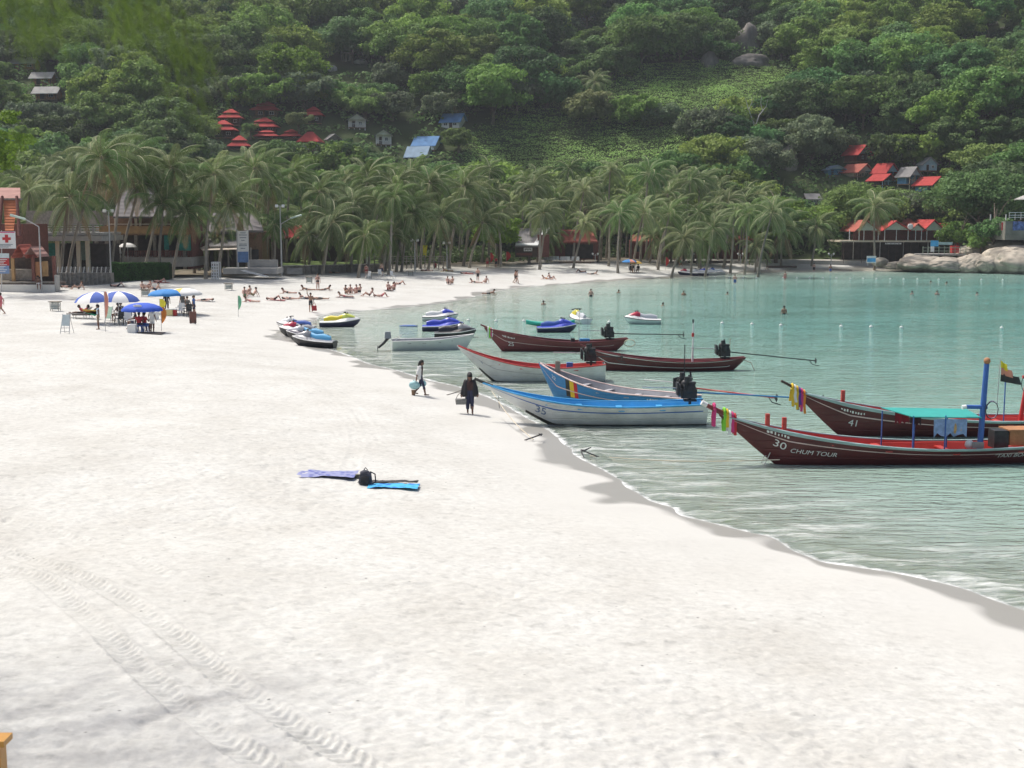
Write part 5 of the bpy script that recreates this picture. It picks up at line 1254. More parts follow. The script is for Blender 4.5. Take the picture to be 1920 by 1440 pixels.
def scribble(t, H, u0, u1, hc, n, m=LETTER, hh=.06):
    """small painted script, too fine to read: short uneven strokes along the side"""
    r = random.Random(n); 
    for k in range(n):
        a = u0 + (u1 - u0) * k / n; H.band(hc - hh * r.uniform(.3, 1), hc + hh * r.uniform(.3, 1), 1, a, a + (u1 - u0) / n * r.uniform(.35, .75), .016, 2).build("lettering", m, t)
def EM(H, u, dz=.05): return Matrix.Translation((u * H.L, 0, H.sheer(u) + dz))

# boat 30 with the turquoise awning
t, H = boat("longtail_boat", "maroon longtail boat 30 with a turquoise awning and blue mast, nearest in the water", (1472, 869), (2030, 862), 2.3, .75, .56, 1.72, 1.9, MAROON, BOATRED, [(.76, .79, .05, .985, PINKW), (.93, 1.0, 0, .985, LIGHTBLUE)], LIGHTBLUE, bottom=(.28, MAROON), bowp=2.1)
put_decal(t, H, "30", .845, .60, .36, side=1, flip=-1, shear=.2, stretch=1.25); put_decal(t, H, "CHUM TOUR", .755, .55, .21, side=1, flip=-1, shear=.25, stretch=1.25); put_decal(t, H, "\"TAXI BOAT\"", .22, .68, .19, side=1, flip=-1, shear=.25, stretch=1.25); scribble(t, H, .82, .88, .87, 7)
tip = H.P(.985, 1, 1); MB().tube([Vector((tip.x - .5, 0, tip.z - .22)), Vector((tip.x + .15, 0, tip.z + .12)), Vector((tip.x + .75, 0, tip.z + .42))], [.09, .09, .07], 6).build("bow_post", MAROON2, t); MB().cyl((tip.x + .62, 0, tip.z + .36), (tip.x + .8, 0, tip.z + .45), .085, n=7).build("post_cap", WHITE_PAINT, t)
for dx, cs in ((.35, ("pink",)), (0, ("green", "yellow", "white", "pink", "red"))): garland(t, H, .9, [CL[c] for c in cs], .75, at_pt=Vector((tip.x + dx, 0, tip.z + .15 + dx * .45)))
for u in (.83, .875): MB().box((u * H.L, .25, H.sheer(u) + .2), (.13, .13, .5)).build("bollard", BOATRED, t)
lad = MB()
for y in (-.2, .2): lad.tube([Vector((.86 * H.L, y, .55)), Vector((.88 * H.L, y, -.02)), Vector((.835 * H.L, y, -.1))], .018, 5)
for k in range(3): lad.tube([Vector((.875 * H.L, -.2, .3 - k * .15)), Vector((.875 * H.L, .2, .3 - k * .15))], .015, 4)
lad.build("ladder", STEEL, t)
xm = .305 * H.L; MB().tube([Vector((xm, .45, .1)), Vector((xm - .12, .45, 3.4))], [.11, .09], 8).build("mast", BLUE_PAINT, t); MB().ball((xm - .13, .45, 3.5), .12, 8, 6).build("mast_head", WOOD_ORANGE, t); MB().tube([Vector((xm + .55, .45, 1.95)), Vector((xm - .2, .45, 1.93))], .07, 6).build("cross_bar", BLUE_PAINT, t); MB().cyl((xm + .52, .45, 1.95), (xm + .66, .45, 1.93), .075, n=7).build("bar_cap", WHITE_PAINT, t)
for k in range(3): MB().tube([Vector((xm - .35 + .02 * k, .45 + .05 * k, 1.85)) + Vector((.22 * math.cos(a * .6), .05, .3 * math.sin(a * .6))) for a in range(12)], .018, 4).build("rope_coil", (CL["purple"], CL["white"], IRON)[k], t)
aw = atd; x0, x1 = .345 * H.L, .475 * H.L
MB().add([Vector((xm + .05, -.62, 1.72)), Vector((x1 + .9, -.62, 1.80)), Vector((x1 + .25, .6, 1.66)), Vector((xm + .02, .6, 1.60)), Vector((xm + .05, -.62, 1.69)), Vector((x1 + .9, -.62, 1.77)), Vector((x1 + .25, .6, 1.63)), Vector((xm + .02, .6, 1.57))], [(0, 1, 2, 3), (7, 6, 5, 4), (0, 4, 5, 1), (1, 5, 6, 2), (2, 6, 7, 3), (3, 7, 4, 0)]).build("awning", mat("turquoise_tarp", (.025, .34, .30), rough=.6, var=.08), t)
for x, y in ((x1 + .85, -.6), (x1 + .2, .58), (x0 + .75, .58), (x0 + 1.35, -.6), (x0 + .2, -.6)): MB().cyl((x, y, .35), (x, y, 1.68), .025, n=5).build("awning_pole", BLUE_PAINT, t)
def cloth_hang(t, x, y, w, h, z, m, name="hanging_cloth", wave=.05, jag=.15, seed=0):
    r = random.Random(seed); rings = []; n = 9
    for j in range(5): rings.append([Vector((x - w * i / (n - 1), y + wave * math.sin(i * 1.7 + seed) * (j / 4), z - h * (j / 4) * (1 + jag * math.sin(i * 2.3 + seed)))) for i in range(n)])
    return MB().loft(rings, closed=False).build(name, m, t)
STRIPEC = mat("blue_striped_towel", (.28, .38, .60), rough=.9, var=.3, scale=7); LIFEV = mat("life_vest", (.22, .03, .05), rough=.8, var=.3, scale=5)
cloth_hang(t, x0 + 1.15, .56, 1.15, .55, 1.55, STRIPEC, "hanging_towel", seed=2); cloth_hang(t, x0 + .5, .54, .4, .45, 1.55, mat("orange_towel", (.62, .38, .15), rough=.9, var=.4, scale=5), "hanging_towel", seed=4)
cloth_hang(t, x1 + .45, -.5, .5, .42, 1.70, LIFEV, "life_vest", seed=1); cloth_hang(t, x1 - .1, -.5, .4, .5, 1.70, mat("dark_vest", (.06, .05, .07), rough=.9, var=.3), "life_vest", seed=3)
bx = MB(); bx.box((.17 * H.L, .1, .86), (1.35, .75, .5)); bx.box((.17 * H.L, .1, 1.13), (1.45, .85, .05)); bx.build("engine_box", WOOD_ORANGE, t); MB().box((.245 * H.L, .2, .82), (.5, .5, .6)).build("black_box", IRON, t)
MB().ball((.335 * H.L, .5, .68), (.16, .12, .16), 8, 6).build("white_float", WHITE_PAINT, t); MB().box((.315 * H.L, .55, .66), (.4, .2, .2)).build("grey_bag", CONCRETE, t)
fl = MB(); fx = xm - .62; MB().cyl((fx + .05, .4, 1.9), (fx + .02, .4, 3.55), .012, n=4).build("flag_pole", STEEL, t)
for k, m in enumerate((CL_BRIGHTYELLOW, CL_SALMON, IRON)):
    rings = []
    for i in range(7): v = i / 6; w = (.35 + .12 * k) * v; rings.append([Vector((fx - w * (.55 + .3 * k), .4 + .07 * math.sin(i * 1.3 + k), 3.5 - .22 * k - .25 * v * .5)), Vector((fx - w * (.65 + .35 * k), .4 + .07 * math.sin(i * 1.3 + k + .4), 3.28 - .24 * k - .28 * v * .5))])
    MB().loft(rings, closed=False).build("flag", m, t)
# boat 41 behind it
t, H = boat("longtail_boat", "maroon longtail boat 41 with yellow garlands and a red mast, moored behind boat 30", (1588, 816), (2110, 812), 2.1, .8, .62, 1.75, 1.9, MAROON, BOATRED, [(.70, .735, .02, .985, PINKW), (.92, 1.0, 0, .985, LIGHTBLUE)], LIGHTBLUE, bottom=(.28, MAROON), bowp=2.1)
put_decal(t, H, "41", .83, .52, .36, side=1, flip=-1, shear=.12, stretch=1.1); scribble(t, H, .80, .87, .82, 9, hh=.045)
tip = H.P(.985, 1, 1); MB().tube([Vector((tip.x - .3, 0, tip.z - .1)), Vector((tip.x + .7, 0, tip.z + .42))], [.07, .05], 6).build("bow_post", WOOD_DARK, t); garland(t, H, .95, [CL[c] for c in ("yellow", "white", "yellow", "purple", "pink", "orange")], .85, at_pt=Vector((tip.x + .25, 0, tip.z + .2)))
MB().box((.86 * H.L, .22, H.sheer(.86) + .22), (.13, .13, .5)).build("bollard", BOATRED, t)
xm = .335 * H.L; MB().tube([Vector((xm, .3, .2)), Vector((xm - .4, .3, 3.35))], [.09, .07], 7).build("mast", RED_PAINT, t); MB().ball((xm - .41, .3, 3.38), .11, 8, 6).build("mast_head", CL["pink"], t); MB().tube([Vector((xm - .18, .3, 2.0)) + Vector((.18 * math.cos(a * .6), .05, .32 * math.sin(a * .6))) for a in range(12)], .012, 4).build("rope_coil", IRON, t); MB().box((xm - .2, .3, 2.25), (.28, .1, .12)).build("bracket", RED_PAINT, t)
MB().cyl((xm + .6, .3, .4), (xm + .6, .3, 2.2), .025, n=5).build("pole", BLUE_PAINT, t); MB().box((.2 * H.L, 0, .85), (.8, .6, .4)).build("crate", WOOD_GREY, t)
# boat 35, white, bow on the sand
t, H = boat("longtail_boat", "white longtail boat 35 with light blue trim, its bow run up on the sand", (1040, 795), (1322, 795), 3.0, .92, .80, 1.72, 1.75, BOATWHITE, SKYBLUE, [(.70, .745, .02, .955, BLUE_PAINT)], SKYBLUE, transom=.85, bottom=(.17, KEEL, .0, .8), bowp=2.3, draft=.12, depth=.25)
put_decal(t, H, "35", .735, .50, .42, side=1, flip=-1, shear=.1, stretch=1.15, m=LETTERBLUE); H.band(.96, 1.0, 1, 0, .97, .02).build("trim", SKYBLUE, t)
tip = H.P(.98, 1, 1); MB().tube([Vector((tip.x - .3, 0, tip.z - .12)), Vector((tip.x + .42, 0, tip.z + .2))], [.08, .05], 6).build("bow_post", KEEL, t); engine(t, EM(H, .075, .12), 5.0, .055, 1.0, BOATBLUE); MB().tube([Vector((tip.x - .55, .05, tip.z - .5)), Vector((tip.x - .58, .07, tip.z - 1.0))], .015, 4).build("hook", IRON, t)
# boat 22, blue, behind 35
t, H = boat("longtail_boat", "blue longtail boat with a grey inside, moored close behind white boat 35", (1050, 752), (1304, 772), 1.1, .62, .66, 1.72, 1.7, BOATBLUE, INSIDE_GREY, [(.60, .635, .1, .97, PINKW), (.40, 1.0, .73, .76, CL["yellow"]), (.40, 1.0, .705, .73, CL["red"]), (.40, 1.0, .76, .79, KEEL)], PINKW, transom=.85, bowp=2.0, depth=.5)
put_decal(t, H, "22", .88, .80, .22, side=1, flip=-1, stretch=1.1); scribble(t, H, .12, .26, .8, 12, hh=.06); MB().box((.88 * H.L, -.1, H.sheer(.88) + .2), (.2, .12, .5)).build("bollard", WOOD_GREY, t); engine(t, EM(H, .06, .1), 3.6, .05, 1.0, BOATRED); MB().cyl((.06 * H.L, .2, .8), (.06 * H.L, .2, 2.9), .02, n=5).build("pole", IRON, t)
# white boat with the red rail
t, H = boat("longtail_boat", "white longtail boat with a red rail and red inside", (930, 714), (1134, 714), 2.0, .92, .74, 1.85, 1.7, BOATWHITE, BOATRED, [(.62, .64, .3, .97, INSIDE_GREY)], BOATRED, transom=.85, bottom=(.14, KEEL, 0, .85), bowp=2.0, depth=.25, draft=.15)
engine(t, EM(H, .1, .12), 1.2, .02); MB().box((.24 * H.L, .25, H.sheer(.24) + .05), (.32, .3, .32)).build("blue_can", BLUE_PAINT, t); scribble(t, H, .825, .84, .58, 2, LETTERBLUE)
# boat 25
t, H = boat("longtail_boat", "faded maroon longtail boat 25 with a garland at its raised bow", (948, 658), (1150, 657), 1.35, .78, .58, 1.5, 1.6, MAROON2, MAROON, [(.62, .645, .1, .985, PINKW)], MAROON2, sternup=.12, transom=.3, extra=.9, bottom=(.3, MAROON, .1, .86), bowp=1.7)
put_decal(t, H, "25", .815, .52, .34, side=1, flip=-1, stretch=1.15); scribble(t, H, .79, .88, .83, 9, hh=.05); garland(t, H, .97, [CL[c] for c in ("white", "green", "pink", "white")], .6); tip = H.P(.98, 1, 1); MB().tube([Vector((tip.x - .1, 0, tip.z)), Vector((tip.x + .4, 0, tip.z + .22))], .05, 6).build("bow_post", MAROON2, t)
engine(t, EM(H, .13, .1), 4.3, .02); MB().cyl((.34 * H.L, 0, .4), (.34 * H.L, 0, 2.4), .025, n=5).build("pole", STEEL, t); MB().cyl((.28 * H.L, .1, .4), (.28 * H.L, .1, 2.2), .015, n=5).build("pole", STEEL, t); MB().box((.3 * H.L, 0, .68), (.6, .5, .14)).build("blue_cover", BOATBLUE, t); MB().box((.385 * H.L, .2, .68), (.25, .25, .25)).build("can", IRON, t); MB().box((.68 * H.L, .2, .8), (.2, .2, .22)).build("can", IRON, t)
for a in range(2): MB().tube([Vector((.03 * H.L, .3, .75)) + Vector((-.35 + .35 * math.cos(k * .5 + a), .1, -.25 + .22 * math.sin(k * .5 + a))) for k in range(14)], .03, 5).build("rope_coil", CREAM, t)
# unnumbered maroon boat with the white mast
t, H = boat("longtail_boat", "maroon longtail boat with white stripes and a thin white mast, beyond the white boats", (1140, 694), (1372, 694), 1.2, .72, .52, 1.2, 1.6, MAROON, MAROON2, [(.55, .585, .1, .95, LETTER), (.93, 1, .05, .96, LETTER)], MAROON2, sternup=.12, transom=.3, extra=.7, bottom=(.3, MAROON, .1, .86), bowp=1.8)
xm = .33 * H.L; MB().tube([Vector((xm, 0, .3)), Vector((xm - .03, 0, 2.75))], [.055, .04], 6).build("mast", WHITE_PAINT, t); MB().box((xm, 0, 1.95), (.12, .16, .2)).build("mast_light", RED_PAINT, t); MB().box((xm, 0, 2.7), (.08, .08, .2)).build("mast_head", IRON, t); MB().cyl((.095 * H.L, 0, .6), (.095 * H.L, 0, 1.75), .015, n=4).build("pole", WOOD_ORANGE, t); engine(t, EM(H, .13, .1), 4.6, .105); garland(t, H, .97, [CL["white"], CL["red"], CL["white"]], .6); tip = H.P(.98, 1, 1); MB().tube([Vector((tip.x - .1, 0, tip.z)), Vector((tip.x + .5, 0, tip.z + .25))], .045, 6).build("bow_post", MAROON2, t)
MB().tube([Vector((.02 * H.L, .2, .6)), Vector((-.3, .25, .45)), Vector((-.55, .3, -.1))], .025, 5).build("rope", CREAM, t)
# small motor boat
t, H = boat("motor_boat", "small white motor boat with a grey outboard, beside the jet skis", (868, 654), (735, 656), .75, .60, .62, .95, 1.6, mat("motorboat_white", (.66, .70, .68), rough=.4, var=.08), INSIDE_GREY, [], WHITE_PAINT, transom=.95, bottom=(.2, KEEL, 0, .85), bowp=1.8, depth=.35)
o = MB(); o.box((-.25, 0, .95), (.42, .34, .42), taper=.8); o.build("outboard_cowl", mat("outboard_grey", (.25, .27, .30), rough=.4, var=.1), t); MB().tube([Vector((-.2, 0, .8)), Vector((-.5, 0, .45)), Vector((-.85, 0, .15))], [.1, .09, .07], 7).build("outboard_leg", IRON, t); p = MB()
for k in range(3): p.box((-.9, .1 * math.cos(k * 2.1), .12 + .1 * math.sin(k * 2.1)), (.04, .1, .2), rx=k * 2.1)
p.build("propeller", IRON, t); MB().tube([Vector((.1, -.5, .55)), Vector((.6, -.5, 1.0)), Vector((.1, .5, .62))], .015, 4).build("fuel_line", WHITE_PAINT, t)

# ------------------------------------------------------------------ jet skis
def jetski(label, bow_px, rz, c_hull, c_deck, c_seat, c_hood, z=0.0, tilt=0.0, group="jet skis", loc=None, s=1.0):
    p = at(*bow_px, z) if loc is None else loc
    t = thing("jet_ski", label, "jet ski", p, 0, group); t.rotation_euler = (0, tilt, rz); t.scale = (s, s, s)
    def ring(x, w, z0, z1, k=.0): return [Vector((x, -w, z1)), Vector((x, -w * .98, z1 - .08)), Vector((x, -w * .5, z0)), Vector((x, w * .5, z0)), Vector((x, w * .98, z1 - .08)), Vector((x, w, z1))]
    st = [(-1.4, .50, -.12, .34), (-1.0, .56, -.16, .34), (-.2, .59, -.18, .36), (.5, .55, -.16, .42), (1.0, .42, -.05, .50), (1.35, .22, .18, .56), (1.52, .05, .42, .58)]
    MB().loft([ring(*q) for q in st], closed=False, caps=True).build("hull", c_hull, t)
    def top(x, w, z0, z1): return [Vector((x, -w, z0)), Vector((x, -w * .8, z0 + (z1 - z0) * .55)), Vector((x, -w * .3, z1)), Vector((x, w * .3, z1)), Vector((x, w * .8, z0 + (z1 - z0) * .55)), Vector((x, w, z0))]
    MB().loft([top(-1.38, .48, .345, .40), top(-.9, .54, .345, .42), top(-.2, .57, .365, .46), top(.3, .55, .40, .60), top(.7, .50, .455, .74), top(1.1, .36, .51, .70), top(1.4, .16, .57, .62), top(1.5, .05, .59, .6)], closed=False, caps=True).build("deck", c_deck, t)
    MB().loft([top(-1.1, .16, .40, .66), top(-.6, .2, .42, .80), top(-.1, .2, .44, .74), top(.25, .18, .50, .86), top(.4, .14, .6, .84)], closed=False, caps=True).build("seat", c_seat, t)
    MB().loft([top(.25, .22, .58, .88), top(.5, .3, .62, .98), top(.85, .3, .68, .86), top(1.15, .2, .66, .74)], closed=False, caps=True).build("hood", c_hood, t)
    h = MB(); h.tube([(.38, -.36, 1.02), (.48, -.15, 1.04), (.48, .15, 1.04), (.38, .36, 1.02)], .03, 6); h.cyl((.5, 0, .9), (.46, 0, 1.04), .05, n=6); h.build("handlebar", IRON, t)
    for s_ in (-1, 1): MB().box((.62, s_ * .3, .98), (.05, .16, .09)).build("mirror", IRON, t)
    rub = MB(); rub.tube([Vector((x, -w - .01, z1 - .02)) for x, w, z0, z1 in st], .03, 5); rub.tube([Vector((x, w + .01, z1 - .02)) for x, w, z0, z1 in st], .03, 5); rub.build("bumper", WHITE_PAINT if c_hull.name.startswith('ski_black') or c_hull.name.startswith('ski_navy') else IRON, t)
    return t
SK = {n: mat("ski_" + n, c, rough=.3, var=.06) for n, c in dict(white=(.74, .74, .73), black=(.02, .02, .025), navy=(.03, .03, .08), yellow=(.72, .60, .03), blue=(.04, .07, .50), royal=(.05, .12, .42), grey=(.28, .29, .31), red=(.50, .03, .07), sky=(.12, .42, .70), lime=(.55, .62, .10), silver=(.5, .52, .55), green=(.02, .40, .30)).items()}
jetski("black and grey jet ski with a light blue seat, nearest of the beached cluster", (590, 648), math.pi - .22, SK["black"], SK["grey"], SK["sky"], SK["grey"], .12, -.03)
jetski("black jet ski with a sky blue seat, second of the beached cluster", (577, 637), math.pi - .2, SK["black"], SK["navy"], SK["sky"], SK["silver"], .12, -.03)
jetski("jet ski with a red hood in the beached cluster", (562, 629), math.pi - .2, SK["black"], SK["white"], SK["grey"], SK["red"], .12, -.03); jetski("white and violet jet ski farthest back in the beached cluster", (556, 620), math.pi - .2, SK["white"], SK["white"], SK["royal"], SK["white"], .15, -.03)
jetski("white jet ski with a yellow seat near the man with the red bag", (636, 612), .04, SK["navy"], SK["white"], SK["yellow"], SK["lime"], .02, s=1.06)
jetski("white jet ski with a violet blue hood, farthest of the three by the motor boat", (824, 601), .05, SK["white"], SK["white"], SK["white"], SK["blue"], .02); jetski("deep blue jet ski between the white one and the black one", (829, 620), .03, SK["navy"], SK["blue"], SK["blue"], SK["blue"], .02, s=1.05); jetski("black and grey jet ski just behind the bow of the motor boat", (852, 632), .05, SK["black"], SK["black"], SK["black"], SK["grey"], .02)
jetski("blue jet ski lying beside a turquoise kayak", (1042, 622), .05, SK["navy"], SK["blue"], SK["royal"], SK["blue"], .02); jetski("white jet ski with a yellow hood seen end on", (1086, 605), 1.9, SK["white"], SK["white"], SK["silver"], SK["yellow"], .02, s=1.05); jetski("white jet ski with a red hood, alone in the open water", (1206, 607), math.pi - .08, SK["white"], SK["white"], SK["silver"], SK["red"], .02)
for i, (px, py, c, lab) in enumerate(((1290, 518, "red", "white and red jet ski on the far sand, first of the row"), (1310, 518, "silver", "grey and white jet ski on the far sand, second of the row"), (1326, 517, "blue", "white and violet jet ski on the far sand, third of the row"), (1342, 516, "royal", "white jet ski on the far sand, last of the row"))):
    p = hit(px, py); jetski(lab, None, math.pi + .1, SK["navy" if i < 2 else "white"], SK["white"], SK["white"], SK[c], loc=p + Vector((0, 0, .15)), group="jet skis on the far sand")
k = MB(); rings = []
for i in range(11):
    u = i / 10 * 2 - 1; w = .36 * (1 - abs(u) ** 2.4) + .015; z = .16 * abs(u) ** 3; rings.append([Vector((u * 1.9, w * math.cos(a), z + .16 + .17 * math.sin(a))) for a in [j * math.pi / 4 for j in range(8)]])
k.loft(rings, caps=True); t = thing("kayak", "turquoise kayak floating beside the blue jet ski", "kayak", at(1032, 611, 0), .02); k.build("kayak_hull", SK["green"], t); MB().loft([[Vector((x, w * math.cos(a), .335 + .02 * math.sin(a))) for a in [j * .785 for j in range(8)]] for x, w in ((-.5, .05), (-.45, .2), (0, .24), (.4, .2), (.48, .05))]).build("cockpit", IRON, t)
cl = MB(); cl.ball((0, 0, .03), (.75, .3, .1), 12, 5); o = cl.build("blue_tarp", mat("tarp_blue", (.08, .16, .42), rough=.7, var=.2), None, at(766, 612, 0)); setp(o, "scrap of blue tarpaulin floating behind the motor boat", "tarpaulin")
# float line
fl = MB(); fl.ball((0, 0, .04), (.15, .15, .12), 8, 6); fl.cyl((0, 0, .2), (0, 0, .26), .03, n=5); flm = fl.mesh("float", mat("float_white", (.78, .78, .74), rough=.4, var=.05))
buoy_px = [(878, 602), (930, 603), (982, 603), (1142, 605), (1354, 607), (1410, 609), (1464, 611), (1577, 613), (1633, 614), (1690, 615), (1878, 616)]
far_px = [(1340, 520.5), (1367, 520.5), (1393, 521), (1418, 521.5), (1468, 522), (1494, 522), (1518, 521), (1543, 522), (1568, 522), (1594, 523), (1618, 523), (1643, 523.5), (1669, 523.5), (1694, 524), (1720, 524), (1760, 524.5), (1800, 525), (1840, 525), (1880, 525.5)]
for (px, py) in buoy_px: o = link(bpy.data.objects.new("float", flm)); o.location = at(px, py, 0); setp(o, "white ball float of the near swimming line between the jet skis and the bathers", "buoy", "floats of the near line")
for (px, py) in far_px: o = link(bpy.data.objects.new("float", flm)); o.location = at(px, py, 0); setp(o, "white ball float of the far swimming line", "buoy", "floats of the far line")
# anchors in the sand
def anchor(label, px, py, rz):
    t = thing("anchor", label, "anchor", hit(px, py) + Vector((0, 0, .02)), rz); MB().tube([(-.35, 0, .05), (.3, 0, .22)], .025, 5).build("shank", IRON, t); MB().tube([(.05, -.28, .3), (.22, -.12, .2), (.3, 0, .22), (.22, .12, .16), (.05, .28, .05)], [.015, .03, .035, .03, .015], 5).build("fluke", IRON, t); MB().tube([(-.35 + .05 * math.cos(k), .05 * math.sin(k), .05) for k in range(8)], .012, 4).build("ring", IRON, t)
anchor("iron anchor in the wet sand in front of white boat 35", 1002, 827, .4); anchor("iron anchor at the water's edge right of the other one", 1104, 858, 2.6)

def rope(label, a, b, sag, m, r=.018):
    a, b = Vector(a), Vector(b); t = thing("mooring_rope", label, "rope", a); n = 9
    MB().tube([(b - a) * (k / n) + Vector((0, 0, -sag * math.sin(math.pi * k / n))) for k in range(n + 1)], r, 5).build("rope_line", m, t)
rope("slack mooring rope from the bow of boat 35 down to the anchor in the sand", atd(912, 716, 52.5), hit(1000, 828) + Vector((0, 0, .08)), .25, CREAM); rope("mooring line from the bow of boat 30 to the anchor at the water's edge", at(1462, 862, .25), hit(1106, 858) + Vector((0, 0, .06)), .12, CREAM); rope("mooring line running ashore from the white boat with the red rail", at(905, 700, .5), hit(838, 741) + Vector((0, 0, .02)), .2, WOOD_GREY)
# ------------------------------------------------------------------ people: one continuous skin grown from a posed skeleton
def surface_nets(f, org, h):
    ins = f < 0; nx, ny, nz = f.shape
    cs = [(i, j, k) for i in (0, 1) for j in (0, 1) for k in (0, 1)]
    sl = lambda a, c: a[c[0]:nx - 1 + c[0], c[1]:ny - 1 + c[1], c[2]:nz - 1 + c[2]]
    cnt = sum(sl(ins, c).astype(np.int8) for c in cs); act = (cnt > 0) & (cnt < 8)
    idx = -np.ones(act.shape, np.int64); I = np.argwhere(act); idx[act] = np.arange(len(I))
    acc = np.zeros((len(I), 3)); n = np.zeros((len(I), 1))
    val = lambda c: f[I[:, 0] + c[0], I[:, 1] + c[1], I[:, 2] + c[2]]
    for a in cs:
        for ax in range(3):
            if a[ax]: continue
            b = list(a); b[ax] = 1; fa, fb = val(a), val(b); m = (fa < 0) != (fb < 0); t = np.where(m, fa / (fa - fb + 1e-12), 0)
            p = np.array(a, float) + np.outer(t, np.eye(3)[ax]); acc += p * m[:, None]; n += m[:, None]
    V = org + h * (I + acc / np.maximum(n, 1)); Q = []
    for ax in range(3):
        o1, o2 = (ax + 1) % 3, (ax + 2) % 3; A = [slice(None)] * 3; B = [slice(None)] * 3; A[ax] = slice(0, f.shape[ax] - 1); B[ax] = slice(1, None)
        s = ins[tuple(A)] != ins[tuple(B)]; E = np.argwhere(s); dirn = ins[tuple(A)][s]
        ok = (E[:, o1] > 0) & (E[:, o2] > 0) & (E[:, o1] < f.shape[o1] - 1) & (E[:, o2] < f.shape[o2] - 1); E, dirn = E[ok], dirn[ok]; q = []
        for d1, d2 in ((-1, -1), (0, -1), (0, 0), (-1, 0)): e = E.copy(); e[:, o1] += d1; e[:, o2] += d2; q.append(idx[e[:, 0], e[:, 1], e[:, 2]])
        q = np.stack(q, 1); q[~dirn] = q[~dirn][:, ::-1]; Q.append(q)
    return V, np.vstack(Q)
def grow(prims, h, k=.035):
    """prims: (a, b, ra, rb, material)"""
    A = np.array([p[0] for p in prims], float); B = np.array([p[1] for p in prims], float); R0 = np.array([p[2] for p in prims]); R1 = np.array([p[3] for p in prims]); mi = np.array([p[4] for p in prims])
    r = max(R0.max(), R1.max()) + 2 * h; lo = np.minimum(A, B).min(0) - r; hi = np.maximum(A, B).max(0) + r
    ax = [np.arange(lo[i], hi[i] + h, h) for i in range(3)]; G = np.stack(np.meshgrid(*ax, indexing='ij'), -1); f = np.full(G.shape[:3], 10.0)
    def dist(P, i):
        e = B[i] - A[i]; t = np.clip(((P - A[i]) @ e) / (e @ e + 1e-9), 0, 1); return np.linalg.norm(P - A[i] - t[..., None] * e, axis=-1) - (R0[i] + (R1[i] - R0[i]) * t)
    for i in range(len(prims)):
        d = dist(G, i); kk = min(k, 1.2 * min(R0[i], R1[i])); hh = np.clip(.5 + .5 * (f - d) / kk, 0, 1); f = f * (1 - hh) + d * hh - kk * hh * (1 - hh)
    V, Q = surface_nets(f, lo, h); C = V[Q].mean(1); D_ = np.stack([dist(C, i) for i in range(len(prims))], 1)
    return V, Q, mi[D_.argmin(1)]
def lerp(a, b, t): return np.array(a, float) * (1 - t) + np.array(b, float) * t
POSE = {}
def pose(name, hip, chest, head, kl, fl, kr, fr, el, hl, er, hr, toe=(0, -.16, -.04)): POSE[name] = {k: np.array(v, float) for k, v in dict(hip=hip, chest=chest, head=head, kl=kl, fl=fl, kr=kr, fr=fr, el=el, hl=hl, er=er, hr=hr, toe=toe).items()}
# front is -Y, z up, origin on the ground
pose("stand", (0, 0, .90), (0, .0, 1.30), (0, -.02, 1.56), (-.10, -.01, .48), (-.11, .03, .08), (.10, -.03, .48), (.12, 0, .08), (-.25, .03, 1.10), (-.27, -.05, .86), (.25, .03, 1.10), (.27, -.04, .86))
pose("walk", (0, 0, .88), (0, -.03, 1.28), (0, -.06, 1.54), (-.09, -.14, .49), (-.09, -.22, .09), (.09, .04, .47), (.09, .30, .14), (-.24, .12, 1.07), (-.25, .10, .83), (.24, -.10, 1.08), (.24, -.22, .85))
pose("wave", (0, 0, .90), (0, .0, 1.30), (0, -.02, 1.56), (-.10, -.01, .48), (-.11, .03, .08), (.10, -.03, .48), (.12, 0, .08), (-.30, -.02, 1.62), (-.30, .0, 1.90), (.25, .03, 1.10), (.27, -.04, .86))
pose("sit", (0, .1, .13), (0, .22, .52), (0, .20, .80), (-.14, -.30, .46), (-.12, -.55, .07), (.14, -.30, .46), (.12, -.55, .07), (-.24, .0, .38), (-.12, -.25, .40), (.24, 0, .38), (.12, -.25, .40))
pose("lean", (0, .1, .13), (0, .34, .46), (0, .38, .73), (-.12, -.32, .30), (-.12, -.72, .07), (.13, -.28, .42), (.12, -.52, .07), (-.26, .52, .26), (-.24, .6, .05), (.26, .52, .26), (.24, .6, .05))
pose("lie", (0, 0, .12), (0, .42, .14), (0, .72, .16), (-.10, -.43, .10), (-.12, -.83, .08), (.10, -.43, .10), (.12, -.83, .08), (-.28, .22, .06), (-.30, -.03, .05), (.28, .22, .06), (.30, -.03, .05), (0, -.06, .10))
pose("knees", (0, 0, .12), (0, .42, .14), (0, .72, .17), (-.10, -.34, .40), (-.10, -.55, .06), (.10, -.30, .43), (.10, -.50, .06), (-.28, .22, .06), (-.16, .05, .22), (.28, .22, .06), (.16, .05, .22))
pose("prop", (0, 0, .12), (0, .36, .22), (0, .56, .46), (-.10, -.43, .08), (-.11, -.82, .06), (.10, -.43, .08), (.11, -.80, .12), (-.22, .46, .05), (-.12, .70, .04), (.22, .46, .05), (.12, .70, .04), (0, -.10, -.02))
pose("chair", (0, .1, .50), (0, .16, .92), (0, .10, 1.20), (-.13, -.32, .50), (-.13, -.30, .08), (.13, -.32, .50), (.13, -.30, .08), (-.25, .02, .72), (-.15, -.22, .68), (.25, .02, .72), (.15, -.22, .68))
pose("recline", (0, .1, .36), (0, .42, .62), (0, .58, .86), (-.12, -.32, .42), (-.12, -.74, .34), (.12, -.32, .44), (.12, -.74, .34), (-.27, .28, .45), (-.2, .02, .46), (.27, .28, .45), (.2, .02, .46), (0, -.08, .1))
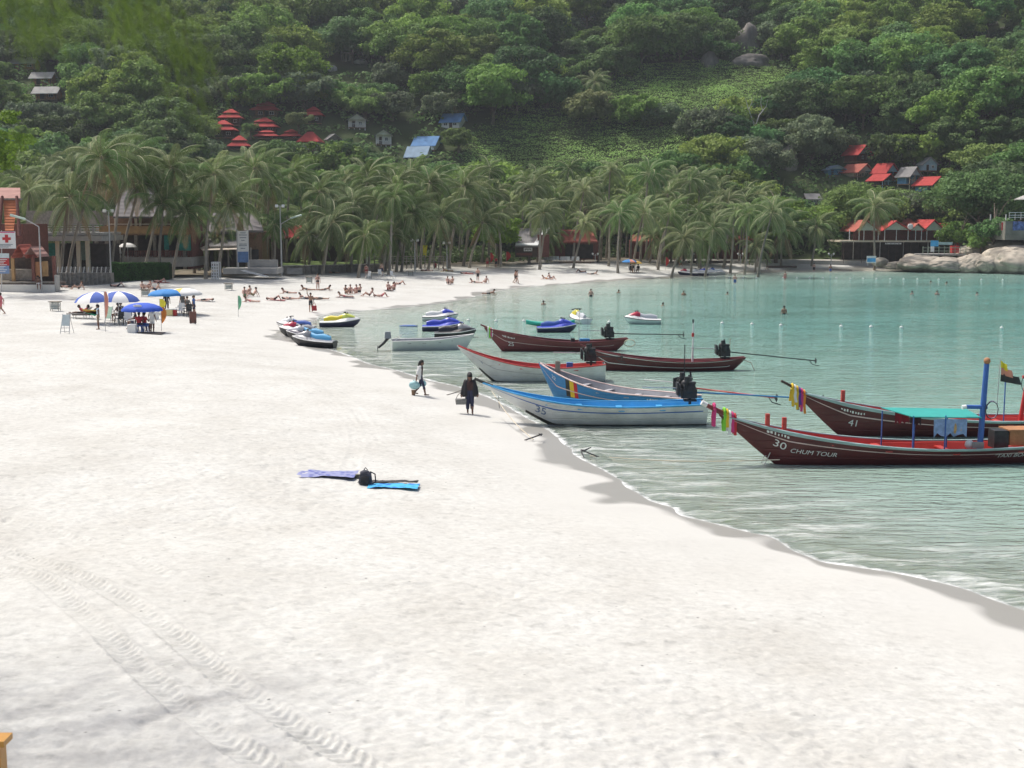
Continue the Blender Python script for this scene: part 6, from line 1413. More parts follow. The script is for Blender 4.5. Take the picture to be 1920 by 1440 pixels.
def skeleton(pn, dress, fingers=False, build=1.0):
    p = POSE[pn]; S, T, Bm, Hr = 0, 1, 2, 3; hip, ch, hd = p['hip'], p['chest'], p['head']; up = unit(ch - hip); side = np.array([1., 0, 0]); P = []
    top = {'shirt': T, 'dress': T, 'vest': T}.get(dress, S); sleeve = T if dress in ('shirt',) else S; leg = Bm if dress in ('shirt', 'shorts', 'vest', 'trousers') else S; pel = Bm if dress != 'dress' else T
    if dress == 'trousers': top = T
    for s, k, f in ((-1, 'kl', 'fl'), (1, 'kr', 'fr')):
        hj = hip + side * s * .085; mid = lerp(hj, p[k], .62); P += [(hj, mid, .088 * build, .072 * build, leg), (mid, p[k], .072 * build, .056, leg if dress == 'trousers' else S), (p[k], lerp(p[k], p[f], .35), .053, .056, leg if dress == 'trousers' else S), (lerp(p[k], p[f], .35), p[f], .056, .036, S), (p[f] + np.array([0, .03, -.03]), p[f] + p['toe'], .036, .028, S)]
        w = hip + up * .12 + side * s * .055; c2 = ch + side * s * .085; P += [(hj, w, .098 * build, .088 * build, pel if dress != 'dress' else T), (w, c2, .088 * build, .098 * build, top)]
        sh = ch + up * .07 + side * s * .165; P += [(c2, sh, .085, .058, top)]
        e, hnd = (p['el'], p['hl']) if s < 0 else (p['er'], p['hr']); P += [(sh, lerp(sh, e, .5), .052, .046, sleeve), (lerp(sh, e, .5), e, .044, .038, S), (e, hnd, .038, .026, S)]
        d = unit(hnd - e); pm = hnd + d * .07; P += [(hnd, pm, .026, .030, S)]
        acr = unit(np.cross(d, np.array([0, 1, .1]))) * s
        if fingers:
            for q, l in ((-1.5, .05), (-.5, .07), (.5, .075), (1.5, .065)): b0 = pm + acr * q * .0165; m1 = b0 + d * l * .55; P += [(b0, m1, .0095, .009, S), (m1, m1 + unit(d + np.array([0, -.6, 0])) * l * .5, .009, .008, S)]
            P += [(hnd + d * .02 + acr * .025, hnd + d * .05 + acr * .05 + np.array([0, -.02, 0]), .012, .010, S), (hnd + d * .05 + acr * .05 + np.array([0, -.02, 0]), hnd + d * .085 + acr * .052 + np.array([0, -.03, 0]), .010, .009, S)]
        else: P += [(pm, pm + d * .07, .026, .014, S), (hnd + d * .03, hnd + d * .07 + acr * .03, .014, .010, S)]
    nk = ch + up * .12; f3 = np.array([0, -1., 0]); hu = unit(hd - nk); fw = unit(f3 - hu * (f3 @ hu)) if abs(hu @ f3) < .95 else np.array([0, 0, 1.])
    if pn in ('lie', 'knees'): fw = np.array([0, 0, 1.])
    if pn == 'prop': fw = np.array([0, 1., .1])
    P += [(ch + up * .02, nk, .10, .062, top), (nk, hd - hu * .05, .052, .048, S), (hd - hu * .055 + fw * .015, hd + hu * .05, .072, .088, S), (hd + fw * .088 - hu * .012, hd + fw * .102 - hu * .025, .014, .016, S), (hd + fw * .07 - hu * .055, hd + fw * .078 - hu * .06, .02, .018, S)]
    for s in (-1, 1): P += [(hd + side * s * .088 + hu * .0, hd + side * s * .092 - hu * .03, .016, .013, S)]
    P += [(hd + hu * .055 - fw * .005, hd + hu * .03 - fw * .045, .094, .092, Hr), (hd - fw * .06, hd - hu * .06 - fw * .055, .07, .055, Hr)]
    if dress in ('bikini', 'dress'):
        for s in (-1, 1): P += [(ch + up * -.01 + side * s * .075 + fw * .07, ch + up * -.012 + side * s * .075 + fw * .085, .058, .05, T)]
        P += [(hd - fw * .07 - hu * .05, ch - fw * .09 + up * .06, .06, .035, Hr)]
    if dress == 'dress':
        P += [(hip, lerp(hip, (p['kl'] + p['kr']) / 2, .75), .13, .17, T)]
    return P
_body = {}
def body_mesh(pn, dress, h=.03):
    if (pn, dress) not in _body:
        V, Q, mi = grow(skeleton(pn, dress), h); me = mesh_np("body", V, Q, True); me.polygons.foreach_set("material_index", mi.astype(np.int32))
        for k in range(4): me.materials.append(None)
        _body[(pn, dress)] = me
    return _body[(pn, dress)]
def pmat(n, c, r=.75): return mat(n, c, rough=r, var=.08, scale=6)
SKIN = [pmat("skin_fair", (.52, .33, .25), .55), pmat("skin_tanned", (.36, .20, .135), .55), pmat("skin_brown", (.17, .085, .055), .55), pmat("skin_pink", (.54, .33, .26), .55)]
HAIR = [pmat("hair_black", (.015, .012, .011)), pmat("hair_brown", (.07, .04, .022)), pmat("hair_blond", (.32, .22, .10))]
CLO = {n: pmat("cloth_" + n, c) for n, c in dict(black=(.02, .02, .024), navy=(.025, .03, .07), red=(.42, .03, .04), pink=(.62, .16, .18), white=(.72, .72, .70), blue=(.06, .14, .38), green=(.06, .22, .10), brown=(.055, .026, .024), grey=(.25, .25, .26), yellow=(.65, .50, .08), khaki=(.30, .25, .16), violet=(.20, .08, .30), paleblue=(.45, .60, .68), orange=(.65, .25, .05)).items()}
def person(label, loc, pn, rz, dress='shorts', skin=0, top='black', bot='black', hair=1, group=None, s=1.0):
    o = bpy.data.objects.new("person", body_mesh(pn, dress)); o.location = loc; o.rotation_euler = (0, 0, rz); o.scale = (s, s, s); link(o); setp(o, label, "person", group)
    for k, m in enumerate((SKIN[skin], CLO[top], CLO[bot], HAIR[hair])): o.material_slots[k].link = 'OBJECT'; o.material_slots[k].material = m
    return o
def sand_at(px, py, dz=0.0): return hit(px, py) + Vector((0, 0, dz))
R90 = math.pi / 2
towel_m = {}
def towel(label, loc, rz, m, w=.8, l=1.8, seed=0):
    rg = np.random.default_rng(seed); n, k = 12, 6; X, Y = np.meshgrid(np.linspace(-w / 2, w / 2, k), np.linspace(-l / 2, l / 2, n)); Z = .03 + .02 * fbm(X * 3 + seed, Y * 3, 2, seed)
    me = mesh_np("towel", np.stack([X.ravel(), Y.ravel(), Z.ravel()], 1), grid_faces(n, k), True); me.materials.append(m); o = bpy.data.objects.new("towel", me); o.location = loc; o.rotation_euler = (0, 0, rz); link(o); setp(o, label, "towel"); return o
# lying figures: head towards +Y in the pose; rz=-R90 puts the head to the right (+X), rz=R90 to the left
L_, R_ = R90, -R90
sun_list = [
    # px, py, pose, rz, dress, skin, top, bottom, hair, label
    (130, 540, 'lie', L_, 'shorts', 3, 'black', 'black', 0, "sunbather lying at the foot of the stone wall, feet towards the hedge"),
    (146, 543, 'lean', R_, 'bikini', 0, 'black', 'black', 1, "woman leaning back on her arms at the foot of the stone wall"),
    (222, 538, 'knees', L_, 'shorts', 3, 'navy', 'navy', 0, "sunbather with raised knees on the sand before the hedge"),
    (302, 530, 'knees', L_, 'bikini', 3, 'red', 'red', 1, "sunbather in red lying close to the end of the hedge"),
    (268, 545, 'sit', .6, 'shorts', 0, 'black', 'black', 0, "seated sunbather behind the wire bin beside the hedge, on the left"),
    (279, 543, 'sit', -.5, 'bikini', 3, 'black', 'black', 1, "seated sunbather in black behind the wire bin beside the hedge"),
    (290, 546, 'lean', -1.2, 'shorts', 0, 'grey', 'navy', 0, "sunbather leaning back just above the blue parasol"),
    (383, 565, 'lie', R_, 'shorts', 3, 'black', 'black', 1, "sunbather lying alone right of the white and yellow parasol"),
    (459, 557, 'sit', .4, 'shorts', 3, 'green', 'green', 1, "man sitting in the group behind the pale green flag, nearest the flag"),
    (466, 554, 'sit', -.3, 'bikini', 0, 'black', 'black', 0, "woman sitting in the middle of the group behind the pale green flag"),
    (473, 556, 'lean', -.9, 'shorts', 3, 'green', 'khaki', 0, "man leaning back in the group behind the pale green flag"),
    (470, 567, 'prop', L_, 'bikini', 3, 'pink', 'pink', 1, "sunbather propped on elbows right beside the pale green flag"),
    (540, 551, 'prop', L_, 'bikini', 3, 'black', 'black', 1, "sunbather propped on elbows, alone behind the row of lying people"),
    (516, 563, 'knees', L_, 'shorts', 3, 'black', 'black', 1, "first of the row of lying sunbathers left of the waving man"),
    (545, 562, 'lie', L_, 'bikini', 3, 'navy', 'navy', 0, "second of the row of lying sunbathers left of the waving man"),
    (572, 560, 'prop', L_, 'bikini', 3, 'white', 'white', 0, "sunbather in white propped up behind the waving man"),
    (600, 562, 'lie', L_, 'shorts', 1, 'black', 'black', 0, "sunbather lying just right of the waving man"),
    (576, 545, 'prop', L_, 'bikini', 1, 'black', 'black', 1, "dark sunbather lying left of the standing woman"),
    (609, 545, 'prop', R_, 'bikini', 1, 'black', 'black', 0, "dark sunbather lying right of the standing woman"),
    (646, 558, 'prop', L_, 'bikini', 3, 'black', 'pink', 1, "sunbather propped on elbows below the seated group of four"),
    (650, 552, 'sit', .5, 'bikini', 1, 'black', 'black', 0, "dark haired woman at the left of the seated group of four"),
    (657, 551, 'sit', .1, 'shorts', 3, 'black', 'black', 0, "second person of the seated group of four"),
    (667, 551, 'sit', -.3, 'bikini', 3, 'red', 'red', 1, "third person of the seated group of four, in red"),
    (673, 550, 'sit', -.6, 'shorts', 0, 'black', 'black', 1, "person at the right of the seated group of four"),
    (691, 556, 'lean', R_ * .8, 'bikini', 3, 'black', 'black', 1, "woman sitting upright next to a man lying with raised knees"),
    (716, 557, 'knees', L_, 'shorts', 3, 'black', 'pink', 1, "man lying with raised knees near the wet sand"),
    (729, 545, 'sit', .3, 'shorts', 3, 'red', 'red', 1, "red skinned person sitting beside another on a dark towel"),
    (738, 545, 'sit', -.5, 'bikini', 3, 'red', 'black', 0, "person with bowed back sitting on a dark towel"),
    (750, 534, 'knees', L_, 'bikini', 3, 'black', 'black', 1, "sunbather with raised knees behind the pair on the dark towel"),
    (840, 533, 'sit', .3, 'shorts', 3, 'white', 'black', 1, "left one of a couple sitting halfway to the far bar"),
    (847, 533, 'sit', -.4, 'bikini', 0, 'black', 'black', 0, "right one of a couple sitting halfway to the far bar, in black"),
    (891, 531, 'prop', L_, 'bikini', 3, 'black', 'black', 0, "sunbather lying at the feet of a standing man"),
    (910, 531, 'lean', -.4, 'bikini', 3, 'black', 'navy', 1, "woman leaning back right of the standing man"),
    (875, 514, 'lie', L_, 'bikini', 3, 'red', 'red', 1, "sunbather in red lying alone in the middle distance"),
    (1025, 524, 'prop', L_, 'bikini', 3, 'orange', 'orange', 2, "blond sunbather lying left of a seated one near the bay's bend"),
    (1034, 524, 'lean', L_ * .7, 'shorts', 3, 'black', 'black', 0, "sunbather sitting near the bay's bend"),
    (1088, 511, 'knees', R_, 'shorts', 1, 'black', 'black', 0, "dark sunbather with raised knees on a blue towel far along the beach"),
    (1112, 515, 'prop', R_, 'shorts', 1, 'black', 'black', 0, "dark sunbather at the end of a blue towel far along the beach"),
    (625, 513, 'lie', L_, 'shorts', 1, 'black', 'black', 0, "dark sunbather lying in the shade at the foot of the lawn wall"),
    (650, 511, 'sit', .3, 'bikini', 3, 'black', 'black', 1, "sunbather sitting in the shade before the lawn wall, on the left"),
    (662, 510, 'sit', -.4, 'shorts', 3, 'red', 'red', 1, "sunbather sitting in the shade before the lawn wall, on the right"),
    (800, 509, 'lie', L_, 'bikini', 3, 'red', 'navy', 1, "sunbather lying in the shade before the rail fence"),
    (816, 503, 'sit', 0.2, 'shirt', 2, 'red', 'red', 0, "person in red crouching in the shade before the rail fence"),
    (838, 509, 'prop', L_, 'bikini', 1, 'yellow', 'yellow', 0, "sunbather on a yellow mat in the shade of the palms"),
]
for i, (px, py, pn, rz, dr, sk, tp, bt, hr, lab) in enumerate(sun_list):
    p = sand_at(px, py); person(lab, p + Vector((0, 0, .03)), pn, rz + random.uniform(-.2, .2), dr, sk, tp, bt, hr, "sunbathers on the sand")
    if i in (2, 3, 7, 13, 15, 19, 26, 29, 33, 36, 43): towel("%s towel under %s" % (("dark", "red", "white", "pink", "dark blue", "pale", "black", "striped white", "faded red", "blue", "yellow")[(2, 3, 7, 13, 15, 19, 26, 29, 33, 36, 43).index(i)], {2: "the sunbather before the hedge", 3: "the sunbather in red by the hedge", 7: "the sunbather alone by the parasols", 13: "the first lying sunbather of the row", 15: "the sunbather in white", 19: "the sunbather below the group of four", 26: "the red skinned pair", 29: "the couple sitting halfway down the beach", 33: "the lone sunbather in red", 36: "the dark sunbather far down the beach", 43: "the sunbather in the palm shade"}[i]), p, rz, CLO[("black", "red", "white", "pink", "navy", "grey", "black", "white", "red", "blue", "yellow")[(2, 3, 7, 13, 15, 19, 26, 29, 33, 36, 43).index(i)]], .9, 1.9, i)
stand_list = [
    (3, 590, 'walk', R_, 'shirt', 1, 'pink', 'pink', 0, "person in a pink shirt walking in from the left edge"),
    (72, 551, 'chair', .5, 'shorts', 2, 'black', 'white', 0, "person in dark top and white shorts sitting on the white wall"),
    (596, 544, 'stand', .3, 'bikini', 3, 'black', 'black', 1, "woman in a bikini standing between lying sunbathers"),
    (687, 521, 'stand', 0, 'bikini', 3, 'red', 'red', 1, "woman in red standing by a chair before the lawn wall"),
    (716, 518, 'stand', .4, 'shorts', 0, 'black', 'navy', 1, "man standing by chairs before the rail fence"),
    (896, 528, 'stand', 0, 'shorts', 3, 'black', 'black', 1, "man standing behind a lying sunbather in the middle distance"),
    (966, 531, 'walk', L_, 'shorts', 1, 'black', 'black', 0, "dark skinned man walking along the waterline in the middle distance"),
    (969, 532, 'walk', L_, 'bikini', 3, 'black', 'black', 1, "person walking close beside the man in the middle distance"),
    (914, 503, 'stand', .1, 'shorts', 1, 'black', 'red', 0, "person standing near the left red flag"),
    (930, 503, 'stand', .1, 'shirt', 1, 'red', 'black', 0, "person standing between the two red flags"),
    (1438, 508, 'walk', L_, 'shirt', 1, 'black', 'black', 0, "person in dark clothes walking on the far beach"),
    (1326, 499, 'stand', 0, 'shirt', 1, 'black', 'black', 0, "person standing above the far row of jet skis"),
    (1276, 500, 'walk', R_, 'shorts', 1, 'green', 'green', 0, "person in green walking near the far red flag"),
    (525, 497, 'stand', 0, 'shirt', 1, 'white', 'khaki', 0, "person in white on the lawn beside the lamp post"),
    (455, 503, 'stand', .1, 'shirt', 1, 'white', 'black', 0, "person in a white shirt in front of the blue banner cloth"),
    (476, 500, 'stand', -.2, 'shirt', 2, 'black', 'black', 0, "person in black right of the banner"),
    (437, 505, 'stand', .4, 'shirt', 1, 'black', 'black', 0, "person in black in the bar doorway left of the banner"),
    (500, 516, 'stand', .2, 'shirt', 1, 'blue', 'navy', 0, "person in blue at the foot of the white ramp"),
    (604, 494, 'stand', .3, 'shirt', 1, 'white', 'grey', 0, "person in white standing among the palms on the lawn"),
    (640, 494, 'stand', -.3, 'shirt', 1, 'grey', 'black', 0, "person in grey standing on the lawn near the small willow-like tree"),
    (185, 618, 'stand', -1.2, 'vest', 2, 'paleblue', 'khaki', 0, "vendor in a pale blue vest and khaki shorts holding a striped kite-like cloth"),
    (286, 624, 'stand', 2.8, 'shirt', 2, 'white', 'white', 0, "man in a white shirt standing behind the table of the blue parasol"),
    (313, 587, 'stand', .2, 'shirt', 2, 'black', 'brown', 0, "person in dark clothes standing under the far blue parasol"),
    (364, 594, 'stand', 1.5, 'shirt', 1, 'blue', 'navy', 1, "person in blue standing behind the brown notice board"),
    (343, 588, 'stand', -.4, 'dress', 1, 'grey', 'black', 0, "woman in a patterned dress standing under the white and yellow parasol"),
]
for (px, py, pn, rz, dr, sk, tp, bt, hr, lab) in stand_list:
    p = sand_at(px, py)
    if px == 72: p = atd(72, 534, 121.6) + Vector((0, 0, -.45))
    if 500 <= px <= 640 and py < 498: p.z = max(p.z, atd(px, py, p.y).z)
    person(lab, p, pn, rz, dr, sk, tp, bt, hr, None)
seat_list = [(262, 622, 'chair', 3.3, 'shirt', 2, 'red', 'navy', 0, "seated person in a red shirt under the blue parasol, on the left"), (273, 622, 'chair', 2.9, 'shirt', 2, 'red', 'blue', 0, "seated person in a red shirt under the blue parasol, on the right"), (250, 617, 'chair', -1.2, 'shirt', 2, 'black', 'navy', 0, "seated person in black at the left of the blue parasol's table"), (242, 606, 'chair', -.9, 'shirt', 2, 'black', 'grey', 0, "seated person in black behind the blue parasol"), (228, 600, 'chair', .5, 'shirt', 2, 'grey', 'black', 0, "seated person under the right blue and white parasol"), (220, 602, 'chair', -.5, 'shirt', 2, 'brown', 'black', 0, "seated person in brown at the pole of the blue and white parasols"), (151, 596, 'recline', R_, 'shirt', 2, 'red', 'black', 0, "person in red reclining on a lounger under the left blue and white parasol"), (164, 596, 'recline', L_, 'shirt', 2, 'red', 'black', 0, "second person reclining under the left blue and white parasol"), (352, 586, 'chair', .4, 'shirt', 1, 'grey', 'black', 0, "seated person under the white and yellow parasol"), (1182, 512, 'chair', .4, 'shirt', 2, 'black', 'black', 0, "seated person under the far pair of parasols, on the left"), (1196, 512, 'chair', -.4, 'shirt', 2, 'black', 'grey', 0, "seated person under the far pair of parasols, on the right"), (1188, 511, 'stand', 0, 'shirt', 1, 'white', 'black', 0, "person standing under the far pair of parasols")]
for (px, py, pn, rz, dr, sk, tp, bt, hr, lab) in seat_list: person(lab, sand_at(px, py), pn, rz, dr, sk, tp, bt, hr, "people under the parasols")
# bathers: pixel at the water surface, how deep they stand
bath = [(1019, 571, 1.30, 0, "dark haired bather's head and shoulders near the jet skis"), (1108, 556, .85, 0, "man standing waist deep left of the open water"), (1160, 549, 1.32, .4, "pair of shoulders and a dark head in the shallows"), (1243, 573, 1.38, .2, "dark head of a swimmer beyond the red jet ski"), (1282, 554, 1.15, -.3, "bather chest deep in the middle of the bay"), (1378, 531, .55, 0, "man knee deep in blue shorts at the far beach"), (1472, 524, .6, .3, "woman in pink standing knee deep at the far beach"), (1470, 589, .95, .1, "tanned man standing waist deep in the open bay"), (1710, 552, 1.3, .2, "first of three swimmers at the right, nearest the beach"), (1757, 553, 1.2, -.2, "second of three swimmers at the right, shoulders out"), (1832, 553, 1.36, .4, "third of three swimmers, nearest the right edge"), (1364, 552, 1.38, 0, "splashing swimmer in the middle of the bay"), (1526, 509, .35, .2, "pale bather ankle deep at the far end of the beach"), (1557, 510, .5, .1, "dark bather ankle deep at the far end of the beach"), (1745, 530, 1.4, .1, "tiny dark head of a swimmer at the far float line"), (1775, 532, 1.4, .2, "another tiny dark head near the far float line")]
for i, (px, py, dp, rz, lab) in enumerate(bath): person(lab, at(px, py, 0) - Vector((0, 0, dp)), 'stand', rz, 'shorts' if i != 6 else 'bikini', (1, 3, 1, 1, 1, 3, 3, 1, 3, 3, 3, 1, 3, 1, 1, 1)[i], 'pink', ('black', 'black', 'black', 'black', 'black', 'blue', 'pink', 'black')[i % 8], 0, "bathers in the sea")
person("dark haired child lying in the shallow water by the sandbar", at(918, 551.5, .0), 'prop', -1.9, 'shorts', 1, 'black', 'black', 0)
# ---- the three nearer people
def hires(label, prims, mats_, loc, rz, s=1.0, h=.014):
    V, Q, mi = grow(prims, h, .03); me = mesh_np("body", V, Q, True); me.polygons.foreach_set("material_index", mi.astype(np.int32))
    for m in mats_: me.materials.append(m)
    o = bpy.data.objects.new("person", me); o.location = loc; o.rotation_euler = (0, 0, rz); o.scale = (s, s, s); link(o); setp(o, label, "person"); return o
def rec(P, old, new): return [(a, b, r0, r1, new if m == old else m) for a, b, r0, r1, m in P]
# woman with the white cardigan, seen from the side walking right
POSE['walk1'] = dict(POSE['walk']); POSE['walk1']['el'] = np.array([-.23, .14, 1.06]); POSE['walk1']['hl'] = np.array([-.24, .18, .80]); POSE['walk1']['er'] = np.array([.23, .0, 1.06]); POSE['walk1']['hr'] = np.array([.24, -.06, .80])
P = skeleton('walk1', 'trousers', True, .92); A_ = lambda x, y, z: np.array([x, y, z], float)
P = [(a, b, r0 * .95, r1 * .95, m) for a, b, r0, r1, m in P]
for s in (-1, 1): P += [(A_(s * .17, .02, 1.36), A_(s * .15, .06, .86), .07, .085, 4), (A_(s * .18, .0, 1.36), POSE['walk1']['el' if s < 0 else 'er'], .062, .055, 4)]
P += [(A_(0, .08, 1.34), A_(0, .11, .86), .08, .10, 4), (A_(0, .03, 1.52), A_(0, .09, 1.36), .075, .05, 3)]
p1 = sand_at(789, 742); hires("woman in a white cardigan, brown top and dark capri trousers carrying pale blue bags", P, [SKIN[2], CLO["brown"], CLO["navy"], HAIR[0], CLO["white"]], p1, R90, .97)
def soft_bag(label, loc, r, m, seed, hang=.35, cat="bag", name="carrier_bag"):
    t = thing(name, label, cat, loc); me = rock_mesh(r, seed, 3, .22); me.materials.append(m); link(bpy.data.objects.new("bag_body", me), t).location = (0, 0, -hang - r[2] * .6)
    for s in (-1, 1): MB().tube([Vector((s * r[0] * .5, 0, -hang - r[2] * .2)), Vector((s * .03, 0, 0))], .015, 4).build("handle", m, t)
BAGBLUE = mat("pale_blue_bag", (.36, .60, .62), rough=.5, var=.25, scale=6)
soft_bag("large pale blue carrier bag in the hand of the woman in white", p1 + Vector((-.27, .0, .74)), (.24, .14, .22), BAGBLUE, 41, .12); soft_bag("second pale blue carrier bag on the other side of the woman in white", p1 + Vector((.10, .26, .74)), (.14, .1, .15), BAGBLUE, 42, .14)
t = thing("tall_pail", "brown pail under the bags of the woman in white", "pail", p1 + Vector((-.33, -.02, 0))); MB().cyl((0, 0, .02), (0, 0, .26), .075, .095, n=10).build("pail_body", WOOD_BROWN, t); MB().tube([(.09 * math.cos(a), 0, .25 + .09 * math.sin(a)) for a in [k * .39 for k in range(9)]], .006, 4).build("handle", STEEL, t)
# woman in the dark hooded jacket facing the camera
POSE['walk2'] = dict(POSE['walk']); POSE['walk2'].update({k: np.array(v, float) for k, v in dict(kl=(-.09, -.06, .48), fl=(-.085, .05, .10), kr=(.10, -.08, .48), fr=(.10, -.12, .08), el=(-.28, .02, 1.08), hl=(-.33, -.04, .84), er=(.27, .02, 1.08), hr=(.30, -.06, .84)).items()})
P = skeleton('walk2', 'trousers', True, 1.0); e = POSE['walk2']
P = [q for q in P]
for s in (-1, 1): P += [(A_(s * .17, .02, 1.37), A_(s * .26, .03, .82), .075, .115, 4), (A_(s * .18, .0, 1.36), e['el' if s < 0 else 'er'], .066, .062, 4), (e['el' if s < 0 else 'er'], e['hl' if s < 0 else 'hr'] * .9 + e['el' if s < 0 else 'er'] * .1, .06, .07, 4), (A_(s * .09, .01, .84), A_(s * .085, -.02, .52), .10, .085, 2), (A_(s * .085, -.02, .52), A_(s * .09, -.01, .26), .082, .07, 2)]
for s in (-1, 1): P += [(A_(s * .15, -.05, 1.36), A_(s * .20, -.07, .82), .062, .09, 4)]
P += [(A_(0, .09, 1.34), A_(0, .13, .84), .10, .13, 4), (A_(0, .035, 1.60), A_(0, .075, 1.45), .112, .105, 4), (A_(0, .0, 1.66), A_(0, .03, 1.66), .085, .09, 4)]
p2 = sand_at(881, 776); hires("woman in a black hooded jacket, brown top and navy trousers walking towards the camera", P, [SKIN[2], CLO["brown"], CLO["navy"], HAIR[0], CLO["black"]], p2, .1, 1.0)
t = thing("wicker_basket", "grey basket carried beside the woman in the black jacket", "basket", p2 + Vector((-.36, -.02, .42))); MB().box((0, 0, .1), (.42, .28, .22), taper=1.12).build("basket_body", mat("grey_wicker", (.22, .22, .21), rough=.9, var=.4, scale=20), t); MB().tube([(.19 * math.cos(a), 0, .2 + .24 * math.sin(a)) for a in [k * .349 for k in range(10)]], .014, 5).build("handle", WOOD_GREY, t)
# man waving, with a red bag
p3 = sand_at(583, 585); hires("bare-chested man in dark shorts raising one arm, beside a red bag", skeleton('wave', 'shorts', True), [SKIN[1], CLO["navy"], CLO["black"], HAIR[0]], p3, 0.0, 1.0, .016)
t = thing("tote_bag", "bright red tote bag held beside the waving man", "bag", p3 + Vector((.32, -.05, .12))); MB().box((0, 0, .22), (.42, .16, .44), taper=.9).build("bag_body", CLO["red"], t)
for y in (-.05, .05): MB().tube([(-.13, y, .43), (-.08, y, .66), (.04, y, .68), (.13, y, .43)], .014, 5).build("handle", CLO["red"], t)
# ------------------------------------------------------------------ furniture of the beach
def S(px, py): return hit(px, py)
parasol("parasol", "blue and white parasol on the left of the pair", S(186, 606), 1.55, 2.25, .62, [CL_BLUE, CL_WHITE], gores=[0, 1], tilt=(.05, -.05)); parasol("parasol", "blue and white parasol on the right of the pair", S(222, 606), 1.55, 2.3, .62, [CL_WHITE, CL_BLUE], gores=[0, 1], tilt=(.05, .05))
parasol("parasol", "royal blue parasol with a white emblem over the people in red", S(268, 622), 1.35, 1.95, .42, [CL_ROYAL], valance=.12); parasol("parasol", "sky blue parasol behind the royal blue one", S(314, 588), 1.45, 1.95, .40, [CL_SKY], valance=.1); parasol("parasol", "white and yellow parasol beside the sky blue one", S(346, 588), 1.45, 2.05, .45, [CL_WHITE, CL_YELLOW], gores=[0, 1, 0, 0], valance=.1)
parasol("parasol", "blue parasol of the far pair", S(1180, 512), 1.1, 2.0, .4, [CL_SKY, CL_SALMON], gores=[0, 0, 1, 0]); parasol("parasol", "yellow parasol of the far pair", S(1190, 512), 1.1, 1.8, .4, [CL_YELLOW])
p = S(268, 622); e = MB(); e.ball((0, -1.05, 1.80), (.3, .02, .09), 10, 5); em = e.build("emblem", CL_WHITE); em.location = p; 
for o_ in bpy.data.objects:
    if o_.get("label") == "royal blue parasol with a white emblem over the people in red": em.parent = o_; em.location = (0, 0, .0); em.rotation_euler = (0, 0, 0)
# tables and chairs under them
def table(label, loc, m, w=.9, h=.7):
    t = thing("beach_table", label, "table", loc); MB().box((0, 0, h), (w, w * .8, .05)).build("table_top", m, t)
    for x, y in ((-.38, -.3), (.38, -.3), (-.38, .3), (.38, .3)): MB().cyl((x * w, y * w, 0), (x * w, y * w, h), .025, n=5).build("leg", m, t)
table("white table under the royal blue parasol", S(264, 619), WHITE_PAINT); table("white table under the blue and white parasols", S(228, 604), WHITE_PAINT); table("dark table under the white and yellow parasol", S(346, 590), INNER)
for i, (px, py, m, lab) in enumerate(((232, 608, WHITE_PAINT, "white plastic chair in front of the blue and white parasols"), (240, 611, WHITE_PAINT, "white plastic chair left of the royal blue parasol"), (246, 600, WHITE_PAINT, "white plastic chair behind the royal blue parasol"), (223, 609, IRON, "dark chair near the parasol pole"), (352, 594, IRON, "dark chair in front of the white and yellow parasol"), (338, 592, WHITE_PAINT, "white chair left of the white and yellow parasol"), (690, 524, WHITE_PAINT, "white chair beside the woman in red before the lawn wall"), (714, 520, WHITE_PAINT, "white chair beside the man before the rail fence"), (737, 523, WHITE_PAINT, "white chair on the sand before the rail fence"))): chair(lab, S(px, py), m, random.uniform(-1, 1))
for (px, py, m, lab) in ((262, 623, BLUE_PAINT, "blue plastic stool under the person in red on the left"), (273, 623, BLUE_PAINT, "blue plastic stool under the person in red on the right")):
    t = thing("plastic_stool", lab, "stool", S(px, py)); MB().box((0, 0, .43), (.36, .36, .06)).build("seat", m, t)
    for x, y in ((-1, -1), (1, -1), (-1, 1), (1, 1)): MB().tube([(x * .14, y * .14, .42), (x * .19, y * .19, 0)], .03, 5).build("leg", m, t)
def lounger(label, px, py, rz, m):
    t = thing("sun_lounger", label, "lounger", S(px, py), rz); MB().box((0, -.35, .32), (.6, 1.3, .08)).build("mattress", m, t); MB().box((0, .5, .55), (.6, .75, .08), rx=.7).build("backrest", m, t)
    for x, y in ((-.26, -.9), (.26, -.9), (-.26, .3), (.26, .3)): MB().cyl((x, y, 0), (x, y, .3), .03, n=5).build("leg", WHITE_PAINT, t)
lounger("grey lounger with a raised back under the left blue and white parasol", 152, 596, R_, CONCRETE); lounger("lounger beside it with a dark cushion", 163, 598, R_, INNER)
for (px, py, m, lab) in ((318, 592, mat("cooler_yellow", (.72, .62, .30), rough=.5, var=.08), "cream coloured cooler box beside the red one"), (325, 592, RED_PAINT, "red cooler box under the sky blue parasol"), (290, 598, WHITE_PAINT, "white cooler box behind the royal blue parasol"), (248, 624, WHITE_PAINT, "white sack on the sand beside the table of the people in red")):
    t = thing("cooler_box", lab, "cooler", S(px, py)); MB().box((0, 0, .24), (.55, .4, .48), taper=.96).build("box_body", m, t); MB().box((0, 0, .51), (.58, .43, .07)).build("lid", WHITE_PAINT if m is not WHITE_PAINT else m, t)
o = MB().box((0, 0, .02), (2.2, 1.2, .03)).build("parasol_shadow", INNER, None, S(275, 625)); setp(o, "painted shadow of the royal blue parasol on the sand under its table", "mat")  # thin dark slab painted as the shadow beneath the royal blue parasol
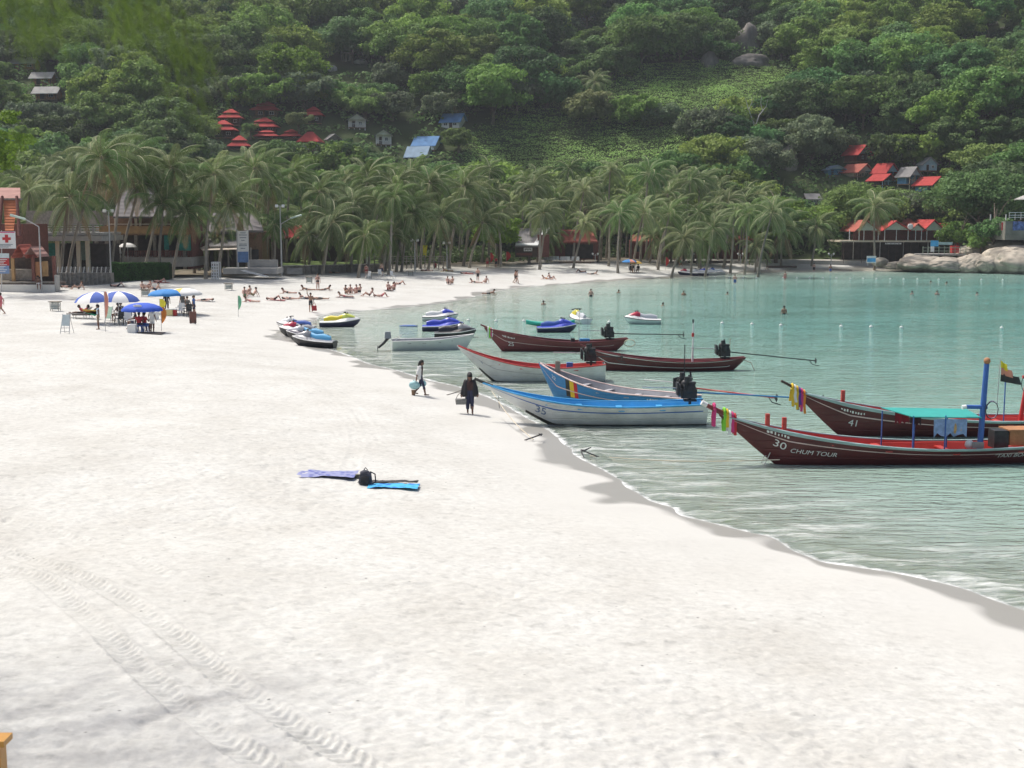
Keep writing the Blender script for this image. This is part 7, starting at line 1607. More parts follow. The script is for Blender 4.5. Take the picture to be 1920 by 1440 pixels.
# flags
def feather_flag(label, px, py, h_px, m, w_px, name="beach_flag", drop=.9, flat=False):
    p = S(px, py); s = pxm(p.y); h = h_px * s; t = thing(name, label, "flag", p); MB().cyl((0, 0, -.3), (0, 0, h), .018, n=5).build("pole", STEEL, t); n = 10; rings = []
    for i in range(n + 1):
        u = i / n; w = w_px * s * (math.sin(math.pi * min(1, u * .85 + .12)) if not flat else 1 - .35 * u); z = h - u * h * drop * .72; rings.append([Vector((.02, 0, z)), Vector((w * .5, .06 * math.sin(u * 7), z - .03)), Vector((w, .1 * math.sin(u * 7 + 1), z - .06 * u))])
    MB().loft(rings, closed=False).build("flag_cloth", m, t)
feather_flag("pale salmon feather flag in front of the blue and white parasols", 198, 622, 76, CL_SALMON, 8); feather_flag("orange feather flag on the sand right of the royal blue parasol", 303, 621, 46, CL_ORANGE, 11); feather_flag("bright orange flag behind the hedge", 296, 500, 34, CL_ORANGE, 17); feather_flag("pale green pennant standing alone on the sand", 447, 594, 40, CL_GREEN, 7); feather_flag("bright yellow flag under the sky blue parasol", 300, 592, 32, CL_BRIGHTYELLOW, 12)
feather_flag("red flag left of the bush by the far bar", 919, 502, 28, CL_RED, 7); feather_flag("larger red flag before the far beach bar", 949, 498, 26, CL_RED, 9); feather_flag("red flag on the far sand past the jet skis", 1248, 508, 26, CL_RED, 6); feather_flag("small yellow flag among the palms above the rail fence", 793, 494, 34, CL_BRIGHTYELLOW, 9, flat=True); feather_flag("red pennant on the lower terrace of the resort", 1789, 480, 30, CL_RED, 9, flat=True)
p = S(178, 612); t = thing("striped_kite", "yellow, orange and green striped cloth held out by the vendor", "cloth", p + Vector((-.1, -.1, 1.05)))
for k, m in enumerate((CL_YELLOW, CL_ORANGE, mat("kite_green", (.02, .28, .14), rough=.8, var=.1))): MB().add([(-.75 + .1 * k, 0, .16 - .1 * k), (.45, 0, .06 - .06 * k), (.38 - .1 * k, 0, -.1 - .12 * k), (-.6 + .25 * k, 0, .02 - .12 * k)], [(0, 1, 2, 3)]).build("stripe_panel", m, t)
# folding stands, bins, boards
def deck_frame(label, px, py, w_px, h_px, m, rz=0.0):
    p = S(px, py); s = pxm(p.y); w, h = w_px * s, h_px * s; t = thing("notice_stand", label, "sign", p, rz)
    for x in (-1, 1): MB().tube([(x * w / 2, -.35, 0), (x * w * .38, .1, h)], .025, 5).build("leg", STEEL, t); MB().tube([(x * w / 2, .5, 0), (x * w * .38, .1, h * .85)], .022, 5).build("leg", STEEL, t)
    b = MB(); b.add([(-w * .46, -.2 + .0, h * .40), (w * .46, -.2, h * .40), (w * .38, .06, h * .97), (-w * .38, .06, h * .97), (-w * .46, -.17, h * .40), (w * .46, -.17, h * .40), (w * .38, .09, h * .97), (-w * .38, .09, h * .97)], [(0, 1, 2, 3), (7, 6, 5, 4), (0, 4, 5, 1), (1, 5, 6, 2), (2, 6, 7, 3), (3, 7, 4, 0)]); b.build("panel", m, t)
    for k in (.12, .3): MB().tube([(-w * .48, -.3 + k * .3, h * k), (w * .48, -.3 + k * .3, h * k)], .02, 4).build("crossbar", STEEL, t)
PALEBOARD = mat("pale_board", (.58, .66, .66), rough=.6, var=.12)
deck_frame("pale folding notice stand standing alone on the sand", 125, 625, 17, 36, PALEBOARD); deck_frame("pale green folding stand beside the vendor", 207, 612, 16, 38, mat("pale_green_board", (.40, .55, .43), rough=.7, var=.1), -.6)
def bin_(label, px, py, w_px, h_px):
    p = S(px, py); s = pxm(p.y); w, h = w_px * s, h_px * s; t = thing("rubbish_bin", label, "bin", p)
    for x, y in ((-1, -1), (1, -1), (-1, 1), (1, 1)): MB().cyl((x * w * .4, y * w * .3, 0), (x * w * .4, y * w * .3, h * .95), .025, n=5).build("post", WOOD_GREY, t)
    g = MB()
    for k in range(7): u = -.4 + k * .8 / 6; g.tube([(u * w, -w * .3, h * .2), (u * w, -w * .3, h * .85)], .012, 3); g.tube([(u * w, w * .3, h * .2), (u * w, w * .3, h * .85)], .012, 3)
    for z in (.2, .5, .85): g.tube([(-.4 * w, -w * .3, h * z), (.4 * w, -w * .3, h * z), (.4 * w, w * .3, h * z), (-.4 * w, w * .3, h * z), (-.4 * w, -w * .3, h * z)], .018, 4)
    g.build("wire_cage", mat("bin_green", (.22, .30, .26), rough=.6, var=.2), t); MB().box((0, 0, h * .98), (w * 1.1, w * .85, .06)).build("lid", WOOD_GREY, t); MB().box((0, 0, h * .48), (w * .66, w * .5, h * .5), taper=1.1).build("liner", WHITE_PAINT, t)
bin_("wire rubbish bin on legs at the left, near the vendor's flags", 104, 583, 19, 18); bin_("wire rubbish bin behind the group at the green pennant", 429, 544, 15, 13); bin_("wire rubbish bin beside the hedge end, before the seated pair", 273, 556, 16, 14); bin_("wire rubbish bin behind the standing woman in the bikini", 580, 531, 12, 12); bin_("wire rubbish bin before the lawn wall in the shade line", 692, 522, 10, 9); bin_("wire rubbish bin before the rail fence", 770, 517, 10, 8)
p = S(362, 607); s = pxm(p.y); t = thing("notice_board", "dark brown upright notice board right of the parasols", "sign", p); MB().box((0, 0, 12 * s), (13 * s, .06, 22 * s)).build("board", mat("brown_board", (.16, .065, .05), rough=.7, var=.2), t)
for x in (-1, 1): MB().box((x * 4 * s, 0, .1), (.08, .08, .4)).build("post", WOOD_DARK, t)
# lifeguard tower seat of white lattice
p = atd(404, 517, 146.5); p.z = gz(p.x, p.y); s = pxm(146.5); t = thing("lattice_tower", "white lattice stand beside the bar", "stand", p); w, h = 14 * s, 33 * s
for x in (-1, -.33, .33, 1):
    for y in (0, .8): MB().tube([(x * w / 2, y, -.1), (x * w * .45, y, h)], .05, 5).build("upright", WHITE_PAINT, t)
for k in range(6): MB().b2((-w / 2, -.06, h * (.08 + k * .17)), (w / 2, .02, h * (.08 + k * .17) + .1)).build("crossbar", WHITE_PAINT, t)
MB().b2((-w / 2, -.05, h), (w / 2, .85, h + .06)).build("seat", WHITE_PAINT, t)
# signs at the left edge
t = newthing("first_aid_sign", "white first aid sign with a red cross on a pole at the left edge", "sign", 12, 119); MB().cyl(atd(3, 548, 119.1), atd(3, 432, 119.1), .05, n=6).build("pole", STEEL, t); box_px(t, "board", WHITE_PAINT, -6, 434, 28, 466, 119, .08); box_px(t, "cross_bar", RED_PAINT, 4.5, 445, 20, 450, 118.97, .02); box_px(t, "cross_bar", RED_PAINT, 9.7, 440, 14.8, 455, 118.96, .02); box_px(t, "header_strip", CL["pink"], -5, 434.8, 27, 436.5, 118.97, .02)
for k in range(3): box_px(t, "text_line", mat("grey_print", (.18, .22, .25), rough=.7), -3, 458 + k * 2.4, 24 - k * 4, 459 + k * 2.4, 118.97, .02)
rebase(t)
t = newthing("warning_sign", "red, white and blue warning board under the first aid sign", "sign", 6, 118.4)
for (m, y0, y1) in ((PALEBOARD, 475, 484), (RED_PAINT, 484.2, 498), (mat("sign_blue", (.20, .30, .50), rough=.5, var=.1), 498.2, 513)): box_px(t, "panel", m, -8, y0, 16.5, y1, 118.4, .06)
for k in range(8): box_px(t, "text_line", WHITE_PAINT, -5, 486 + k * 3.2, 13 - (k % 3) * 3, 487.2 + k * 3.2, 118.37, .02)
rebase(t)
# lamp posts
def lamp_post(label, px, py0, py1, D, kind, tilt=0):
    p, q = atd(px, py1, D), atd(px, py0, D); p.z = min(p.z, gz(p.x, p.y)); t = thing("lamp_post", label, "lamp", p); h = q.z - p.z; MB().cyl((0, 0, 0), (0, 0, h), .09, .06, n=7).build("pole", STEEL, t)
    if kind == 'flood':
        MB().b2((-.5, -.05, h - .05), (.5, .05, h + .03)).build("crossarm", STEEL, t)
        for x in (-.4, .4): MB().box((x, -.12, h - .02), (.34, .22, .28), rx=-.5).build("floodlight", LAMP_GLASS, t)
    elif kind == 'globes':
        MB().b2((-.42, -.03, h - .25), (.42, .03, h - .2)).build("crossarm", STEEL, t)
        for x in (-.4, .4): MB().ball((x, 0, h), .17, 10, 7).build("globe", LAMP_GLASS, t)
    else:
        MB().tube([(0, 0, h), (tilt * 1.3, -.1, h + .75)], .05, 6).build("arm", STEEL, t); MB().tube([(tilt * 1.2, -.1, h + .7), (tilt * 2.6, -.15, h + 1.1)], [.1, .12], 7).build("lamp_tube", mat("lamp_green_white", (.55, .68, .60), rough=.4), t)
lamp_post("tall lamp post with twin floodlights beside the lawn wall", 528, 386, 517, 157, 'flood'); lamp_post("lamp post with an angled lamp tube before the first aid sign", 78, 425, 535, 122, 'tube', -1) ; lamp_post("lamp post with an angled lamp tube behind the red sheet roof", 529, 420, 517, 160, 'tube', 1); lamp_post("lamp post with an angled lamp tube at the rail fence", 688, 430, 500, 172, 'tube', 1); lamp_post("slim steel lamp post between the palms before the restaurant", 208, 395, 512, 138, 'flood')
lamp_post("slim grey pole beside the dead palm at the rail fence", 778, 450, 508, 174, 'flood'); lamp_post("slim pole at the end of the rail fence", 838, 455, 496, 181, 'flood')
for i, (px, D, lab) in enumerate(((1116, 203, "pair of white globe lamps on the sea wall, first from the beach bar"), (1235, 208, "pair of white globe lamps on the sea wall, second from the beach bar"), (1296, 209, "pair of white globe lamps on the sea wall, third from the beach bar"), (1388, 210, "pair of white globe lamps on the sea wall, fourth from the beach bar"), (1558, 212, "pair of white globe lamps on the sea wall, nearest the resort"))): lamp_post(lab, px, 476, 496, D, 'globes')
# far notice board, longboats on the far sand, red booth, small rocks terrace
t = newthing("beach_signboard", "white and blue signboard on the sand in front of the resort", "sign", 1634, 204); box_px(t, "board", WHITE_PAINT, 1625, 480, 1643, 493, 204, .1); box_px(t, "sea_print", SKYBLUE, 1626, 484, 1642, 491, 203.96, .03)
for px in (1627, 1641): box_px(t, "post", WHITE_PAINT, px, 480, px + 1, 498, 204.1, .1)
rebase(t)
for (x0, x1, lab) in ((1530, 1598, "dark timber baulk along the foot of the sea wall, nearest the signboard"), (1440, 1494, "dark timber baulk along the foot of the sea wall, in the middle"), (1290, 1370, "dark timber baulk along the foot of the sea wall, above the jet skis"), (1048, 1108, "dark timber baulk along the foot of the sea wall, near the beach bar")):
    Dk = 207 if x0 > 1200 else 199.5; a, b = atd(x0, 497, Dk), atd(x1, 497, Dk); g = max(gz(a.x, Dk), gz(b.x, Dk)); t = thing("timber_baulk", lab, "log", ((a.x + b.x) / 2, Dk, g), 0, "timber baulks"); MB().tube([(a.x - (a.x + b.x) / 2, 0, .14), (0, 0, .18), (b.x - (a.x + b.x) / 2, 0, .14)], [.16, .2, .16], 7).build("log_body", WOOD_DARK, t)
t = newthing("rock_terrace", "small terrace with a red booth and sky blue board on the rocks below the resort", "terrace", 1760, 204); box_px(t, "booth", RED_PAINT, 1785, 461, 1799, 474, 204, 1); box_px(t, "board", SKYBLUE, 1745, 451, 1760, 462, 203.8, .1); box_px(t, "white_board", WHITE_PAINT, 1745, 462, 1752, 472, 203.8, .1); box_px(t, "floor", CONCRETE, 1725, 476, 1812, 479, 204, 3); box_px(t, "panel_board", LIGHTBLUE, 1760, 454, 1786, 459, 204.2, .1)
for k in range(9): box_px(t, "rail_post", mat("rail_green", (.30, .36, .28), rough=.7), 1730 + k * 10, 462, 1731.5 + k * 10, 480, 203.9, .12)
for y in (464, 470): box_px(t, "rail", mat("rail_green", (.30, .36, .28), rough=.7), 1730, y, 1812, y + 1, 203.95, .08)
rebase(t)
# pale blue and dark cloths with a bag on the near sand
def sarong(label, px, py, l, w, rz, m, seed, amp=.07):
    rg = np.random.default_rng(seed); n, k = 40, 12; X, Y = np.meshgrid(np.linspace(-l / 2, l / 2, n), np.linspace(-w / 2, w / 2, k), indexing='ij'); Y = Y * (1 + .25 * fbm(X * 1.5, X * 0, 2, seed)) + .1 * fbm(X * .8, X * 0 + 3, 2, seed + 1)
    Z = .03 + amp * np.abs(fbm(X * 2.4, Y * 7, 3, seed)) + .01; p = S(px, py); me = mesh_np("sarong", np.stack([X.ravel(), Y.ravel(), Z.ravel()], 1), grid_faces(n, k), True); me.materials.append(m); o = bpy.data.objects.new("beach_cloth", me); o.location = p; o.rotation_euler = (0, 0, rz); link(o); setp(o, label, "cloth")
def batik(name, c0, c1, sc):
    m = mat(name, c0, rough=.85, var=.15); N, L = m.node_tree.nodes, m.node_tree.links; b_ = N["Principled BSDF"]; v = nnode(N, "ShaderNodeTexVoronoi", Scale=sc); tc = [n for n in N if n.type == 'TEX_COORD'][0]; L.new(tc.outputs["Object"], v.inputs["Vector"]); mr = nnode(N, "ShaderNodeMapRange"); mr.inputs["From Min"].default_value = .25; mr.inputs["From Max"].default_value = .5; L.new(v.outputs["Distance"], mr.inputs["Value"]); src = b_.inputs["Base Color"].links[0].from_socket; mx = nnode(N, "ShaderNodeMix", data_type='RGBA'); L.new(mr.outputs[0], mx.inputs[0]); L.new(src, mx.inputs[6]); mx.inputs[7].default_value = (*c1, 1); L.new(mx.outputs[2], b_.inputs["Base Color"]); return m
sarong("crumpled pale violet blue cloth spread on the near sand", 614, 891, 1.75, .95, -.05, batik("violet_batik", (.10, .12, .34), (.26, .28, .46), 5), 5); sarong("bright blue patterned cloth on the near sand beside the bag", 738, 914, 1.45, .60, -.03, batik("blue_batik", (.02, .13, .50), (.06, .42, .72), 4), 6); sarong("black cloth stretched on the near sand behind the blue one", 728, 906, 1.75, .34, -.03, CLO["black"], 7, .10)
p = S(686, 908); t = thing("rucksack", "dark grey rucksack with a camera strap standing on the cloths", "bag", p + Vector((0, 0, .02))); bd = MB(); bd.box((0, 0, .17), (.36, .24, .32), taper=.82); bd.ball((-.02, 0, .32), (.15, .11, .08), 10, 6); bd.box((-.13, -.1, .12), (.12, .1, .2), taper=.8); bd.build("bag_body", mat("rucksack_grey", (.075, .075, .095), rough=.85, var=.35, scale=8, bump=.3), t)
MB().box((0, -.15, .14), (.26, .08, .18), taper=.85).build("front_pocket", CLO["black"], t); MB().tube([(.14, -.05, .36), (.28, -.1, .3), (.3, -.12, .08), (.2, -.12, .02)], .02, 5).build("strap", CLO["black"], t); MB().tube([(-.05, 0, .4), (0, 0, .47), (.06, 0, .4)], .015, 5).build("grab_handle", CLO["black"], t)
o = MB().box((0, 0, .07), (.2, .13, .1)).ball((.12, 0, .08), (.07, .06, .06), 8, 5).build("shoes", mat("khaki_shoe", (.14, .13, .10), rough=.9, var=.3), None, S(672, 897)); setp(o, "small khaki bundle beside the rucksack", "bundle")
# yellow wooden post in the lower corner near the camera
p0 = atd(2, 1440, 14.0); t = thing("yellow_post", "yellow painted wooden rail post in the lower left corner", "post", (p0.x - .03, 14.0, gz(p0.x, 14.0))); zt = atd(2, 1382, 14.0).z - t.location.z
MB().b2((-.16, -.09, -.3), (.065, .09, zt - .07)).build("post_shaft", mat("yellow_varnish", (.50, .24, .03), rough=.35, var=.2, scale=3), t); MB().b2((-.3, -.13, zt - .07), (.13, .13, zt)).build("cap_board", mat("yellow_varnish", (.50, .24, .03)), t)
rng_f = random.Random(23)
tree_pts = []
def forest():
    kinds = ['round1', 'round2', 'round3', 'tall1', 'loose1', 'loose2', 'round1', 'round3', 'loose2']
    n = 0; rg = np.random.default_rng(23); M = 26000
    DD = 200 + 235 * rg.random(M); XX = (rg.uniform(-70, 1990, M) - 960) / F * DD
    ZZ = ground(XX, DD); TT = DD - np.interp(XX, _fx, _fy)
    def pj(X, Y, Z): f_ = Y * _cp - (Z - CAM.z) * _sp; return 960 + F * X / f_, 720 - F * (Y * _sp + (Z - CAM.z) * _cp) / f_
    BX, BY = pj(XX, DD, ZZ + 2); CX, CY = pj(XX, DD, ZZ + 8)
    OK = (TT > 6) & (CY > -50) & (CY < 440) & ~inside(clearing, BX, BY) & ~inside(lawn_px, BX, BY) & ~inside(clearing, CX, CY + 12) & ~((XX < 30) & (TT < 26) & (rg.random(M) < .7))
    for i in np.nonzero(OK)[0]:
        if n >= 296: break
        x, D, z, bx, by, cx, cy = (float(q[i]) for q in (XX, DD, ZZ, BX, BY, CX, CY))
        dm = 6.9 + 2.8 * (D - 220) / 220
        if any((x - a) ** 2 + (D - b) ** 2 < dm * dm for a, b in tree_pts): continue
        bad = False
        for (x0, y0, x1, y1, HD) in HOUSES_PX:
            r = 7.8 / pxm(D)
            if x0 - r * 1.1 < cx < x1 + r * 1.1 and y0 - r * .5 < cy < y1 + r * 1.15 and HD - 60 < D < HD + 5: bad = True; break
            hx, hy = ((x0 + x1) / 2 - 960) / F * HD, HD + 2; du, dv = x - hx, D - hy; al_, pe_ = -.77 * du + .64 * dv, .64 * du + .77 * dv
            if 0 < al_ < 17 and abs(pe_) < 6.5: bad = True; break          # would shade the house
        if bad: continue
        tree_pts.append((x, D)); n += 1
        u = rng_f.random(); patch = float(fbm(np.array([x * .02]), np.array([D * .02]), 2, 91)[0]) + (u - .5) * .9
        lm = LEAF_DARK if patch < -.12 else LEAF_MID if patch < .16 else (LEAF_OLIVE if u < .3 else LEAF_GREY if u < .5 else LEAF_LIGHT)
        tone = {"leaf_dark": "dark green", "leaf_mid": "mid green", "leaf_olive": "olive", "leaf_grey": "greyish green", "leaf_light": "light green"}[lm.name]
        zone = "low on the hill above the palm grove" if x < 10 and cy > 150 else "high on the hill above the red roofs" if x < 10 else "on the slope around the cottages and resort" if cy > 200 else "high on the hill above the green clearing"
        lab, g = ("%s broad-leaved forest tree %s" % (tone, zone), "%s forest trees %s" % (tone, zone))
        sc = rng_f.uniform(.85, 1.35) * (0.85 + .25 * (D - 220) / 200)
        tree("forest_tree", lab, "tree", (x, D, z - .4), rng_f.choice(kinds), lm, sc, g, trunk_h=rng_f.choice((3.6, 4.6, 5.4)))
    print("forest trees", n)
    m = 0                                                 # lower bushes that fill the gaps between the trees
    for i in np.nonzero((TT > 4) & (CY > -40) & (CY < 440) & ~inside(clearing, BX, BY) & ~inside(lawn_px, BX, BY))[0][::-1]:
        if m >= 230: break
        x, D, z, cx, cy = (float(q[i]) for q in (XX, DD, ZZ, BX, BY))
        if any((x - a) ** 2 + (D - b) ** 2 < 5.0 ** 2 for a, b in tree_pts): continue
        if any(x0 - 26 < cx < x1 + 26 and y0 - 12 < cy < y1 + 40 and HD - 40 < D < HD + 3 for (x0, y0, x1, y1, HD) in HOUSES_PX): continue
        tree_pts.append((x, D)); m += 1; u = rng_f.random(); lm = LEAF_MID if u < .4 else LEAF_LIGHT if u < .62 else LEAF_GREY if u < .8 else LEAF_DARK
        tone = {"leaf_dark": "dark green", "leaf_mid": "mid green", "leaf_grey": "greyish green", "leaf_light": "light green"}[lm.name]; zone = "above the palm grove" if x < 10 else "above the clearing and the resort"
        tree("forest_shrub", "%s bush filling a gap in the forest %s" % (tone, zone), "bush", (x, D, z - .3), rng_f.choice(("shrub1", "shrub2")), lm, rng_f.uniform(1.1, 1.9), "%s bushes %s" % (tone, zone), trunk_h=1.4)
forest()
# trees that stand out in the photograph: (crown centre px, foot px y, kind, leaf, scale, label)
special = [
    ((1612, 396), 476, 'big1', LEAF_MID, .86, "great spreading dark tree left of the stilted beach resort", 224, 1.0),
    ((1700, 398), 450, 'round3', LEAF_GREY, .72, "greyish round tree behind the red gables of the beach resort", 226, 1.0),
    ((1835, 372), 452, 'big1', LEAF_DARK, .98, "wide dark tree hanging over the boulders at the end of the beach", 218, .9),
    ((1800, 440), 470, 'shrub1', LEAF_LIGHT, .95, "light green bush at the end of the red-gabled resort", 210, 1.0),
    ((1862, 430), 455, 'shrub1', LEAF_DARK, .85, "dark bush in front of the bar terrace on the rocks", 203, 1.0),
    ((1838, 456), 470, 'shrub2', LEAF_MID, .6, "small green bush growing between the granite boulders", 204, 1.0),
    ((1440, 352), 452, 'flat1', LEAF_BRIGHT, .66, "bright green tree with tiered branches behind the far palms", 216, .7),
    ((1455, 392), 470, 'flat1', LEAF_LIGHT, .9, "broad layered tree below the tiered bright green one", 214, .9),
    ((935, 435), 486, 'loose1', LEAF_BRIGHT, .62, "bright green leafy tree beside the grey-roofed beach bar", 196, 1.0),
    ((672, 460), 500, 'loose1', LEAF_BRIGHT, .42, "small willow-like light green tree on the lawn among the palms", 176, 1.0),
    ((1105, 208), 232, 'shrub1', LEAF_OLIVE, 1.65, "rounded olive bush standing alone on the green clearing", None, 1.0),
    ((1025, 175), 205, 'shrub2', LEAF_DARK, 2.2, "large dark round bush at the upper edge of the clearing", None, 1.0),
    ((1190, 210), 235, 'shrub1', LEAF_LIGHT, 1.5, "light green bush next to the rounded olive one", None, 1.0),
    ((1240, 215), 238, 'shrub2', LEAF_GREY, 1.4, "grey green shrub at the right side of the clearing", None, 1.0),
    ((1340, 240), 285, 'round3', LEAF_GREY, .95, "grey green tree at the right edge of the clearing", None, 1.0),
    ((1520, 262), 320, 'round2', LEAF_GREY, 1.0, "pale grey green tree left of the hillside cottages", None, 1.0),
    ((1420, 300), 345, 'round1', LEAF_GREY, .85, "grey leaved tree above the tiered bright green tree", None, 1.0),
    ((1340, 290), 330, 'round2', LEAF_MID, .8, "mid green tree at the lower end of the clearing", None, 1.0),
    ((545, 130), 185, 'round2', LEAF_BRIGHT, 1.1, "bright green tree above the red pagoda roofs", None, 1.0),
    ((575, 165), 200, 'loose1', LEAF_LIGHT, .85, "yellow green tree between the pagoda roofs and the forest", None, 1.0),
    ((860, 260), 292, 'shrub1', LEAF_MID, 1.0, "dense green bush below the upper blue roof", None, 1.0),
    ((470, 240), 262, 'shrub2', LEAF_MID, .55, "green bush between the red pagoda roofs", None, 1.0),
    ((560, 225), 262, 'shrub1', LEAF_OLIVE, .72, "brownish green tree between two groups of red roofs", None, 1.0),
]
for (c, fy, kind, lm, sc, lab, D, zz) in special:
    if D is None: b = hit(c[0], fy)
    else: b = atd(c[0], fy, D); b.z = gz(b.x, b.y) - .2
    h = {'big1': 8.6, 'round3': 6.6, 'flat1': 5.0, 'loose1': 7.0, 'shrub1': 3.6, 'shrub2': 3.0, 'round2': 8.2, 'round1': 7.5}[kind]
    want = atd(c[0], c[1], b.y).z - b.z          # height of the crown's middle
    th = max(.6, (want / sc - h * .5 * zz) / zz / .55)
    tree("shrub" if kind.startswith('shrub') else "broadleaf_tree", lab, "bush" if kind.startswith('shrub') else "tree", b, kind, lm, sc, None, trunk_h=min(th, 14), szz=zz)

# bare white tree on the slope
b = hit(1415, 262); t = thing("dead_tree", "bare white dead tree standing out on the green slope", "tree", b)
mb = MB(); s = pxm(b.y)
def br(pts, r): mb.tube([Vector((x * s, y, -z * s)) for x, y, z in pts], r, 5)
br([(0, 0, 30), (1, 0, -10), (-2, .2, -30), (-12, .4, -55), (-18, .5, -75)], [.28, .22, .16, .10, .04])
br([(0, .1, -22), (8, .3, -45), (20, .2, -60), (24, .4, -78)], [.16, .12, .08, .03])
br([(-8, .3, -45), (-22, .1, -55), (-27, 0, -62)], [.1, .07, .03]); br([(14, .3, -52), (10, .3, -66), (12, .4, -80)], [.09, .06, .03])
br([(-12, .3, -55), (-6, .2, -68), (-7, .2, -78)], [.08, .05, .03])
mb.build("trunk", mat("dead_wood", (.62, .60, .55), rough=.85, var=.15), t)

# leafy cover of the ground (nobody could count it)
def cover(name, n, reg, size, hmax, lm, seed, kind_label, clear=None, nb=20, spread=1.8):
    rng = np.random.default_rng(seed)
    px = rng.uniform(reg[0], reg[1], n); D = reg[2] + (reg[3] - reg[2]) * rng.random(n); x = (px - 960) / F * D
    z = hill_z(x, D); t = D - np.interp(x, _fx, _fy); ok = (t > 3) & (z > beach_z(x, D, sfast(x, D)))
    bx = 960 + F * x / (D * _cp - (z - CAM.z) * _sp); by = 720 - F * (D * _sp + (z - CAM.z) * _cp) / (D * _cp - (z - CAM.z) * _sp)
    inn = inside(clearing, bx, by - 4) | inside(lawn_px, bx, by)
    ok &= inn if clear else ~inn
    for (x0, y0, x1, y1, HD) in HOUSES_PX:
        ok &= ~((bx > x0 - 8) & (bx < x1 + 8) & (by > y0 - 5) & (by < y1 + 6) & (D < HD + 3) & (D > HD - 26))
    x, D, z = x[ok], D[ok], z[ok]; m = len(x)
    hh = hmax * (.35 + .65 * np.clip(.5 + 1.3 * fbm(x * .11, D * .11, 3, seed), 0, 1))
    d = unit(rng.normal(0, 1, (m * nb, 3))); d[:, 2] = np.abs(d[:, 2]); d = unit(d)
    C = np.repeat(np.stack([x, D, z], 1), nb, 0); H = np.repeat(hh, nb)[:, None]
    P = C + d * np.concatenate([np.full((m * nb, 2), spread), H], 1) * rng.uniform(.6, 1.05, (m * nb, 1))
    V, Fc = leaf_quads(P, d + np.array([0, -.3, 1.8 if clear else .7]), size, rng)
    me = mesh_np(name, V, Fc); me.materials.append(lm)
    o = bpy.data.objects.new(name, me); link(o); setp(o, kind_label, "undergrowth", None, "stuff")
cover("undergrowth", 9000, (-260, 2200, 212, 440), .8, 3.0, leafmat("undergrowth_leaf", (.155, .26, .082), hue=0, obj_var=0, var=.5, scale=.07), 5, "dense undergrowth of shrubs between the forest trees")
cover("creeper_cover", 44000, (840, 1780, 222, 400), .36, .75, leafmat("creeper_leaf", (.30, .47, .13), hue=0, obj_var=0, var=.42, scale=.10), 6, "low creeping green vegetation covering the open slope", True, 15, 1.7)
def understorey():
    rng = np.random.default_rng(9); px = rng.uniform(-150, 1600, 2600); D = np.interp(px, _bp[:, 0], _bp[:, 1]) + rng.uniform(14, 70, 2600); x = (px - 960) / F * D
    ok = (D < np.interp(x, _fx, _fy) + 8) & ((px > 470) | (D > 172)); x, D = x[ok], D[ok]; z = ground(x, D); m, nb = len(x), 22
    hh = np.repeat(1.0 + 2.6 * np.clip(.5 + 1.4 * fbm(x * .15, D * .15, 2, 8), 0, 1), nb)[:, None]
    d = unit(rng.normal(0, 1, (m * nb, 3))); d[:, 2] = np.abs(d[:, 2]); P = np.repeat(np.stack([x, D, z], 1), nb, 0) + d * np.concatenate([np.full((m * nb, 2), 1.6), hh], 1) * rng.uniform(.5, 1.05, (m * nb, 1))
    V, Fc = leaf_quads(P, d + np.array([0, -.2, .4]), .55, rng); me = mesh_np("grove_undergrowth", V, Fc); me.materials.append(leafmat("grove_leaf", (.09, .14, .045), hue=0, obj_var=0, var=.5, scale=.2))
    o = bpy.data.objects.new("grove_undergrowth", me); link(o); setp(o, "dense dark shrubs growing between the palm trunks", "undergrowth", None, "stuff")
understorey()
# wood beyond the edges of the picture
def side_wood():
    rng = np.random.default_rng(3); V, Fc = [], []; b = 0
    src = []
    for k in ('round1', 'loose2', 'round3'):
        me = get_crown(k); v = np.zeros(len(me.vertices) * 3, np.float32); me.vertices.foreach_get("co", v); v = v.reshape(-1, 4, 3)
        src.append(v[::8] * 1.0)
    for i in range(150):
        px = rng.uniform(-700, -80) if i % 2 else rng.uniform(2000, 2700); D = rng.uniform(235, 450); x = (px - 960) / F * D
        z = gz(x, D)
        if z < 4: continue
        q = src[i % 3]; c = q.mean(1, keepdims=True); q = c + (q - c) * 2.5
        q = q.reshape(-1, 3) * rng.uniform(.8, 1.1) + np.array([x, D, z + 1.5]); V.append(q); Fc.append(np.arange(len(q)).reshape(-1, 4) + b); b += len(q)
    me = mesh_np("wood_beyond", np.vstack(V), np.vstack(Fc)); me.materials.append(LEAF_MID)
    o = bpy.data.objects.new("forest", me); link(o); setp(o, "continuing forest on the hill to both sides", "forest", None, "stuff")
side_wood()

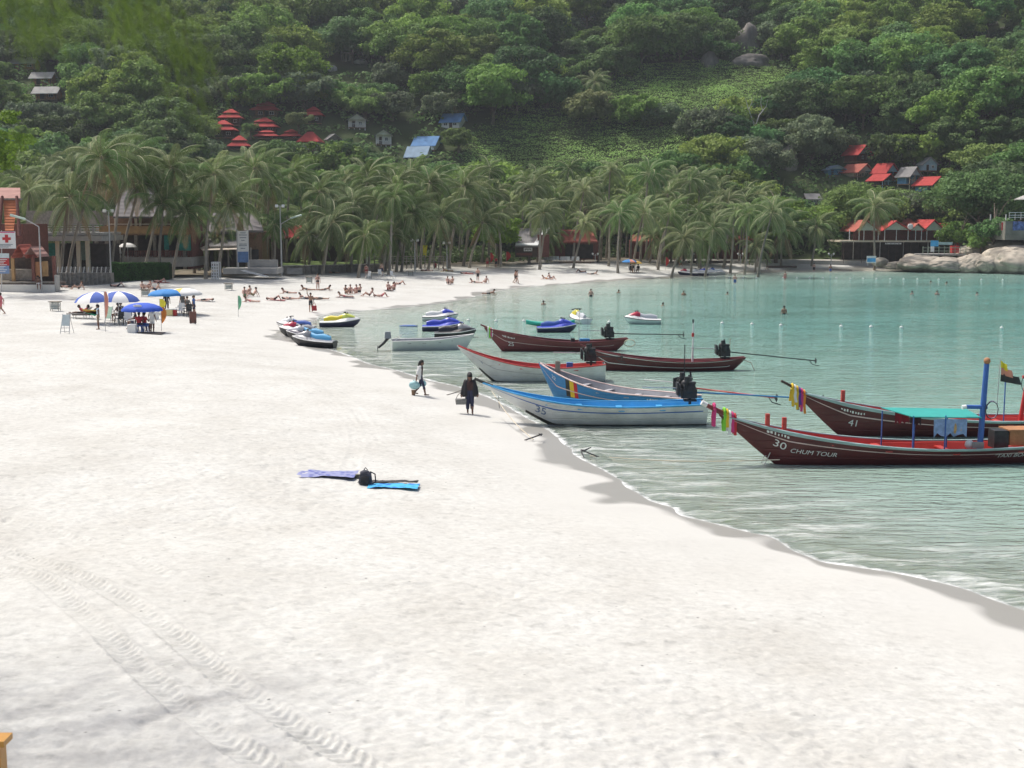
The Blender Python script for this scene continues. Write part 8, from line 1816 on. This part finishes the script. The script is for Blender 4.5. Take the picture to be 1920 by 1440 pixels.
# casuarinas over the camera's left: one hangs into the corner of the view, one shades the sand
def needles(rng, segs, m, sig, ln, w):
    V = []
    for (p0, p1) in segs:
        u = rng.random((m, 1)); q = p0 + (p1 - p0) * u + rng.normal(0, sig, (m, 3)) * np.array([1, 1, .6])
        d = unit(np.array([.25, 0, -1.0]) + rng.normal(0, .4, (m, 3))); l = rng.uniform(*ln, (m, 1)); ww = unit(np.cross(d, rng.normal(0, 1, (m, 3)))) * w
        V.append(np.stack([q - ww, q + ww, q + d * l + ww * .4, q + d * l - ww * .4], 1).reshape(-1, 3))
    V = np.vstack(V); return V, np.arange(len(V)).reshape(-1, 4)
def casuarina(label, loc, trunk_h, tips, root, m, sig, ln, w, seed):
    t = thing("casuarina_tree", label, "tree", loc); L0 = np.array(t.location)
    trunk_mesh("trunk", trunk_h, .3, 5, 4, .2, .05, .2).build("trunk", BARK, t); rng = np.random.default_rng(seed); bm = MB(); segs = []
    for tp in tips:
        p = np.array(tp[:3]); dr = tp[3]; s0 = np.array(root) + rng.normal(0, .05, 3); mid = (s0 + p) / 2 + np.array([0, 0, .12 * np.linalg.norm(p - s0)]); e = p + np.array([.1 * dr, 0, -dr])
        bm.tube([Vector(s0 - L0), Vector(mid - L0), Vector(p - L0), Vector(e - L0)], [sig * .16, sig * .1, sig * .05, sig * .02], 4); segs += [(mid, p), (p, e)]
    V, Fc = needles(rng, segs, m, sig, ln, w); me = mesh_np("crown", V - L0, Fc); me.materials.append(leafmat("casuarina_needle", (.19, .28, .07), hue=0, obj_var=0, var=.3, scale=2.0, trans=.5))
    link(bpy.data.objects.new("crown", me), t); bm.build("branch", BARK, t)
casuarina("feathery casuarina hanging blurred into the upper left corner near the camera", (-4.6, 4.6, 1.5), 8.2, [(-1.72, 4.0, 8.92, .12), (-1.55, 4.2, 8.90, .14), (-1.4, 4.0, 8.88, .10), (-1.28, 4.3, 8.92, .12), (-1.15, 4.1, 8.90, .1), (-1.05, 4.2, 8.86, .16), (-1.02, 4.1, 8.78, .22), (-1.85, 4.4, 8.95, .25), (-1.5, 3.9, 8.95, .1), (-1.2, 4.0, 8.97, .1)], (-3.0, 4.4, 9.65), 130, .05, (.05, .12), .0016, 77)
casuarina("tall casuarina left of the camera that shades the near sand", (-14.5, 20.0, 1.5), 12.5, [(-8.8, 20, 14.8, 1.2), (-10, 20, 14.5, 1.5), (-11, 22, 14, 2), (-9.3, 22, 15.0, 1.4), (-12, 18, 13, 2), (-13, 22, 13.5, 2.2), (-10.5, 24, 15.2, 1.6), (-12, 25, 14.5, 1.6), (-11, 19, 14.2, 1.5), (-13.5, 24, 14, 2), (-9.5, 25, 15.6, 1.2), (-12.5, 20.5, 15.2, 1.6)], (-14.0, 20.5, 13.5), 130, .7, (.25, .6), .02, 78)
# bright leaves of a sea almond at the left edge
def near_leaves():
    t = thing("sea_almond_tree", "bright green sea almond leaves at the left edge above the orange gable", "tree", atd(-45, 520, 119)); t.location.z = gz(t.location.x, t.location.y) - .1
    L = Vector(t.location); top = atd(-35, 280, 119) - L
    trunk_mesh("trunk", top.z * .95, .2, 9, 4, .2, 0, .2).build("trunk", BARK, t)
    me = crown_mesh("crown", 3.1, 6.0, 36, 80, .30, 15, .45, .6); me.materials.append(LEAF_BRIGHT)
    c = link(bpy.data.objects.new("crown", me), t); c.location = (atd(-8, 338, 119) - L)
near_leaves()
# ------------------------------------------------------------------ the air of the bay
hz = MB().b2((-1200, -60, -8), (1500, 1100, 175)).build("haze", [])
hm = bpy.data.materials.new("haze"); hm.use_nodes = True
_n, _l = hm.node_tree.nodes, hm.node_tree.links; _n.remove(_n["Principled BSDF"])
pv = _n.new("ShaderNodeVolumePrincipled"); pv.inputs["Density"].default_value = 0.0002; pv.inputs["Color"].default_value = (.86, .93, 1, 1); pv.inputs["Anisotropy"].default_value = .2
_l.new(pv.outputs[0], _n["Material Output"].inputs["Volume"]); hz.data.materials.append(hm); setp(hz, kind="stuff")
